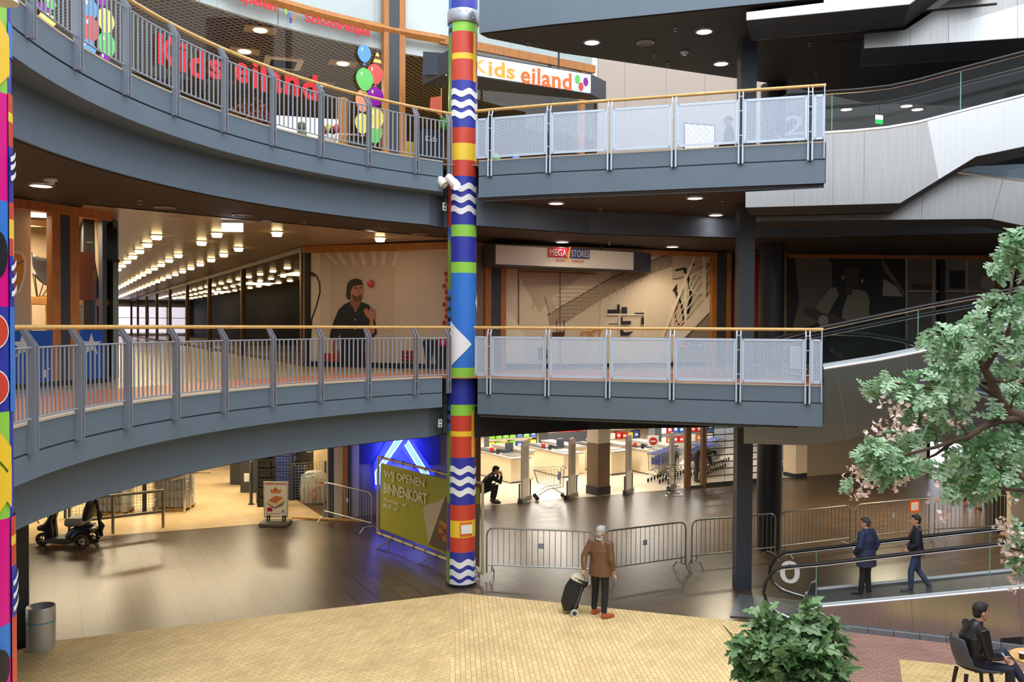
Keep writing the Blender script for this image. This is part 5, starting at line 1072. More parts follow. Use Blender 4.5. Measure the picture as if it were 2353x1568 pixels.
pp(MATS['logo_red'], [(614, 1167), (626, 1167), (626, 1176), (614, 1176)], -.008); pp(MATS['print_navy'], [(646, 1180), (650, 1172), (655, 1180), (653, 1180), (650, 1175), (648, 1180)], -.008); pp(MATS['logo_red'], [(612, 1180), (645, 1181), (645, 1182), (612, 1181.4)], -.008)
m.build('poster', None, r)

# ---------------------------------------------------------------- mobility scooter
q = G(195, 1257); SX, SY = q.x, q.y; sc_ = q.y/FPX
r = thing('mobility_scooter', 'black mobility scooter with a grey seat parked under the gallery', 'mobility scooter', (SX-.6, SY+.25, 0))
P = lambda x, y, o=.0: Vector((SX + (x-195)*sc_, SY + o - .2, (1257-y)*sc_))      # side-view pixel -> scooter plane, o = depth
M_body = mat('scooter_black', (30, 31, 36), .3); M_tyre = mat('scooter_tyre', (62, 52, 36), .8); M_seat = mat('scooter_seat', (128, 124, 112), .5)
def body(pts, o0, o1, m, nm, bev=.025): MB().slab([P(x, y, o0) for x, y in pts], (0, o1-o0, 0)).build(nm, m, r, bevel=bev, smooth=50)
My = Matrix.Rotation(pi/2, 3, 'X')
for (x, y, rr, offs) in ((195, 1241, 16.5, (.03, .6)), (92, 1242, 15, (.3,))):
    for o in offs:
        w = MB(); R_ = rr*sc_; w.lathe(P(x, y, o), [(R_*.62, -.05), (R_*.9, -.055), (R_, -.03), (R_, .03), (R_*.9, .055), (R_*.62, .05)], 24, My, cap=False); wh = w.build('wheel', M_tyre, r, smooth=40)
        h = MB(); h.lathe(P(x, y, o), [(R_*.62, -.035), (R_*.5, -.04)], 20, My, cap=False); h.lathe(P(x, y, o), [(.0, -.05), (.035, -.045), (.035, .045), (0, .05)], 12, My, cap=False)
        for k in range(5): an = 2*pi*k/5; c0 = P(x, y, o-.035); h.bar(c0, c0 + Vector((math.cos(an), 0, math.sin(an)))*R_*.6, .03, .02)
        h.build('rim', mat('rim_grey', (150, 140, 120), .35, metal=.6), wh)
body([(100, 1246), (152, 1249), (175, 1246), (175, 1238), (152, 1236), (120, 1236), (104, 1240)], .06, .58, mat('scooter_deck', (70, 66, 58), .6), 'deck')
body([(152, 1247), (172, 1246), (180, 1230), (196, 1222), (212, 1226), (216, 1216), (206, 1210), (172, 1210), (160, 1218), (153, 1228)], .1, .52, M_body, 'rear_body', .04)
for o in (.03, .6): MB().tube([P(195 + 21*math.cos(R(t)), 1241 - 21*math.sin(R(t)), o) for t in range(15, 166, 15)], [(.05, .012)]*11, 6).build('mudguard', M_body, r, smooth=50)
body([(104, 1243), (122, 1243), (121, 1222), (118, 1200), (124, 1178), (118, 1176), (110, 1192), (100, 1206), (86, 1210), (86, 1218), (102, 1222)], .14, .48, M_body, 'front_cowl', .03)
MB().tube([P(123, 1240, .31), P(119, 1208, .31), P(122, 1178, .31), P(116, 1160, .31)], .03, 8).build('tiller', M_black, r, smooth=40)
MB().tube([P(120, 1172, .02), P(112, 1180, .1), P(112, 1180, .52), P(120, 1172, .6)], .018, 6).build('handlebar', M_black, r, smooth=40)
m = MB(); m.lathe(P(84, 1218, .31), [(.0, -.05), (.05, -.05), (.06, .0)], 12, Matrix.Rotation(-pi/2, 3, 'Y')); m.build('headlight', mat('lamp_pale', (220, 200, 170), .3), r)
m = MB()
for s in (.08, .54): m.tube([P(90, 1192, s), P(96, 1201, s)], .02, 6)
m.build('mirror', mat('mirror_cream', (226, 206, 170), .3), r)
body([(152, 1204), (154, 1191), (160, 1189), (192, 1189), (196, 1196), (198, 1204), (190, 1208), (158, 1209)], .04, .58, M_seat, 'seat', .05)
body([(193, 1197), (201, 1196), (209, 1175), (215, 1158), (213, 1150), (207, 1148), (203, 1150), (197, 1166), (193, 1182)], .07, .55, mat('scooter_backrest', (26, 25, 27), .6), 'backrest', .05)
MB().bar(P(178, 1208, .3), P(178, 1214, .3), .1, .1).build('seat_post', M_black, r); body([(172, 1212), (211, 1209), (211, 1206), (188, 1205), (172, 1208)], .2, .45, M_black, 'luggage_plate', .01)
for x, y in ((222, 1238), (219, 1246)): MB().tube([P(208, y-6, .3), P(x, y, .3)], .012, 5).lathe(P(x, y, .3), [(.045, -.02), (.045, .02)], 10, My).build('anti_tip_wheel', M_rubber, r)
body([(139, 1247), (147, 1248), (147, 1251), (139, 1251)], .02, .05, mat('reflector_orange', (224, 110, 30), .3), 'reflector', .003)
r2 = thing('hanging_bag', 'limp black bag hanging from the mobility scooter backrest', 'bag', P(228, 1235, .3))
m = MB(); m.tube([P(215, 1147, .3), P(219, 1160, .3), P(222, 1175, .3), P(226, 1186, .3), P(224, 1198, .3), P(230, 1212, .3), P(230, 1222, .3)], [(.03, .03), (.035, .05), (.03, .05), (.07, .09), (.03, .05), (.07, .1), (.02, .03)], 8); m.tube([P(226, 1222, .3), P(226, 1232, .3)], .012, 5); m.tube([P(231, 1222, .3), P(231, 1230, .3)], .012, 5); m.ball(P(229, 1231, .3), (.05, .04, .05), 8, 6)
m.build('bag_body', mat('black_cloth', (18, 18, 19), .9), r2, smooth=60)

# ---------------------------------------------------------------- rails, gates, stacks at the left shop entrance
q0, q1 = G(160, 1240), G(375, 1213); d = (q1-q0).normalized()
r = thing('guide_rail', 'low metal guide rail with two bars in front of the left shop', 'rail', (q0+q1)/2)
L = (q1-q0).length
for z in (1.02, .45): MB().bar(q0 + Vector((0, 0, z)), q1 + Vector((0, 0, z)), .05, .07).build('rail_bar', mat('brass_grey', (150, 140, 116), .35, metal=.7), r)
for t in (0, .45, 1): p = q0 + d*L*t; MB().bar(p, p + Vector((0, 0, 1.05)), .06, .06).build('post', MATS['brass_grey'], r)
def fence(x0, y0, x1, y1, h, label, mesh=.09):
    a, b = G(x0, y0), G(x1, y1); d = (b-a).normalized(); L = (b-a).length; Z = Vector((0, 0, 1)); r = thing('mesh_fence', label, 'fence', (a+b)/2)
    for p in (a, b): MB().bar(p, p + Z*h, .06, .06).build('post', M_dkpost, r)
    m = MB(); k = int(L/mesh)
    for i in range(1, k): p = a + d*(L*i/k); m.bar(p + Z*.1, p + Z*(h-.03), .009, .009)
    for j in range(int((h-.1)/mesh)+1): m.bar(a + Z*(.1+mesh*j), b + Z*(.1+mesh*j), .009, .009)
    m.build('wire_mesh', M_steelbar, r); return r
fence(150, 1192, 330, 1177, 1.25, 'wire mesh fence behind the mobility scooter'); fence(334, 1176, 436, 1168, 1.25, 'wire mesh fence in front of the wrapped bottle pallets')
fence(592, 1157, 668, 1151, 1.75, 'wire mesh fence in front of the blue crates'); fence(672, 1151, 748, 1145, 1.2, 'wire mesh fence at the plastic wrapped pallet')
def bottle_pallet(x, y, h, label, nx=5, ny=4, layers=4):
    p = G(x, y); r = thing('bottle_pallet', label, 'pallet', p, 'wrapped bottle pallets'); wd, dp = .95, .75
    m = MB()
    for k in range(5): m.box(p + Vector((-wd/2 + wd*k/4, 0, .11)), (.1, dp, .02))
    for k in range(3): m.box(p + Vector((0, -dp/2 + dp*k/2, .05)), (wd, .1, .09))
    m.build('pallet_base', mat('pallet_wood', (170, 136, 88), .7), r)
    lh = h/layers
    for L_ in range(layers):
        m = MB()
        for i in range(8):
            for j in range(6): m.lathe(p + Vector((-wd/2+.06+i*(wd-.12)/7, -dp/2+.06+j*(dp-.12)/5, .13+L_*lh)), [(.05, 0), (.05, lh*.62), (.016, lh*.82), (.018, lh*.92)], 7)
        m.build('bottle_layer', mat('bottle_plastic', (150, 150, 150), .2, spec=.6), r)
        MB().box(p + Vector((0, 0, .13+(L_+.97)*lh)), (wd, dp, .015)).build('tray', mat('grey_card', (140, 128, 104), .7), r)
    MB().box(p + Vector((0, 0, .13+h/2)), (wd+.02, dp+.02, h)).build('stretch_wrap', glass('stretch_wrap', (.9, .9, .9), 1.2, .2, .18), r)
bottle_pallet(400, 1170, 1.15, 'wrapped pallet of water bottles right beside the entrance gate'); bottle_pallet(258, 1180, 1.0, 'wrapped pallet of water bottles behind the scooter seat')
r = thing('entrance_gate', 'chrome swing entrance gate with open arms in the left shop', 'gate', G(430, 1178)); p = G(424, 1180); p2 = G(437, 1170)
for w in (p, p2): MB().tube([w, w + Vector((0, 0, 1.12))], .035, 10).build('post', M_chrome, r, smooth=40)
MB().tube([p + Vector((-.35, -.1, 1.0)), p + Vector((.1, .0, 1.12))], .025, 8).build('arm', M_chrome, r, smooth=40); MB().tube([p2 + Vector((-.3, 0, 1.1)), p2 + Vector((.62, 0, 1.08))], .025, 8).build('arm', M_chrome, r, smooth=40)
m = MB()
for z in (.35, .6, .85): m.tube([p + Vector((.0, 0, z)), p.lerp(p2, .5) + Vector((0, 0, z+.08)), p2 + Vector((0, 0, z))], .012, 6)
m.build('link', M_chrome, r)
p = G(577, 1160); r = thing('gate_post', 'dark gate post with a small white sign in the left shop entrance', 'post', p); MB().tube([p, p + Vector((0, 0, 1.35))], .05, 10).lathe(p, [(.1, 0), (.1, .03)], 14).build('post', M_dkpost, r, smooth=40); MB().box(p + Vector((-.12, -.05, .85)), (.16, .02, .26)).build('sign_plate', M_white, r)
def crate_stack(x, y, n, w, dp, h, m_, label, grp):
    p = G(x, y)
    for k in range(n):
        m = MB(); z = k*h; o = Vector((p.x + random.uniform(-.02, .02), p.y, z)); t = .02
        m.box(o + Vector((0, 0, .01)), (w, dp, .02))
        for s in (-1, 1): m.box(o + Vector((s*(w-t)/2, 0, h/2-.005)), (t, dp, h-.012)); m.box(o + Vector((0, s*(dp-t)/2, h/2-.005)), (w, t, h-.012)); m.box(o + Vector((0, s*(dp/2+.008), h*.8)), (w+.02, .016, h*.2))
        pos = 'lowest' if k == 0 else 'topmost' if k == n-1 else None
        tag(m.build('crate', m_), ('%s crate of the %s' % (pos, label)) if pos else 'middle crate of the %s' % label, 'crate', grp)
random.seed(4)
M_bc = mat('blue_crate', (40, 58, 128), .5)
crate_stack(655, 1147, 9, .6, .42, .2, M_bc, 'tall blue crate stack behind the fence', 'tall blue crates'); crate_stack(684, 1143, 5, .5, .4, .2, M_bc, 'low blue crate stack behind the fence', 'low blue crates')
crate_stack(612, 1163, 6, .42, .4, .3, mat('black_crate', (40, 38, 34), .6), 'black crate stack behind the waffle sign', 'black crates')
p = G(722, 1155); r = thing('wrapped_load', 'plastic wrapped bottle load with red caps beside the door', 'pallet', p); random.seed(2); m = MB(); m.mi
for k in range(30): m.lathe(p + Vector((-.3+.12*(k % 6), -.2+.12*((k//6) % 5), .02)), [(.055, 0), (.055, .5), (.02, .66), (.02, .74)], 7)
m.build('bottles', mat('clear_plastic', (190, 190, 184), .2), r); m = MB()
for k in range(8): m.box(p + Vector((random.uniform(-.3, .32), -.3, random.uniform(.05, .7))), (.1, .02, .07))
m.build('red_labels', mat('label_red', (190, 40, 34), .5), r)
m = MB(); m.lathe(p, [(.42, 0), (.46, .4), (.42, .85), (.25, .98), (.05, .95)], 14); m.build('plastic_wrap', glass('wrap_film', (.92, .92, .9), 1.4, .25, .22), r, smooth=60)
r = tag(MB().bar(G(672, 1192) + Vector((0, 0, .03)), G(832, 1199) + Vector((0, 0, .03)), .12, .05).build('plank', M_pine), 'pale wooden plank lying on the tiles in front of the door', 'plank')
for i, (px, py, c) in enumerate(((585, 1032, 'orange'), (640, 1020, 'orange'), (690, 1034, 'red'), (560, 1040, 'orange'))):
    p = G(px, 1130 - 6*i); m = MB(); 
    random.seed(i+9); m = MB()
    for k in range(14): m.ball(p + Vector((random.uniform(-.35, .35), random.uniform(-.2, .2), 1.25 + random.uniform(0, .25))), (.09, .07, .09), 8, 6)
    r = thing('produce_display', ('heap of orange nets on a stand left of the gate post', 'heap of orange nets on a stand above the blue crates', 'heap of red packs on a stand behind the cream wall edge', 'heap of orange nets on a stand deep in the left shop')[i], 'produce', p); m.build('produce', mat('produce_'+c, (216, 120, 60) if c == 'orange' else (200, 80, 50), .5), r); MB().box(p + Vector((0, 0, .6)), (.8, .5, 1.2)).build('stand', M_dark, r)
# ---------------------------------------------------------------- waste bin
p = G(78, 1503); r = thing('waste_bin', 'round brushed metal waste bin at the lower left on the bricks', 'bin', (p.x, p.y+.22, 0)); c = Vector((p.x, p.y+.22, 0))
MB().lathe(c, [(.215, .0), (.215, .02), (.225, .03), (.228, .48)], 40).build('body', mat('bin_steel', (206, 204, 200), .4, metal=.55), r, smooth=40)
MB().lathe(c, [(.231, .5), (.231, .73), (.222, .745), (.12, .62), (.1, .6)], 40, cap=False).build('funnel_lid', mat('bin_steel', (206, 204, 200), .4, metal=.55), r, smooth=40)
MB().lathe(c, [(.229, .48), (.236, .485), (.236, .5), (.231, .505)], 40, cap=False).build('bag_edge', mat('blue_bag', (90, 160, 200), .4), r, smooth=40)

# ---------------------------------------------------------------- supermarket
M_brown, M_tan = mat('brown_tile', (112, 84, 62), .4), mat('cream_tile', (214, 200, 178), .5)
p = G(1377, 1140); r = thing('square_pillar', 'square pillar with brown lower half between the supermarket gates', 'pillar', (p.x, p.y+.36, 0)); c = Vector((p.x, p.y+.36, 0)); ra = R(38)
MB().box(c + Vector((0, 0, .14)), (.58, .58, .28), ra).build('plinth', M_black, r); MB().box(c + Vector((0, 0, .28+.72)), (.54, .54, 1.44), ra).build('brown_cladding', M_brown, r); MB().box(c + Vector((0, 0, 2.42)), (.54, .54, 1.4), ra).build('cream_top', M_tan, r)
p = G(1834, 1099); r = thing('square_pillar', 'cream square pillar right of the round dark column', 'pillar', (p.x, p.y+.36, 0)); c = Vector((p.x, p.y+.36, 0))
MB().box(c + Vector((0, 0, .08)), (.6, .6, .16), R(30)).build('plinth', M_black, r); MB().box(c + Vector((0, 0, 1.68)), (.6, .6, 3.05), R(30)).build('shaft', M_cream, r)
def gate(x, y, label):
    p = G(x, y); r = thing('security_gate', label, 'security gate', p); t = R(65)
    M_ = Matrix.Rotation(t, 3, 'Z'); d = M_ @ Vector((1, 0, 0))
    MB().box(p + Vector((0, 0, .07)), (.75, .17, .14), t).build('base', mat('gate_base', (128, 122, 112), .5), r, bevel=.01)
    m = MB(); h = 1.95; n = M_ @ Vector((0, .06, 0)); pts = [(-.26, .14), (.26, .14), (.26, h-.14), (.2, h-.04), (.1, h), (-.1, h), (-.2, h-.04), (-.26, h-.14)]
    m.slab([p - n*.5 + d*u + Vector((0, 0, z)) for u, z in pts], n); m.build('antenna', mat('gate_cream', (228, 218, 200), .4), r)
    m = MB(); m.slab([p - n*.6 + d*u + Vector((0, 0, z)) for u, z in ((-.19, .75), (.19, .75), (.19, h-.2), (-.19, h-.2))], n*1.2); m.build('panel', mat('gate_panel', (186, 176, 160), .25), r)
    for s in (-.42, .42): q = p + d*s; MB().tube([q, q + Vector((0, 0, .62))], .025, 8).lathe(q, [(.06, 0), (.06, .1)], 12).build('bollard', M_dkpost, r)
for a in ((1206, 1152, 'security gate left of the empty shopping cart'), (1314, 1144, 'security gate right of the empty shopping cart'), (1444, 1133, 'security gate right of the brown pillar'), (1543, 1124, 'security gate beside the wire bin, farthest right')): gate(*a)
def checkout(x, y, label, L=2.6, back=True):
    p = G(x, y); r = thing('checkout_counter', label, 'checkout', p); d = Vector((.80, .60, 0)).normalized(); d = Vector((-.55, .83, 0)); n = Vector((.83, .55, 0)); Z = Vector((0, 0, 1)); M_ = Matrix((d, n, Z)).transposed(); cr = mat('counter_cream', (232, 216, 184), .45)
    b = lambda u, v, z, su, sv, sz, nm, mm, bev=0: MB().box(p + d*u + n*v + Z*z, (su, sv, sz), M=M_).build(nm, mm, r, bevel=bev)
    b(L/2, .45, .46, L, .7, .84, 'cabinet', cr); b(L/2, .45, .03, L+.02, .66, .06, 'kick_plate', M_dkpost); b(L/2-.1, .42, .91, L+.3, .86, .06, 'worktop', mat('counter_grey', (160, 154, 146), .4), .015); b(L*.72, .3, .955, L*.5, .4, .03, 'conveyor', M_rubber); b(.35, .4, .95, .6, .5, .03, 'packing_tray', M_steelbar)
    b(L*.42, .75, 1.12, .1, .3, .34, 'screen', M_dkpost); b(L*.42, .75, .98, .05, .05, .12, 'screen_stand', M_black); b(L*.42, .55, 1.0, .3, .25, .12, 'till', M_dkpost); b(L*.36, .15, 1.02, .1, .08, .2, 'card_terminal', M_black); b(L*.55, .2, 1.03, .12, .1, .14, 'bottle_rack', mat('label_red', (190, 40, 34), .5))
    b(L*.55, 1.15, .5, L*.8, .5, .95, 'rear_cabinet', cr); b(L*.55, 1.15, 1.02, L*.85, .55, .08, 'rear_shelf', mat('counter_grey', (160, 154, 146), .4))
for a in ((1168, 1113, 'checkout counter nearest the crouching man'), (1290, 1100, 'checkout counter behind the empty shopping cart'), (1400, 1094, 'checkout counter right of the brown pillar'), (1508, 1097, 'checkout counter with the no entry sign, farthest right')): checkout(*a)
p = G(1500, 1090) + Vector((0, 0, 1.25)); m = MB(); m.use(M_white); m.box(p, (.42, .02, .42)); m.use(MATS['label_red']); m.lathe(p + Vector((0, -.012, 0)), [(.0, -.006), (.15, -.006), (.15, .006), (.0, .006)], 18, My, cap=False); m.use(M_white); m.box(p + Vector((0, -.024, 0)), (.19, .008, .045))
tag(m.build('no_entry_sign', None), 'small white sign with a red no entry disc on the right checkout', 'sign')
# goods on shelves at the back
random.seed(11)
def shelf_unit(t, w, wid, label, cols, rows=3, pk='product packs on the back shelves', h0=.5, plab='x'):
    c = Vector((*sm(t, w), 0)); r = thing('goods_shelf', label, 'shelf', c); d = Vector((SD.x, SD.y, 0)); n = Vector((SN.x, SN.y, 0)); M_ = Matrix((d, n, Vector((0, 0, 1)))).transposed()
    for j in range(rows+1): MB().box(c + Vector((0, 0, h0+.42*j)), (wid, .45, .03), M=M_).build('shelf_board', M_steelbar, r)
    for s in (-1, 1): MB().box(c + d*(s*wid/2) + Vector((0, 0, 1.0)), (.04, .45, 2.0), M=M_).build('side_panel', M_dkpost, r)
    for j in range(rows):
        k = int(wid/.3)
        for i in range(k):
            hh = random.uniform(.22, .34); q = c + d*(-wid/2 + (i+.5)*wid/k) - n*.05 + Vector((0, 0, h0+.016+.42*j+hh/2)); m = MB(); col = random.choice(cols); m.use(mat('pack_%s' % '_'.join(map(str, col)), col, .5)); m.box(q, (wid/k*.8, .3, hh), M=M_); m.use(M_white); m.box(q - n*.152, (wid/k*.45, .004, hh*.35), M=M_)
            tag(m.build('product_pack', None), plab, 'product', pk)
gr, bl_, rd_, or_, ye_, wh_ = (110, 180, 50), (50, 90, 170), (200, 40, 40), (226, 120, 50), (230, 200, 70), (220, 220, 220)
shelf_unit(4.7, 8.2, 2.2, 'back shelf with green and blue cartons at the left of the supermarket', [gr, gr, bl_, ye_], plab='green or blue carton on the left back shelf', pk='cartons on the left back shelf')
shelf_unit(10.0, 9.0, 2.8, 'back shelf of mixed packs behind the middle checkouts', [bl_, wh_, rd_, ye_], plab='coloured pack on the shelf behind the middle checkouts', pk='packs on the middle back shelf')
shelf_unit(12.6, 7.0, 2.8, 'back shelf of mixed packs above the cart rows', [bl_, wh_, or_, rd_], plab='coloured pack on the shelf above the cart rows', pk='packs above the cart rows')
c = Vector((*sm(7.2, 8.3), -.12)); r = thing('snack_bin', 'heaped bin of red and orange snack bags behind the checkouts', 'bin', c); MB().box(c + Vector((0, 0, .66)), (1.9, .9, 1.08), R(24)).build('bin_body', M_dkpost, r); MB().ball(c + Vector((0, 0, 1.2)), (.95, .45, .22), 16, 8, Matrix.Rotation(R(24), 3, 'Z')).build('bin_heap', MATS['label_red'], r, smooth=60)
for k in range(46):
    ux, uy = random.uniform(-.85, .85), random.uniform(-.38, .38); q = c + Matrix.Rotation(R(24), 3, 'Z') @ Vector((ux, uy, 0)) + Vector((0, 0, 1.24 + .2*math.sqrt(max(0, 1 - (ux/.95)**2 - (uy/.45)**2)))); col = random.choice([rd_, rd_, or_, wh_, bl_]); m = MB(); m.use(mat('pack_%s' % '_'.join(map(str, col)), col, .5)); m.ball(q, (.14, .05, .11), 8, 6, Matrix.Rotation(random.uniform(0, 6), 3, 'Z') @ Matrix.Rotation(random.uniform(-.6, .6), 3, 'X')); tag(m.build('snack_bag', None), 'snack bag in the heaped bin behind the checkouts', 'snack bag', 'snack bags in the bin')
# shopping carts
def make_cart():
    r = thing('shopping_cart', 'x', 'shopping cart', (0, 0, 0)); wire = mat('cart_wire', (170, 168, 160), .3, metal=.9)
    T = [(-.5, -.22, .98), (-.5, .22, .98), (.45, .27, 1.0), (.45, -.27, 1.0)]; Bt = [(-.36, -.16, .52), (-.36, .16, .52), (.38, .2, .42), (.38, -.2, .42)]
    T = [Vector(t) for t in T]; Bt = [Vector(t) for t in Bt]; m = MB()
    for i in range(4):
        j = (i+1) % 4; m.bar(T[i], T[j], .012, .012); m.bar(Bt[i], Bt[j], .01, .01); k = 9 if i % 2 else 6
        for s in range(k+1): m.bar(T[i].lerp(T[j], s/k), Bt[i].lerp(Bt[j], s/k), .005, .005)
        for z in (.25, .5, .75): m.bar(T[i].lerp(Bt[i], z), T[j].lerp(Bt[j], z), .005, .005)
    for s in range(1, 7): m.bar(Bt[0].lerp(Bt[3], s/7), Bt[1].lerp(Bt[2], s/7), .005, .005)
    m.build('basket', wire, r)
    m = MB()
    for s in (-1, 1): m.tube([(.45, .25*s, 1.0), (.42, .23*s, .42), (.3, .22*s, .4), (-.05, .22*s, .36), (-.42, .2*s, .14)], .013, 6); m.tube([(.1, .22*s, .37), (.5, .25*s, .14)], .013, 6)
    m.tube([(.1, -.22, .37), (.1, .22, .37)], .012, 6); m.build('frame', wire, r, smooth=40)
    MB().tube([(.5, -.27, 1.03), (.5, .27, 1.03)], .02, 8).build('handle', mat('cart_blue', (40, 60, 150), .4), r); MB().slab([(.3, -.17, .62), (.3, .17, .62), (.34, .17, .88), (.34, -.17, .88)], (.012, 0, 0)).build('child_seat', MATS['cart_blue'], r)
    for x in (-.42, .5):
        for s in (-1, 1): MB().lathe((x, .22*s, .07), [(.07, -.015), (.07, .015)], 14, My).bar((x, .22*s, .07), (x, .22*s, .15), .03, .03).build('wheel', M_rubber, r)
    return r
ct = make_cart(); ct['label'] = 'empty shopping cart standing between the two left security gates'; ct.location = G(1261, 1147); ct.location.z = 0; ct.rotation_euler = (0, 0, R(8))
k = 0
for row, (t, w, nn, lb_) in enumerate(((7.6, 1.6, 7, 'nearest row'), (9.3, 1.7, 9, 'row behind the roller grille'), (10.5, 3.0, 9, 'far row behind the roller grille'))):
    for i in range(nn):
        q = Vector((*sm(t, w), 0)) + Vector((.5, .83, 0)).normalized()*(.3*i)
        copy_tree(ct, q, R(59+180), '%s cart of the shopping carts nested in the %s' % ('nearest' if i == 0 else 'farthest' if i == nn-1 else 'middle', lb_), 'shopping carts in the ' + lb_)
for i in range(4): copy_tree(ct, Vector((*sm(13.2+.35*i, 1.6), 0)), R(24), ('leftmost' if i == 0 else 'rightmost' if i == 3 else 'inner') + ' shopping cart of the short row right of the cream pillar', 'shopping carts right of the cream pillar')
# wire bin
p = G(1549, 1140); r = thing('wire_bin', 'round chrome wire bin in front of the right security gate', 'wire basket', p); m = MB()
for z, rr in ((.03, .3), (.12, .2), (.35, .2), (.6, .23), (.85, .25), (.98, .26)): m.tube([p + Vector((rr*math.cos(2*pi*k/20), rr*math.sin(2*pi*k/20), z)) for k in range(20)], .007, 4, closed=True)
for k in range(14): a = 2*pi*k/14; m.bar(p + Vector((.2*math.cos(a), .2*math.sin(a), .12)), p + Vector((.26*math.cos(a), .26*math.sin(a), .98)), .005, .005)
m.build('wire_body', M_chrome, r)
# glass door and roller grille at the right end of the market
DA, DB = sm(6.45, -.05), sm(10.5, -.05)
e = struct(thing('door_2', None, None, (*sm(6.8, 0), 0)))
for x0, x1 in ((1580, 1591), (1617, 1626)): upright(e, 'door_post', DA, DB, x0, x1, 0, 3.2, wood('dark_frame_wood', (110, 72, 40)), .14, 0)
a, b = V(1592, 750, DA, DB), V(1616, 750, DA, DB); MB().slab([(a.x, a.y, .06), (b.x, b.y, .06), (b.x, b.y, 2.4), (a.x, a.y, 2.4)], (0, .012, 0)).build('pane', M_glass, e); MB().bar((a.x, a.y, .04), (b.x, b.y, .04), .06, .08).build('threshold', M_black, e)
r = thing('roller_grille', 'black roller grille closing the supermarket beside the square column', 'shutter', V(1670, 1100, DA, DB)); a, b = V(1627, 750, DA, DB), V(1748, 750, DA, DB); m = MB()
for k in range(13): m.bar((a.x, a.y, .12+.24*k), (b.x, b.y, .12+.24*k), .02, .035)
for t in range(4): q = a.lerp(b, t/3); m.bar((q.x, q.y, .1), (q.x, q.y, 3.1), .012, .012)
m.build('grille', M_black, r); MB().bar((a.x, a.y, .05), (b.x, b.y, .05), .06, .12).build('bottom_rail', M_black, r)
upright(e, 'door_post', (-1.2, 26.6), (0.2, 27.3), 1092, 1106, 0, 3.2, wood('dark_frame_wood', (110, 72, 40)), .2, 0)
# far right: dim shop fronts and the glowing exit behind the tree
struct(MB().strip([sm(12.6, .2), sm(30, .2)], 0, 3.2, .2).build('wall_market', mat('dim_front', (150, 134, 112), .6)))
e = struct(thing('door_3', None, None, (18, 35, 0))); a, b = Vector((16.3, 34.0, 0)), Vector((19.4, 34.6, 0))
MB().slab([(a.x, a.y, .1), (b.x, b.y, .1), (b.x, b.y, 2.8), (a.x, a.y, 2.8)], (0, .05, 0)).build('pane', emis('exit_daylight', (228, 232, 246), 1.6), e)
for t in (0, .25, .5, .75, 1): q = a.lerp(b, t); MB().box((q.x, q.y-.05, 1.5), (.1, .08, 3.0), 0).build('frame', M_black, e)
q = G(2305, 1225); tag(MB().box((q.x, q.y+.2, 1.55), (.55, .4, 3.1)).build('square_pillar', M_black), 'black square pillar at the far right end of the barriers', 'pillar')
struct(MB().slab([G(2322, 1240), G(2470, 1236), G(2470, 1236) + Vector((0, 0, 3.1)), G(2322, 1240) + Vector((0, 0, 3.1))], (0, .2, 0)).build('wall_right', mat('cream_end_wall', (196, 180, 160), .6)))
for x, y, p in ((6.0, 24.2, 150), (11, 25.5, 240), (15, 25.5, 200), (11, 21, 120), (1.5, 22.8, 70)): area('passage_light', (x, y, 3.1), 1.4, .4, p, (1, .84, .6), (0, 0, R(24)))
# ---------------------------------------------------------------- people
def fuse(mb, vox=.008, it=3):
    """one continuous skin from overlapping closed shapes"""
    o = mb.build('tmp', M_black); md = o.modifiers.new('r', 'REMESH'); md.mode = 'VOXEL'; md.voxel_size = vox
    s = o.modifiers.new('s', 'SMOOTH'); s.factor = .5; s.iterations = it
    dg = bpy.context.evaluated_depsgraph_get(); dg.update(); me = bpy.data.meshes.new_from_object(o.evaluated_get(dg)); off = o.location.copy()
    for v in me.vertices: v.co += off
    bpy.data.objects.remove(o); return me
def attach(me, name, m, parent):
    off = woff(parent)
    for v in me.vertices: v.co -= off
    me.materials.clear(); me.materials.append(m); me.polygons.foreach_set('use_smooth', [True]*len(me.polygons)); me.name = name
    o = bpy.data.objects.new(name, me); COL.objects.link(o); o.parent = parent; WOFF[o.name] = off; return o
STAND = dict(pel=(0, 0, .95), waist=(0, .0, 1.08), chest=(0, .01, 1.28), shl=(0, .0, 1.42), neck=(0, .0, 1.49), head=(0, .03, 1.62), yaw=0, pitch=0,
    sl=(-.185, 0, 1.42), sr=(.185, 0, 1.42), el=(-.23, -.03, 1.14), er=(.23, -.03, 1.14), wl=(-.23, .05, .9), wr=(.23, .05, .9), hl=(0, .3, -1), hr=(0, .3, -1),
    pl=(-.09, 0, .92), pr=(.09, 0, .92), kl=(-.1, .02, .5), kr=(.1, .02, .5), al=(-.1, -.02, .09), ar=(.1, -.02, .09), tl=(-.13, .16, .03), tr=(.13, .16, .03))
M_skin = mat('skin', (196, 146, 118), .5); M_eye = mat('eye_dark', (34, 26, 22), .2); M_lip = mat('lip', (150, 84, 76), .5)
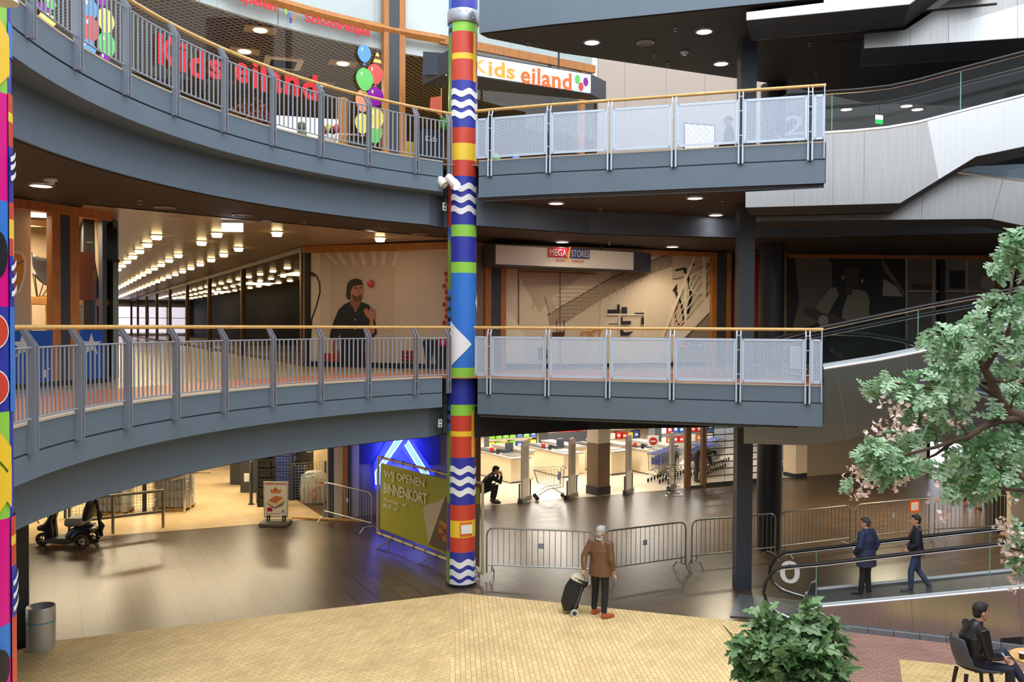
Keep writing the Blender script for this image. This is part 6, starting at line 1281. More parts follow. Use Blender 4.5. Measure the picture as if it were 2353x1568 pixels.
def person(label, loc, heading, pose, top, bottom, shoes, hair, scale=1.0, hairfn='short', hem=.86, topname='jacket', vox=.008, bulk=1.0, skin=None, ext=None):
    J = dict(STAND); J.update(pose); L = Vector(loc); Mz = Matrix.Rotation(R(heading), 3, 'Z')*scale; T = lambda p: L + Mz @ Vector(p); S = scale; sk = skin or M_skin
    r = thing('person', label, 'person', L); g = lambda k: Vector(J[k])
    def limb(mb, ps, rs, n=10): mb.tube([T(p) for p in ps], [q*S for q in rs], n)
    def trunk(mb, secs, n=16): mb.tube([T(p) for p, _, _ in secs], [(a*S, b*S) for _, a, b in secs], n, flat=Mz @ Vector((0, 1, .02)))
    hd = g('head'); Hm = Mz @ Matrix.Rotation(R(J['yaw']), 3, 'Z') @ Matrix.Rotation(R(J['pitch']), 3, 'X'); H = lambda p: T(hd) + Hm @ Vector(p)
    Hu = Hm.normalized()
    # body: one continuous surface
    b = MB()
    b.ball(H((0, 0, .02)), (.075*S, .096*S, .105*S), 16, 12, Hu); b.ball(H((0, .03, -.045)), (.058*S, .064*S, .07*S), 14, 10, Hu)
    b.tube([H((0, .086, .03)), H((0, .112, -.012)), H((0, .098, -.024))], [.010*S, .016*S, .012*S], 8); b.ball(H((0, .088, -.07)), (.02*S, .016*S, .014*S), 8, 6, Hu); b.ball(H((0, .072, -.098)), (.026*S, .024*S, .018*S), 8, 6, Hu)
    for s in (-1, 1): b.ball(H((.076*s, -.012, -.005)), (.012*S, .022*S, .033*S), 8, 6, Hu)
    limb(b, [g('shl') + Vector((0, 0, .02)), g('neck'), H0(hd, g('neck'), .5), hd + Vector((0, -.01, -.05))], [.075, .062, .055, .055])
    trunk(b, [(g('pel') + Vector((0, 0, -.06)), .13, .1), (g('pel'), .155, .11), (g('waist'), .14, .095), (g('chest'), .165, .11), (g('shl'), .15, .085), (g('neck'), .06, .06)])
    for s, e, w, hdir, sg in (('sl', 'el', 'wl', 'hl', -1), ('sr', 'er', 'wr', 'hr', 1)):
        S0, E0, W0 = g(s), g(e), g(w); limb(b, [S0.lerp(g('shl'), .25), S0, S0.lerp(E0, .5), E0, E0.lerp(W0, .35), W0], [.06, .056, .047, .039, .04, .026])
        d = Vector(J[hdir]).normalized(); fr = (Vector((0, 1, 0)) if abs(d.y) < .8 else Vector((0, 0, 1))); side = d.cross(fr).normalized()*sg; pn = side.cross(d).normalized()*sg; side = Vector(J.get(hdir+'side', pn)).normalized(); nrm = d.cross(side).normalized()
        limb(b, [W0, W0 + d*.03, W0 + d*.085], [.026, .03, .028]); 
        for q in (-1, 1): limb(b, [W0 + d*.02, W0 + d*.09 + side*.022*q], [.018, .016])
        curl = J.get(hdir+'curl', .5)
        for k, (o, ln) in enumerate(((.033, .07), (.011, .08), (-.012, .075), (-.034, .058))):
            p0 = W0 + d*.085 + side*o; p1 = p0 + (d*math.cos(curl*.6) + nrm*math.sin(curl*.6))*ln*.5; p2 = p1 + (d*math.cos(curl*1.7) + nrm*math.sin(curl*1.7))*ln*.5; limb(b, [p0, p1, p2], [.0095, .009, .0075], 8)
        t0 = W0 + d*.025 + side*.024; t1 = t0 + (d*.6 + side*.75 + nrm*.2).normalized()*.035; limb(b, [t0, t1, t1 + (d*.9 + side*.2 + nrm*.4).normalized()*.035], [.013, .011, .009], 8)
    for p, k, a in (('pl', 'kl', 'al'), ('pr', 'kr', 'ar')):
        P0, K0, A0 = g(p), g(k), g(a); limb(b, [P0, P0.lerp(K0, .4), K0, K0.lerp(A0, .3), A0], [.085, .075, .053, .053, .036])
    for a, t in (('al', 'tl'), ('ar', 'tr')): A0, T0 = g(a), g(t); limb(b, [A0, A0.lerp(T0, .5) + Vector((0, 0, -.015)), T0], [.036, .036, .028])
    attach(fuse(b, vox*.8*S, 2), 'body', sk, r)
    for s in (-1, 1):
        MB().ball(H((.031*s, .086, .022)), (.012*S, .008*S, .007*S), 8, 6, Hu).build('eye', M_eye, r, smooth=60)
        MB().tube([H((.014*s, .093, .043)), H((.034*s, .09, .048)), H((.052*s, .077, .042))], .004*S, 5).build('eyebrow', hair, r)
    MB().tube([H((-.024, .092, -.066)), H((0, .103, -.066)), H((.024, .092, -.066))], .0045*S, 5).build('mouth', M_lip, r)
    # hair
    h = MB(); h.use(hair)
    if hairfn == 'bald':
        h.ball(H((0, -.042, .0)), (.07*S, .062*S, .075*S), 12, 8, Hu)
        for a in range(-150, -29, 10): h.ball(H((.074*math.cos(R(a)), -.0+.094*math.sin(R(a)), -.005)), (.022*S, .022*S, .055*S), 8, 6, Hu)
    elif hairfn == 'hat':
        h.ball(H((0, -.004, .05)), (.086*S, .106*S, .09*S), 16, 10, Hu); h.tube([H((.087*math.cos(R(a)), .107*math.sin(R(a)) - .004, .035)) for a in range(0, 360, 20)], .016*S, 6, closed=True)
    else:
        h.ball(H((0, -.018, .045)), (.083*S, .1*S, .094*S), 16, 12, Hu); h.ball(H((0, -.05, -.01)), (.07*S, .06*S, .075*S), 12, 10, Hu); h.ball(H((0, .045, .098)), (.055*S, .045*S, .032*S), 10, 8, Hu)
    attach(fuse(h, .008*S, 2), 'cap' if hairfn == 'hat' else 'hair', hair, r)
    # jacket / coat
    c = MB(); u = .02*bulk; dn = (g('pel') - g('chest')).normalized(); hemp = g('pel') + dn*max(0, .95-hem)
    secs = [(hemp, .195*bulk, .15*bulk), (g('pel'), .19*bulk, .145*bulk), (g('waist'), .165*bulk, .122*bulk), (g('chest'), .188*bulk, .132*bulk), (g('shl'), .165*bulk, .1), (g('neck') + Vector((0, 0, .0)), .075, .07), (g('neck').lerp(hd, .22), .068, .068)]
    trunk(c, secs)
    for s, e, w in (('sl', 'el', 'wl'), ('sr', 'er', 'wr')):
        S0, E0, W0 = g(s), g(e), g(w); limb(c, [S0.lerp(g('shl'), .4), S0, S0.lerp(E0, .5), E0, E0.lerp(W0, .5), E0.lerp(W0, .97)], [.075, .074*bulk, .062*bulk, .056*bulk, .05*bulk, .04])
    attach(fuse(c, vox*S, 3), topname, top, r)
    # trousers
    c = MB(); trunk(c, [(g('pel') + dn*.06, .15, .115), (g('pel'), .163, .12), (g('pel').lerp(g('waist'), .7), .152, .108)])
    for p, k, a in (('pl', 'kl', 'al'), ('pr', 'kr', 'ar')):
        P0, K0, A0 = g(p), g(k), g(a); limb(c, [P0 - dn*.03, P0, P0.lerp(K0, .5), K0, K0.lerp(A0, .5), K0.lerp(A0, .94)], [.088, .092, .082, .07, .064, .056])
    attach(fuse(c, vox*S, 3), 'trousers', bottom, r)
    for a, t in (('al', 'tl'), ('ar', 'tr')):
        A0, T0 = g(a), g(t); d = (T0 - A0); d.z = 0; d.normalize() if d.length > .01 else None; c = MB()
        limb(c, [A0 - d*.045 + Vector((0, 0, -.035)), A0.lerp(T0, .3) + Vector((0, 0, -.02)), A0.lerp(T0, .7) + Vector((0, 0, -.012)), T0 + d*.035], [.042, .05, .048, .036]); limb(c, [A0 + Vector((0, 0, .02)), A0 - Vector((0, 0, .03))], [.05, .045])
        fl = min(A0.z, T0.z)
        attach(fuse(c, .008*S, 2), 'shoe', shoes, r)
    if ext: ext(r, T, H, S)
    return r
def H0(a, b, t): return Vector(a).lerp(Vector(b), t)
M_brownj = mat('brown_leather', (110, 78, 50), .42, noise=.12, nscale=6, bump=.3, bscale=14); M_navyj = mat('navy_cloth', (36, 44, 74), .7, noise=.1, nscale=8); M_blackl = mat('black_leather_jacket', (30, 29, 30), .32, bump=.35, bscale=16); M_puff = mat('black_puffer', (28, 31, 42), .4)
M_blk = mat('black_trousers', (26, 26, 30), .75); M_jean = mat('blue_jeans', (52, 68, 104), .75, noise=.12, nscale=7); M_djean = mat('dark_jeans', (34, 38, 56), .75)
M_tanshoe = mat('tan_shoe', (176, 84, 48), .4); M_bshoe = mat('black_shoe', (24, 23, 24), .4); M_hblack = mat('black_hair', (30, 25, 24), .7); M_hgrey = mat('grey_hair', (176, 172, 170), .7); M_hdk = mat('dark_grey_hair', (60, 54, 52), .7)
# man in the brown jacket with his shopping trolley
fp = (G(1362, 1414) + G(1396, 1424))/2
def brown_ext(r, T, H, S):
    MB().tube([T((.27, .09, .82)), T((.28, .12, .70))], .006, 5).build('paper_slip', M_white, r)
    MB().tube([H((.07*math.cos(R(a)), .07*math.sin(R(a)) - .02, -.125)) for a in range(0, 360, 30)], .016, 6, closed=True).build('collar', mat('shirt_pale', (190, 196, 206), .6), r)
bm = person('man seen from behind in a brown leather jacket and tan shoes, pulling a trolley', (fp.x, fp.y+.02, .006), -28,
    dict(yaw=-22, pitch=-6, al=(-.15, .06, .09), tl=(-.12, .26, .03), ar=(.12, -.1, .09), tr=(.22, .08, .03), kl=(-.13, .08, .5), kr=(.11, -.02, .5), el=(-.29, -.12, 1.16), wl=(-.24, -.24, .92), hl=(-.1, -.4, -1), er=(.245, -.05, 1.14), wr=(.24, .07, .9), hr=(.05, .35, -1)),
    M_brownj, M_blk, M_tanshoe, M_hgrey, 1.0, 'short', .80, bulk=1.17, vox=.01, ext=brown_ext)
q = G(1320, 1414); r = thing('shopping_trolley', 'black two-wheeled shopping trolley with a cream top behind the man in brown', 'trolley', (q.x, q.y, .006)); yd = q.y + .05; TP = lambda x, y, o=0: D(x, y, yd + o)
m = MB(); sec = [((1312, 1400), .15, .1), ((1309, 1385), .175, .12), ((1318, 1355), .18, .13), ((1328, 1338), .17, .125), ((1334, 1327), .13, .1)]
m.tube([TP(*p) for p, a, b in sec], [(a, b) for p, a, b in sec], 14); m.build('bag', mat('trolley_black', (26, 27, 30), .6, bump=.2), r, smooth=50, bevel=0)
m = MB(); m.tube([TP(1330, 1335), TP(1333, 1327), TP(1336, 1321)], [(.178, .134), (.165, .12), (.09, .06)], 14); m.build('flap', mat('trolley_cream', (216, 204, 176), .6), r, smooth=50)
m = MB(); m.tube([TP(1328, 1341), TP(1333, 1329)], [(.186, .138), (.172, .126)], 14, cap=False); m.build('zip_band', MATS['trolley_black'], r, smooth=50)
hand = Vector((bm.location.x, bm.location.y, 0)) + Matrix.Rotation(R(-28), 3, 'Z') @ Vector((-.25, -.27, .86))
m = MB()
for s in (-.1, .1): m.tube([TP(1318, 1406, s), TP(1345, 1330, s), hand + Vector((0, s*.3, 0))], .011, 6)
m.tube([hand + Vector((0, -.06, 0)), hand + Vector((0, .06, 0))], .014, 6); m.build('handle_frame', mat('trolley_frame', (120, 122, 128), .4, metal=.6), r, smooth=40)
for s in (-.17, .17): w = MB(); c = TP(1320, 1408, s); c.z = .075; w.lathe(c, [(.045, -.02), (.07, -.02), (.075, 0), (.07, .02), (.045, .02)], 18, Matrix.Rotation(pi/2, 3, 'X') @ Matrix.Identity(3), cap=False); o = w.build('wheel', mat('wheel_cream', (206, 204, 196), .5), r, smooth=40); MB().lathe(c, [(0, -.012), (.05, -.012), (.05, .012), (0, .012)], 14, Matrix.Rotation(pi/2, 3, 'X')).build('hub', M_dkpost, o)
MB().tube([TP(1310, 1398), TP(1293, 1406), TP(1296, 1412), TP(1314, 1404)], .008, 5).build('stand', MATS['trolley_frame'], r)
# two riders on the ground floor walkway
RA_, RB_ = plan(.62)
def rider(px, ytop, h, *a, **k):
    p = V(px, 1300, RA_, RB_); t = (Vector((p.x, p.y)) - RO).dot(RD); tz_ = [((Vector((q.x, q.y)) - RO).dot(RD), q.z) for q in (V(1876, 1396, *plan(0)), V(2353, 1352, *plan(0)))]
    z = interp([tz_[0], tz_[1]], t) - .088; return (p.x, p.y, z), h
loc, _ = rider(1990, 1192, 1); zt = V(1992, 1191, RA_, RB_).z; s1 = (zt - loc[2])/1.745
person('heavy man in a navy coat riding the moving walkway, back turned', loc, 38, dict(yaw=22, pitch=-4, er=(.27, -.1, 1.16), wr=(.2, -.02, .94), el=(-.27, .0, 1.15), wl=(-.22, .14, .95), al=(-.1, .06, .09), tl=(-.12, .22, .03)), M_navyj, M_blk, M_bshoe, M_hdk, s1, 'short', .70, 'coat', .01, 1.3)
loc, _ = rider(2106, 1185, 1); zt = V(2100, 1184, RA_, RB_).z; s2 = (zt - loc[2])/1.745
person('younger man in a black quilted jacket and blue jeans walking along the moving walkway', loc, 72, dict(yaw=10, al=(-.09, .12, .09), tl=(-.1, .3, .03), kl=(-.09, .12, .5), ar=(.09, -.3, .13), tr=(.1, -.12, .04), kr=(.09, -.04, .5), chest=(0, .03, 1.28), el=(-.25, .02, 1.14), wl=(-.2, .22, 1.02), er=(.25, -.02, 1.13), wr=(.2, .18, .98)), M_puff, M_jean, M_bshoe, M_hblack, s2, 'short', .86, 'jacket', .01, 1.08)
# crouching man and bending man in the supermarket, person upstairs, two walkers
p = G(1127, 1157); person('man in black crouching at the left edge of the supermarket, hand at his face', (p.x, p.y, .006), -75, dict(pel=(0, -.25, .38), waist=(0, -.22, .5), chest=(0, -.08, .66), shl=(0, .02, .78), neck=(0, .07, .85), head=(0, .15, .95), pitch=-25, sl=(-.18, .02, .78), sr=(.18, .02, .78), el=(-.2, .22, .6), er=(.2, .25, .62), wl=(-.08, .25, .82), wr=(.1, .3, .8), hl=(.3, -.2, 1), hr=(-.3, -.2, 1), pl=(-.09, -.25, .38), pr=(.09, -.25, .38), kl=(-.12, .14, .52), kr=(.12, .17, .52), al=(-.1, .06, .09), ar=(.1, .06, .09), tl=(-.12, .24, .03), tr=(.12, .24, .03)), M_blk, M_blk, M_bshoe, M_hblack, 1.08, 'short', .95, vox=.012)
p = V(1603, 750, sm(0, .9), sm(1, .9)); person('person in black bending over behind the glass door beside the roller grille', (p.x, p.y, .006), -95, dict(waist=(0, .05, 1.06), chest=(0, .26, 1.13), shl=(0, .42, 1.1), neck=(0, .48, 1.08), head=(0, .58, 1.02), pitch=-70, sl=(-.18, .42, 1.1), sr=(.18, .42, 1.1), el=(-.2, .46, .84), er=(.2, .46, .84), wl=(-.14, .52, .62), wr=(.14, .52, .62)), M_blk, M_blk, M_bshoe, M_hblack, 1.0, 'short', .95, vox=.012)
p = V(1676, 300, (0, 21.4), (1, 21.4)); person('person in a dark coat and beanie seen through the upper perforated panel', (p.x, p.y, 9.004), 70, dict(el=(-.22, .02, 1.14), wl=(-.12, .22, 1.0), er=(.22, .02, 1.14), wr=(.14, .22, .98)), mat('dark_coat', (40, 42, 48), .8), M_blk, M_bshoe, mat('beanie', (44, 46, 54), .9), 1.0, 'hat', .8, 'coat', .012)
p = G(2229, 1163); person('walking person in dark trousers half hidden by branches, left of the pair behind the barrier', (p.x, p.y, .004), 170, dict(al=(-.1, .18, .09), tl=(-.11, .35, .03), ar=(.1, -.2, .1), tr=(.1, -.02, .04), kl=(-.1, .14, .5)), mat('dark_coat', (40, 42, 48), .8), M_djean, M_tanshoe, M_hblack, 1.0, 'short', .8, 'coat', .014)
p = G(2258, 1170); person('walking person in black half hidden by branches, right of the pair behind the barrier', (p.x, p.y, .004), 160, dict(al=(-.1, -.16, .1), tl=(-.11, .02, .04), ar=(.1, .18, .09), tr=(.1, .35, .03), kr=(.1, .14, .5)), M_blackl, M_blk, M_bshoe, M_hblack, 1.0, 'short', .85, 'jacket', .014)
# seated man at the cafe table
SZ = 12.5; sp = D(2268, 1548, SZ); zc = sp.z; S_ = 1.07
def seat_ext(r, T, H, S): pass
sx0 = D(2230, 1535, SZ).x
stand = dict(pel=(0, 0, .1), waist=(0, -.0, .25), chest=(0, .02, .44), shl=(0, .06, .585), neck=(0, .085, .65), head=(0, .13, .785), yaw=4, pitch=-3, sl=(-.185, .06, .575), sr=(.185, .06, .575), el=(-.27, .14, .29), er=(.25, .12, .28), wl=(-.12, .36, .22), wr=(.14, .36, .22), hl=(.4, 1, -.35), hr=(-.1, .8, -.55), hlcurl=.7, hrcurl=.6,
    pl=(-.1, .02, .09), pr=(.1, .02, .09), kl=(-.06, .48, .22), kr=(.12, .46, .06), al=(.12, .66, -.12), ar=(.12, .5, -.50), tl=(.16, .82, -.16), tr=(.13, .68, -.56))
lift = zc - .66*0
sm_ = person('seated man in a black leather jacket, facing right at the cafe table', (sx0, SZ, D(2256, 1540, SZ).z), -90, stand, M_blackl, M_djean, M_bshoe, M_hblack, S_, 'short', .9, vox=.008, bulk=1.14,
    ext=lambda r, T, H, S: MB().tube([T((.14 + .04*math.cos(R(a)), .352, .235 + .04*math.sin(R(a)))) for a in range(0, 360, 30)], .012, 6, closed=True).build('shirt_cuff', mat('shirt_pale', (190, 196, 206), .6), r))
zs = D(2256, 1540, SZ).z + .02
M_chair = mat('grey_chair_shell', (70, 76, 86), .5); r = thing('cafe_chair', 'grey bucket chair on dark tapered legs under the seated man', 'chair', (sx0, SZ, .0065))
m = MB(); prof = []; nv = 9
for i in range(nv):       # profile from the front lip over the seat up the back; x = forward
    t = i/(nv-1); prof.append(((.36, -.03), (.3, -.0), (.15, -.015), (0, -.02), (-.13, .0), (-.2, .08), (-.245, .22), (-.275, .36), (-.3, .49))[i])
vs = []; nu = 11
for i, (fx, fz) in enumerate(prof):
    hw = (.2, .23, .25, .26, .27, .27, .26, .24, .2)[i]; side = (.0, .02, .05, .09, .13, .12, .08, .05, .01)[i]
    for j in range(nu): u = 2*j/(nu-1)-1; c2 = u*u; vs.append(Vector((sx0 + fx + (.10*c2 if i > 4 else 0), SZ + hw*u, zs + fz + (side*c2 if i <= 5 else 0) - .0)))
m.add(vs, [(i*nu+j, i*nu+j+1, (i+1)*nu+j+1, (i+1)*nu+j) for i in range(nv-1) for j in range(nu-1)]); o = m.build('shell', M_chair, r, smooth=90)
md = o.modifiers.new('sol', 'SOLIDIFY'); md.thickness = .035; md.offset = -1; md = o.modifiers.new('sub', 'SUBSURF'); md.levels = md.render_levels = 2
for x in (-.13, .22):
    for y in (-.17, .17): MB().tube([(sx0+x, SZ+y*.8, zs-.03), (sx0+x*1.5-.02, SZ+y*1.25, .0065)], [.03, .017], 8).build('leg', M_black, r, smooth=40)
tp = D(2392, 1512, SZ+.2); tz2 = tp.z; tx = tp.x; ty = SZ+.2
r = thing('cafe_table', 'round pale wooden cafe table cropped at the lower right edge', 'table', (tx, ty, .0065)); MB().lathe((tx, ty, tz2-.03), [(.0, 0), (.39, .0), (.4, .01), (.4, .03), (.0, .03)], 48).build('tabletop', M_pine, r, smooth=40); MB().tube([(tx, ty, .03), (tx, ty, tz2-.03)], .045, 12).build('pedestal', M_black, r, smooth=40); MB().lathe((tx, ty, .0065), [(.26, 0), (.26, .015), (.06, .03)], 30).build('foot', M_black, r, smooth=40)
cx_, cy_ = D(2345, 1512, ty-.02).x, ty-.05; r = thing('cup', 'dark paper cup with a pale rim on the cafe table', 'cup', (cx_, cy_, tz2)); MB().lathe((cx_, cy_, tz2), [(.0, 0), (.032, .0), (.042, .085)], 20).build('cup_body', mat('cup_dark', (60, 44, 40), .5), r, smooth=40); MB().lathe((cx_, cy_, tz2+.085), [(.044, 0), (.045, .006), (.04, .012), (.0, .01)], 20).build('lid', M_white, r, smooth=40)
# ---------------------------------------------------------------- plants
def leaf_mat(name, c1, c2, rough=.38):
    m = bpy.data.materials.new(name); m.use_nodes = True; nt = m.node_tree; N = nt.nodes.new; L = nt.links.new; b = nt.nodes['Principled BSDF']
    g = N('ShaderNodeNewGeometry'); cr = N('ShaderNodeValToRGB'); cr.color_ramp.elements[0].color = rgb(*c1); cr.color_ramp.elements[1].color = rgb(*c2)
    L(g.outputs['Random Per Island'], cr.inputs[0]); L(cr.outputs[0], b.inputs['Base Color']); b.inputs['Roughness'].default_value = rough
    t = N('ShaderNodeBsdfTranslucent'); L(cr.outputs[0], t.inputs[0]); mx = N('ShaderNodeMixShader'); mx.inputs[0].default_value = .25
    L(b.outputs[0], mx.inputs[1]); L(t.outputs[0], mx.inputs[2]); L(mx.outputs[0], nt.nodes['Material Output'].inputs[0]); MATS[name] = m; return m
def template(half):
    pts = [(x, y, 0) for x, y in half] + [(x, -y, 0) for x, y in reversed(half[1:-1])]
    P = [Vector(p) for p in pts]; return pts, [tuple(t) for t in tessellate_polygon([P])]
FROND = template([(0, 0), (.1, .03), (.16, .2), (.26, .3), (.27, .07), (.34, .09), (.42, .34), (.52, .4), (.5, .1), (.57, .1), (.66, .3), (.76, .33), (.73, .08), (.82, .1), (.9, .16), (1, 0)])
LOBED = template([(0, 0), (.03, .16), (-.02, .34), (.18, .3), (.3, .22), (.36, .36), (.52, .42), (.56, .28), (.62, .16), (.78, .22), (.86, .12), (1, 0)])
def leaf(mb, tpl, base, d, up, size, droop=.3, fold=.25, wide=1.0):
    d = Vector(d).normalized(); s = d.cross(Vector(up)); s = s.normalized() if s.length > 1e-4 else d.orthogonal().normalized(); n = s.cross(d)
    vs = []
    for x, y, _ in tpl[0]:
        z = -droop*x*x + fold*abs(y); vs.append(base + d*(x*size) + s*(y*size*wide) + n*(z*size))
    mb.add(vs, tpl[1])
random.seed(21); rnd = random.uniform
def rvec(): 
    while True:
        v = Vector((rnd(-1, 1), rnd(-1, 1), rnd(-1, 1)))
        if .05 < v.length < 1: return v.normalized()
# bush
ZB = 11.0; c = D(1812, 1530, ZB); r = thing('potted_bush', 'bushy potted plant with lobed glossy leaves at the bottom edge', 'plant', (c.x, c.y, .006))
M_bl = leaf_mat('bush_leaf', (48, 88, 36), (140, 172, 120), .28); m = MB(); m.use(M_bl); st = MB(); root_ = Vector((c.x, c.y, .95))
def twig(mb, a, b, r0, r1): mid = a.lerp(b, .5) + Vector((0, 0, .06)); mb.tube([a, mid, b], [r0, (r0+r1)/2, r1], 5)
tips = []
for k in range(130):
    v = rvec(); 
    if v.z < -.5: v.z = -v.z*.3
    rr = rnd(.55, 1.0)**.6; p = c + Vector((v.x*.60*rr, v.y*.55*rr, v.z*.50*rr)); tips.append((p, v))
for px, py in ((1752, 1405), (1760, 1425), (1768, 1440), (1850, 1405), (1862, 1412), (1856, 1430), (1905, 1440), (1890, 1452), (1920, 1470), (1705, 1470), (1712, 1480), (1700, 1500), (1925, 1480)):
    p = D(px, py, ZB + rnd(-.15, .15)); tips.append((p, (p-c).normalized())); 
for p, v in tips:
    twig(st, root_ + Vector((rnd(-.08, .08), rnd(-.08, .08), 0)), p, .008, .003)
    for j in range(8):
        o = Vector((rnd(-.1, .1), rnd(-.1, .1), rnd(-.1, .07))); d = (v*.8 + rvec()*.9 + Vector((0, -.15, -.1))).normalized(); leaf(m, LOBED, p + o, d, (v*.6 + Vector((0, -.3, 1)) + rvec()*.5), rnd(.13, .25), rnd(.1, .5), rnd(.05, .3), rnd(.75, 1.0))
m.build('foliage', None, r, recalc=False); st.build('twigs', mat('twig_brown', (70, 58, 40), .7), r)
MB().lathe((c.x, c.y, .006), [(.22, 0), (.3, .7), (.32, .72), (.32, .78), (.28, .78), (.27, .7), (.0, .68)], 28).build('pot', mat('pot_grey', (70, 70, 74), .5), r, smooth=40)
# flowering tree at the right
ZT = 8.6; base = Vector((5.75, ZT+.1, .007)); r = thing('flowering_tree', 'leafy tree with pale pink blossoms reaching in from the right edge', 'tree', base)
M_bark = mat('bark', (92, 70, 56), .8, noise=.25, nscale=9, bump=.5, bscale=20); t3 = lambda x, y, o=0: D(x, y, ZT + o)
br = MB()
br.tube([base, base + Vector((.0, 0, 1.6)), t3(2480, 1120, .08), t3(2420, 1010, .05), t3(2353, 962), t3(2318, 950), t3(2293, 915, -.05), t3(2277, 873, -.05), t3(2260, 845), t3(2245, 800, .1)], [.12, .105, .09, .08, .07, .062, .05, .045, .035, .02], 10)
for ps, r0, r1 in (([(2353, 962, 0), (2300, 966, -.1), (2262, 980, -.15), (2225, 1005, -.2), (2195, 1012, -.2), (2150, 1028, -.25), (2100, 1040, -.3), (2020, 1062, -.3)], .04, .008), ([(2225, 1005, -.2), (2215, 985, -.2), (2200, 970, -.25), (2160, 960, -.3)], .012, .005), ([(2195, 1012, -.2), (2150, 1045, -.1), (2105, 1065, 0)], .02, .006),
    ([(2293, 915, -.05), (2250, 885, .1), (2215, 880, .15), (2150, 895, .2), (2050, 880, .25), (1985, 895, .25)], .028, .006), ([(2262, 848, 0), (2290, 800, -.1), (2312, 775, -.15), (2325, 740, -.15), (2318, 690, -.1), (2330, 620, 0)], .038, .012), ([(2290, 800, -.1), (2250, 780, -.1), (2180, 770, -.1), (2130, 765, 0)], .014, .005), ([(2480, 1120, .08), (2400, 1138, -.1), (2353, 1128, -.15), (2300, 1124, -.2), (2255, 1122, -.2)], .035, .01), ([(2400, 1138, -.1), (2350, 1100, -.2), (2310, 1075, -.25), (2280, 1062, -.3)], .022, .006), ([(2480, 1120, .08), (2420, 1230, .1), (2360, 1270, 0), (2320, 1260, -.1)], .03, .006), ([(2330, 620, 0), (2345, 560, .1), (2300, 590, -.1)], .012, .004), ([(2312, 775, -.15), (2280, 740, -.2), (2240, 730, -.2)], .012, .004), ([(2277, 873, -.05), (2310, 880, -.2), (2340, 870, -.25)], .012, .004), ([(2318, 950, 0), (2330, 910, -.2), (2345, 900, -.25)], .012, .004)):
    k = len(ps); br.tube([t3(*p) for p in ps], [lerp(r0, r1, i/(k-1)) for i in range(k)], 7)
br.build('trunk_and_branches', M_bark, r, smooth=60)
M_tl = leaf_mat('tree_leaf', (84, 136, 74), (186, 212, 178), .3); m = MB(); m.use(M_tl)
CL = [(2330, 548, 1), (2350, 575, 1), (2305, 600, 1), (2340, 605, 1.1), (2290, 612, .7), (2310, 575, .8), (2300, 690, 1), (2340, 690, 1), (2262, 725, 1), (2240, 745, .9), (2310, 735, 1), (2345, 740, 1), (2215, 770, .9), (2190, 770, .8), (2150, 768, .8), (2135, 775, .6), (2170, 795, .9), (2205, 800, .9), (2150, 800, .7), (2250, 790, 1), (2285, 770, .9), (2330, 800, 1), (2345, 835, 1), (2235, 825, .8), (2300, 838, .9),
      (1995, 890, .6), (2020, 880, .8), (2045, 872, .9), (2085, 880, 1), (2120, 870, 1), (2150, 862, 1), (2185, 850, .9), (2215, 862, .9), (2110, 910, 1), (2150, 905, 1), (2185, 895, .9), (2230, 890, .8), (2075, 905, .8), (2105, 945, .9), (2140, 940, .9), (2165, 925, .8), (2215, 925, .8), (2330, 925, 1), (2345, 890, 1), (2310, 905, .9), (2280, 940, .8), (2345, 1000, 1), (2320, 985, .8),
      (2170, 965, .8), (2200, 975, .8), (2065, 1005, .8), (2095, 1010, .8), (1985, 1045, .8), (2015, 1035, 1), (2045, 1050, 1), (2080, 1040, 1), (2030, 1075, 1), (2060, 1085, 1), (2000, 1065, .8), (2090, 1070, .8), (1950, 1115, .5), (2100, 1025, .8), (2125, 1000, .8),
      (2240, 1005, 1), (2275, 1005, 1), (2310, 1010, 1), (2340, 1035, 1), (2215, 1035, 1), (2250, 1045, 1.1), (2285, 1050, 1.1), (2195, 1060, 1), (2230, 1080, 1.1), (2270, 1090, 1.1), (2305, 1075, 1), (2180, 1085, .9), (2205, 1110, 1), (2240, 1120, .9), (2285, 1115, .8), (2150, 1075, .7), (2330, 1065, .8), (2345, 1110, .7), (2190, 1135, .6), (2345, 1225, .7), (2350, 1290, .7), (2352, 1240, .8)]
for px, py, s in CL:
    c = t3(px, py, rnd(-.45, .3)); out = Vector((rnd(-.9, .3), rnd(-.6, .4), rnd(-.35, .35)))
    for k in range(int(9*s)+3):
        o = rvec()*.10*s; d = (out + rvec()*.75 + Vector((-.15, -.05, -.3))).normalized(); leaf(m, FROND, c + o - d*.06, d, Vector((rnd(-.4, .4), -.55 + rnd(-.4, .4), 1)), rnd(.13, .22)*(.8+.2*s), rnd(.2, .6), rnd(.0, .2), rnd(.8, 1.05))
m.build('foliage', None, r, recalc=False)
b = MB(); b.use(mat('blossom_pink', (240, 214, 204), .6)); petal = template([(0, 0), (.3, .3), (.75, .34), (1, 0)])
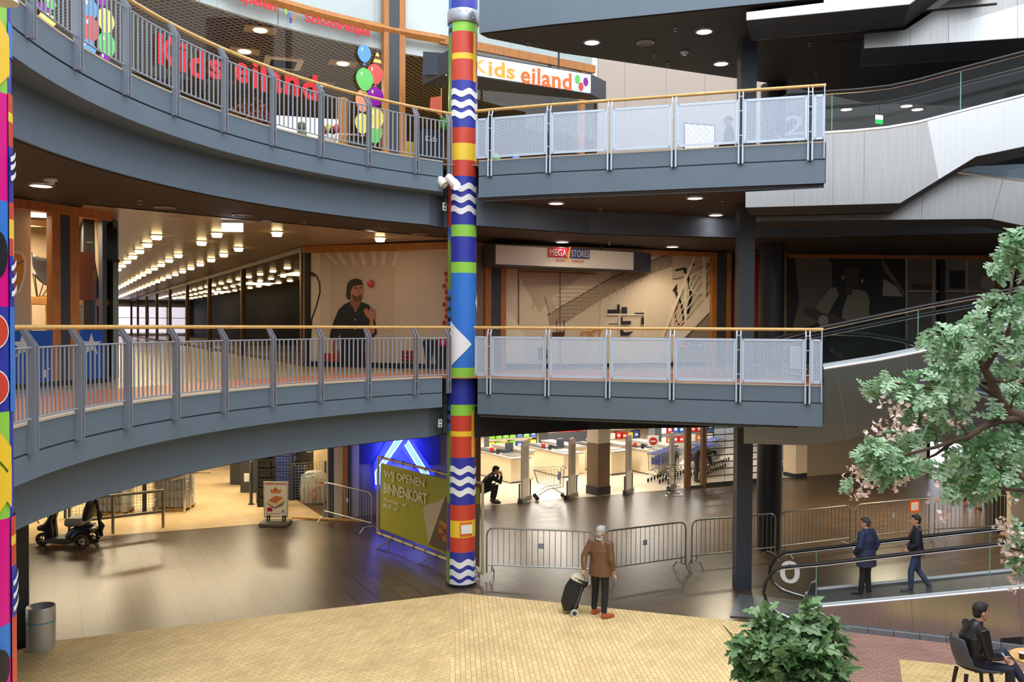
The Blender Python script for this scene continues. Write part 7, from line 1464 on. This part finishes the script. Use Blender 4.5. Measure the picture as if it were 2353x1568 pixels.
for px, py, n in ((2030, 928, 8), (2060, 950, 16), (2078, 938, 8), (2020, 980, 12), (2065, 990, 16), (2095, 990, 16), (2005, 1000, 10), (2112, 968, 10), (2050, 965, 8), (2040, 1000, 10), (1968, 1085, 16), (1985, 1105, 16), (2000, 1078, 12), (1950, 1085, 5), (2020, 1118, 10), (1970, 1140, 12), (1985, 1130, 8), (2070, 1110, 12), (2085, 1095, 8), (2060, 1120, 6), (2145, 1140, 10), (2165, 1115, 14), (2182, 1160, 10), (2165, 1185, 12), (2190, 1145, 8), (2202, 972, 10), (2185, 982, 8), (2295, 1205, 14), (2315, 1215, 18), (2335, 1235, 20), (2310, 1255, 10), (2320, 1280, 18), (2340, 1290, 18), (2345, 1310, 14), (2335, 1335, 8), (2338, 1352, 6), (2348, 1265, 16), (2010, 1110, 8), (2330, 1145, 5)):
    for k in range(n):
        q = t3(px + rnd(-17, 17), py + rnd(-14, 14), rnd(-.35, .1)); ax = rvec()
        for j in range(4):
            d = Matrix.Rotation(2*pi*j/4, 3, ax) @ ax.orthogonal().normalized(); leaf(b, petal, q, (d + ax*.4), ax, rnd(.022, .034), .1, .2)
b.build('blossoms', None, r, recalc=False)
MB().lathe(base, [(.42, 0), (.5, .5), (.52, .52), (.46, .52), (.45, .45), (.0, .42)], 30).build('planter', MATS['pot_grey'], r, smooth=40)
# toy shop goods behind the upper glass
def toy(nm, label, cat, px, py, rad_, parts):
    q = arcray(px, py, rad_); r = thing(nm, label, cat, q); return q, r, q.y/FPX
q = arcray(705, 318, 15.2); t = q.y/FPX; r = thing('display_case', 'bright white lit display case inside the toy shop', 'display case', (q.x, q.y, 9.005)); dd = Vector((.75, .66, 0))
MB().slab([arcray(628, 266, 15.4), arcray(778, 276, 15.4), arcray(778, 330, 15.4), arcray(628, 330, 15.4)], (.05, -.05, .0)).build('lit_panel', emis('display_glow', (255, 252, 250), 1.8), r)
a, b2 = arcray(628, 320, 15.3), arcray(778, 330, 15.3); MB().slab([(a.x, a.y, 9.005), (b2.x, b2.y, 9.005), (b2.x, b2.y, 9.9), (a.x, a.y, 9.9)], (-.3, .4, 0)).build('cabinet', M_white, r)
q = arcray(693, 303, 14.3); r = thing('plush_toy', 'grey green plush animal sitting in the toy shop window', 'toy', q); MB().ball(q - Vector((0, 0, .12)), (.14, .12, .2), 12, 8).build('toy_body', mat('plush_green', (120, 124, 100), .9), r, smooth=60); MB().ball(q + Vector((0, 0, .14)), (.12, .11, .11), 12, 8).build('toy_head', MATS['plush_green'], r, smooth=60)
q = arcray(757, 305, 14.3); r = thing('plush_toy', 'round striped plush rattle in black, red and yellow in the toy shop window', 'toy', q); m = MB()
for k, cc in enumerate(('hat_brown', 'balloon_yellow', 'print_black', 'balloon_red')): m.use(MATS[cc]); m.ball(q + Vector((-.14 + .1*k, .02*k, .06 + .05*(k % 2))), (.1, .09, .12), 10, 8)
m.use(mat('plush_white', (226, 222, 214), .9)); m.ball(q + Vector((0, 0, -.16)), (.2, .12, .14), 12, 8); m.build('toy_body', None, r, smooth=60)
q = arcray(576, 290, 15.0); r = thing('artificial_tree', 'small reddish blossom tree inside the toy shop behind the green lit bars', 'plant', (q.x, q.y, 9.005)); MB().tube([(q.x, q.y, 9.005), (q.x, q.y, q.z+.1)], .04, 8).build('trunk', M_bark, r); m = MB(); m.use(mat('red_blossom', (150, 70, 64), .7))
for k in range(420):
    v = rvec()*rnd(.2, 1)**.5; p = q + Vector((v.x*.55, v.y*.5, v.z*.6 + .1)); leaf(m, petal, p, rvec(), rvec(), rnd(.05, .09), .1, .2)
m.build('foliage', None, r, recalc=False)
q = arcray(788, 290, 14.6); tag(MB().tube([(q.x, q.y, 9.005), (q.x, q.y, 11.4)], .13, 14).build('shop_pillar', mat('orange_pillar', (206, 140, 60), .5), smooth=40), 'orange round pillar inside the toy shop left of the balloon stickers', 'pillar')
q = arcray(812, 300, 15.0); tag(MB().box((q.x, q.y, 9.7), (.7, .5, 1.4), R(40)).build('shop_shelf', mat('grey_shelf', (84, 80, 78), .6), bevel=.01), 'grey shelf block behind the balloon stickers', 'shelf')
q = arcray(990, 320, 14.6); r = thing('chalkboard', 'dark chalkboard with the chalk word Kids inside the toy shop', 'board', (q.x, q.y, 9.005)); d = Vector((.9, .42, 0)); d.normalize(); w = .36
pts = [q - d*w + Vector((0, 0, -.6)), q + d*w + Vector((0, 0, -.6)), q + d*w + Vector((0, 0, .15)), q + d*w*.5 + Vector((0, 0, .27)), q - d*w*.5 + Vector((0, 0, .27)), q - d*w + Vector((0, 0, .15))]; MB().slab(pts, (-.02, .04, 0)).build('board', mat('chalk_blue', (36, 40, 54), .7), r); m = MB(); add_text(m, 'Kids', q + Vector((.01, -.025, .0)), d, (0, 0, 1), .2, mat('chalk', (200, 180, 190), .8), .004, .004); m.build('lettering', None, r)
q = arcray(948, 310, 15.2); tag(MB().box((q.x, q.y, 9.8), (.55, .4, 1.6), R(25)).build('yellow_cabinet', mat('toy_yellow', (220, 184, 50), .5), bevel=.02), 'yellow cabinet inside the toy shop right of the dark steel post', 'cabinet')
q = arcray(1003, 240, 14.0); r = thing('shop_flag', 'small orange flag hanging inside the toy shop', 'flag', q); MB().slab([q + Vector((-.16, 0, .18)), q + Vector((.12, .08, .24)), q + Vector((.1, .08, -.28)), q + Vector((-.18, 0, -.1))], (0, .01, 0)).build('cloth', mat('flag_orange', (206, 92, 60), .7), r); MB().bar(q + Vector((.12, .08, .45)), q + Vector((.12, .08, -.35)), .02, .02).build('flag_pole', M_pine, r)
q = arcray(1022, 285, 14.2); m = MB(); m.use(mat('toy_green', (70, 140, 60), .6)); m.ball(q, (.16, .14, .16), 12, 8); m.ball(q + Vector((-.08, 0, .17)), .06, 8, 6); m.ball(q + Vector((.08, 0, .17)), .06, 8, 6); tag(m.build('plush_toy', None, smooth=60), 'green plush toy high inside the toy shop beside the striped column', 'toy')
r = thing('sign_return', 'dark left return panel of the illuminated toy shop sign', 'screen', D(1000, 145, 20.9)); MB().slab([D(972, 118, 21.3), D(1025, 122, 20.75), D(1025, 172, 20.75), D(972, 172, 21.3)], (.04, .05, 0)).build('screen', mat('blue_grey_panel', (70, 80, 96), .35), r); MB().slab([D(1024, 122, 20.72), D(1026.5, 122, 20.7), D(1026.5, 172, 20.7), D(1024, 172, 20.72)], (0, .05, 0)).build('lit_edge', emis('edge_glow', (255, 255, 255), 2), r)  # left return of the toy shop sign, not a screen; edge glow added
for i, (px, py, cc) in enumerate(((1140, 350, 'red'), (1186, 350, 'orange'), (1162, 352, 'yellow'), (1118, 352, 'green'), (1300, 345, 'blue'))):
    q = D(px, py, 23.0); r = tag(MB().use(MATS['balloon_'+cc]).box((q.x, q.y, 9.005+.35), (.42, .35, .7), R(24)).build('toy_box', None, bevel=.015), ('red', 'orange', 'yellow', 'green', 'blue')[i] + ' toy box on the floor under the illuminated toy shop sign', 'toy box')
    if i < 2: m = MB(); m.use(mat('doll_face', (236, 196, 170), .6)); m.ball((q.x, q.y, 9.86), (.15, .13, .15), 12, 8); m.use(MATS['balloon_red']); m.ball((q.x, q.y-.13, 9.86), .03, 8, 6); m.use(MATS['balloon_blue' if i else 'balloon_green']); m.lathe((q.x, q.y, 9.96), [(.15, 0), (.0, .2)], 12); tag(m.build('doll_head', None, smooth=50), ('smiling clown doll head on the red toy box', 'smiling clown doll head on the orange toy box')[i], 'toy')
q = D(1235, 335, 23.6); tag(MB().box((q.x, q.y, 9.36), (.5, .3, .7), R(24)).build('lit_box', emis('lit_box_glow', (255, 248, 226), 1.4)), 'glowing white box behind the second perforated panel of the upper gallery', 'light box')
q = D(2020, 279, 21.5); r = thing('exit_sign', 'green and white exit sign behind the upper walkway glass', 'sign', q); MB().bar(q + Vector((0, 0, .14)), Vector((q.x, q.y, 11.64)), .02, .02).build('hanger', M_black, r); MB().box(q + Vector((0, 0, .1)), (.2, .04, .1), R(20)).build('white_half', emis('exit_white', (235, 250, 240), 2), r); MB().box(q - Vector((0, 0, .01)), (.2, .04, .1), R(20)).build('green_half', emis('exit_green', (30, 190, 90), 1.5), r)
for i, (px, py) in enumerate(((1945, 251), (2083, 243), (2108, 251))): downlight(px, py, 11.636, ('lamp reflection disc in the walkway glass, left of three', 'lamp reflection disc in the walkway glass, middle of three', 'lamp reflection disc in the walkway glass, right of three')[i], True, 0)  # glowing discs stand in for lamp reflections in the walkway glass
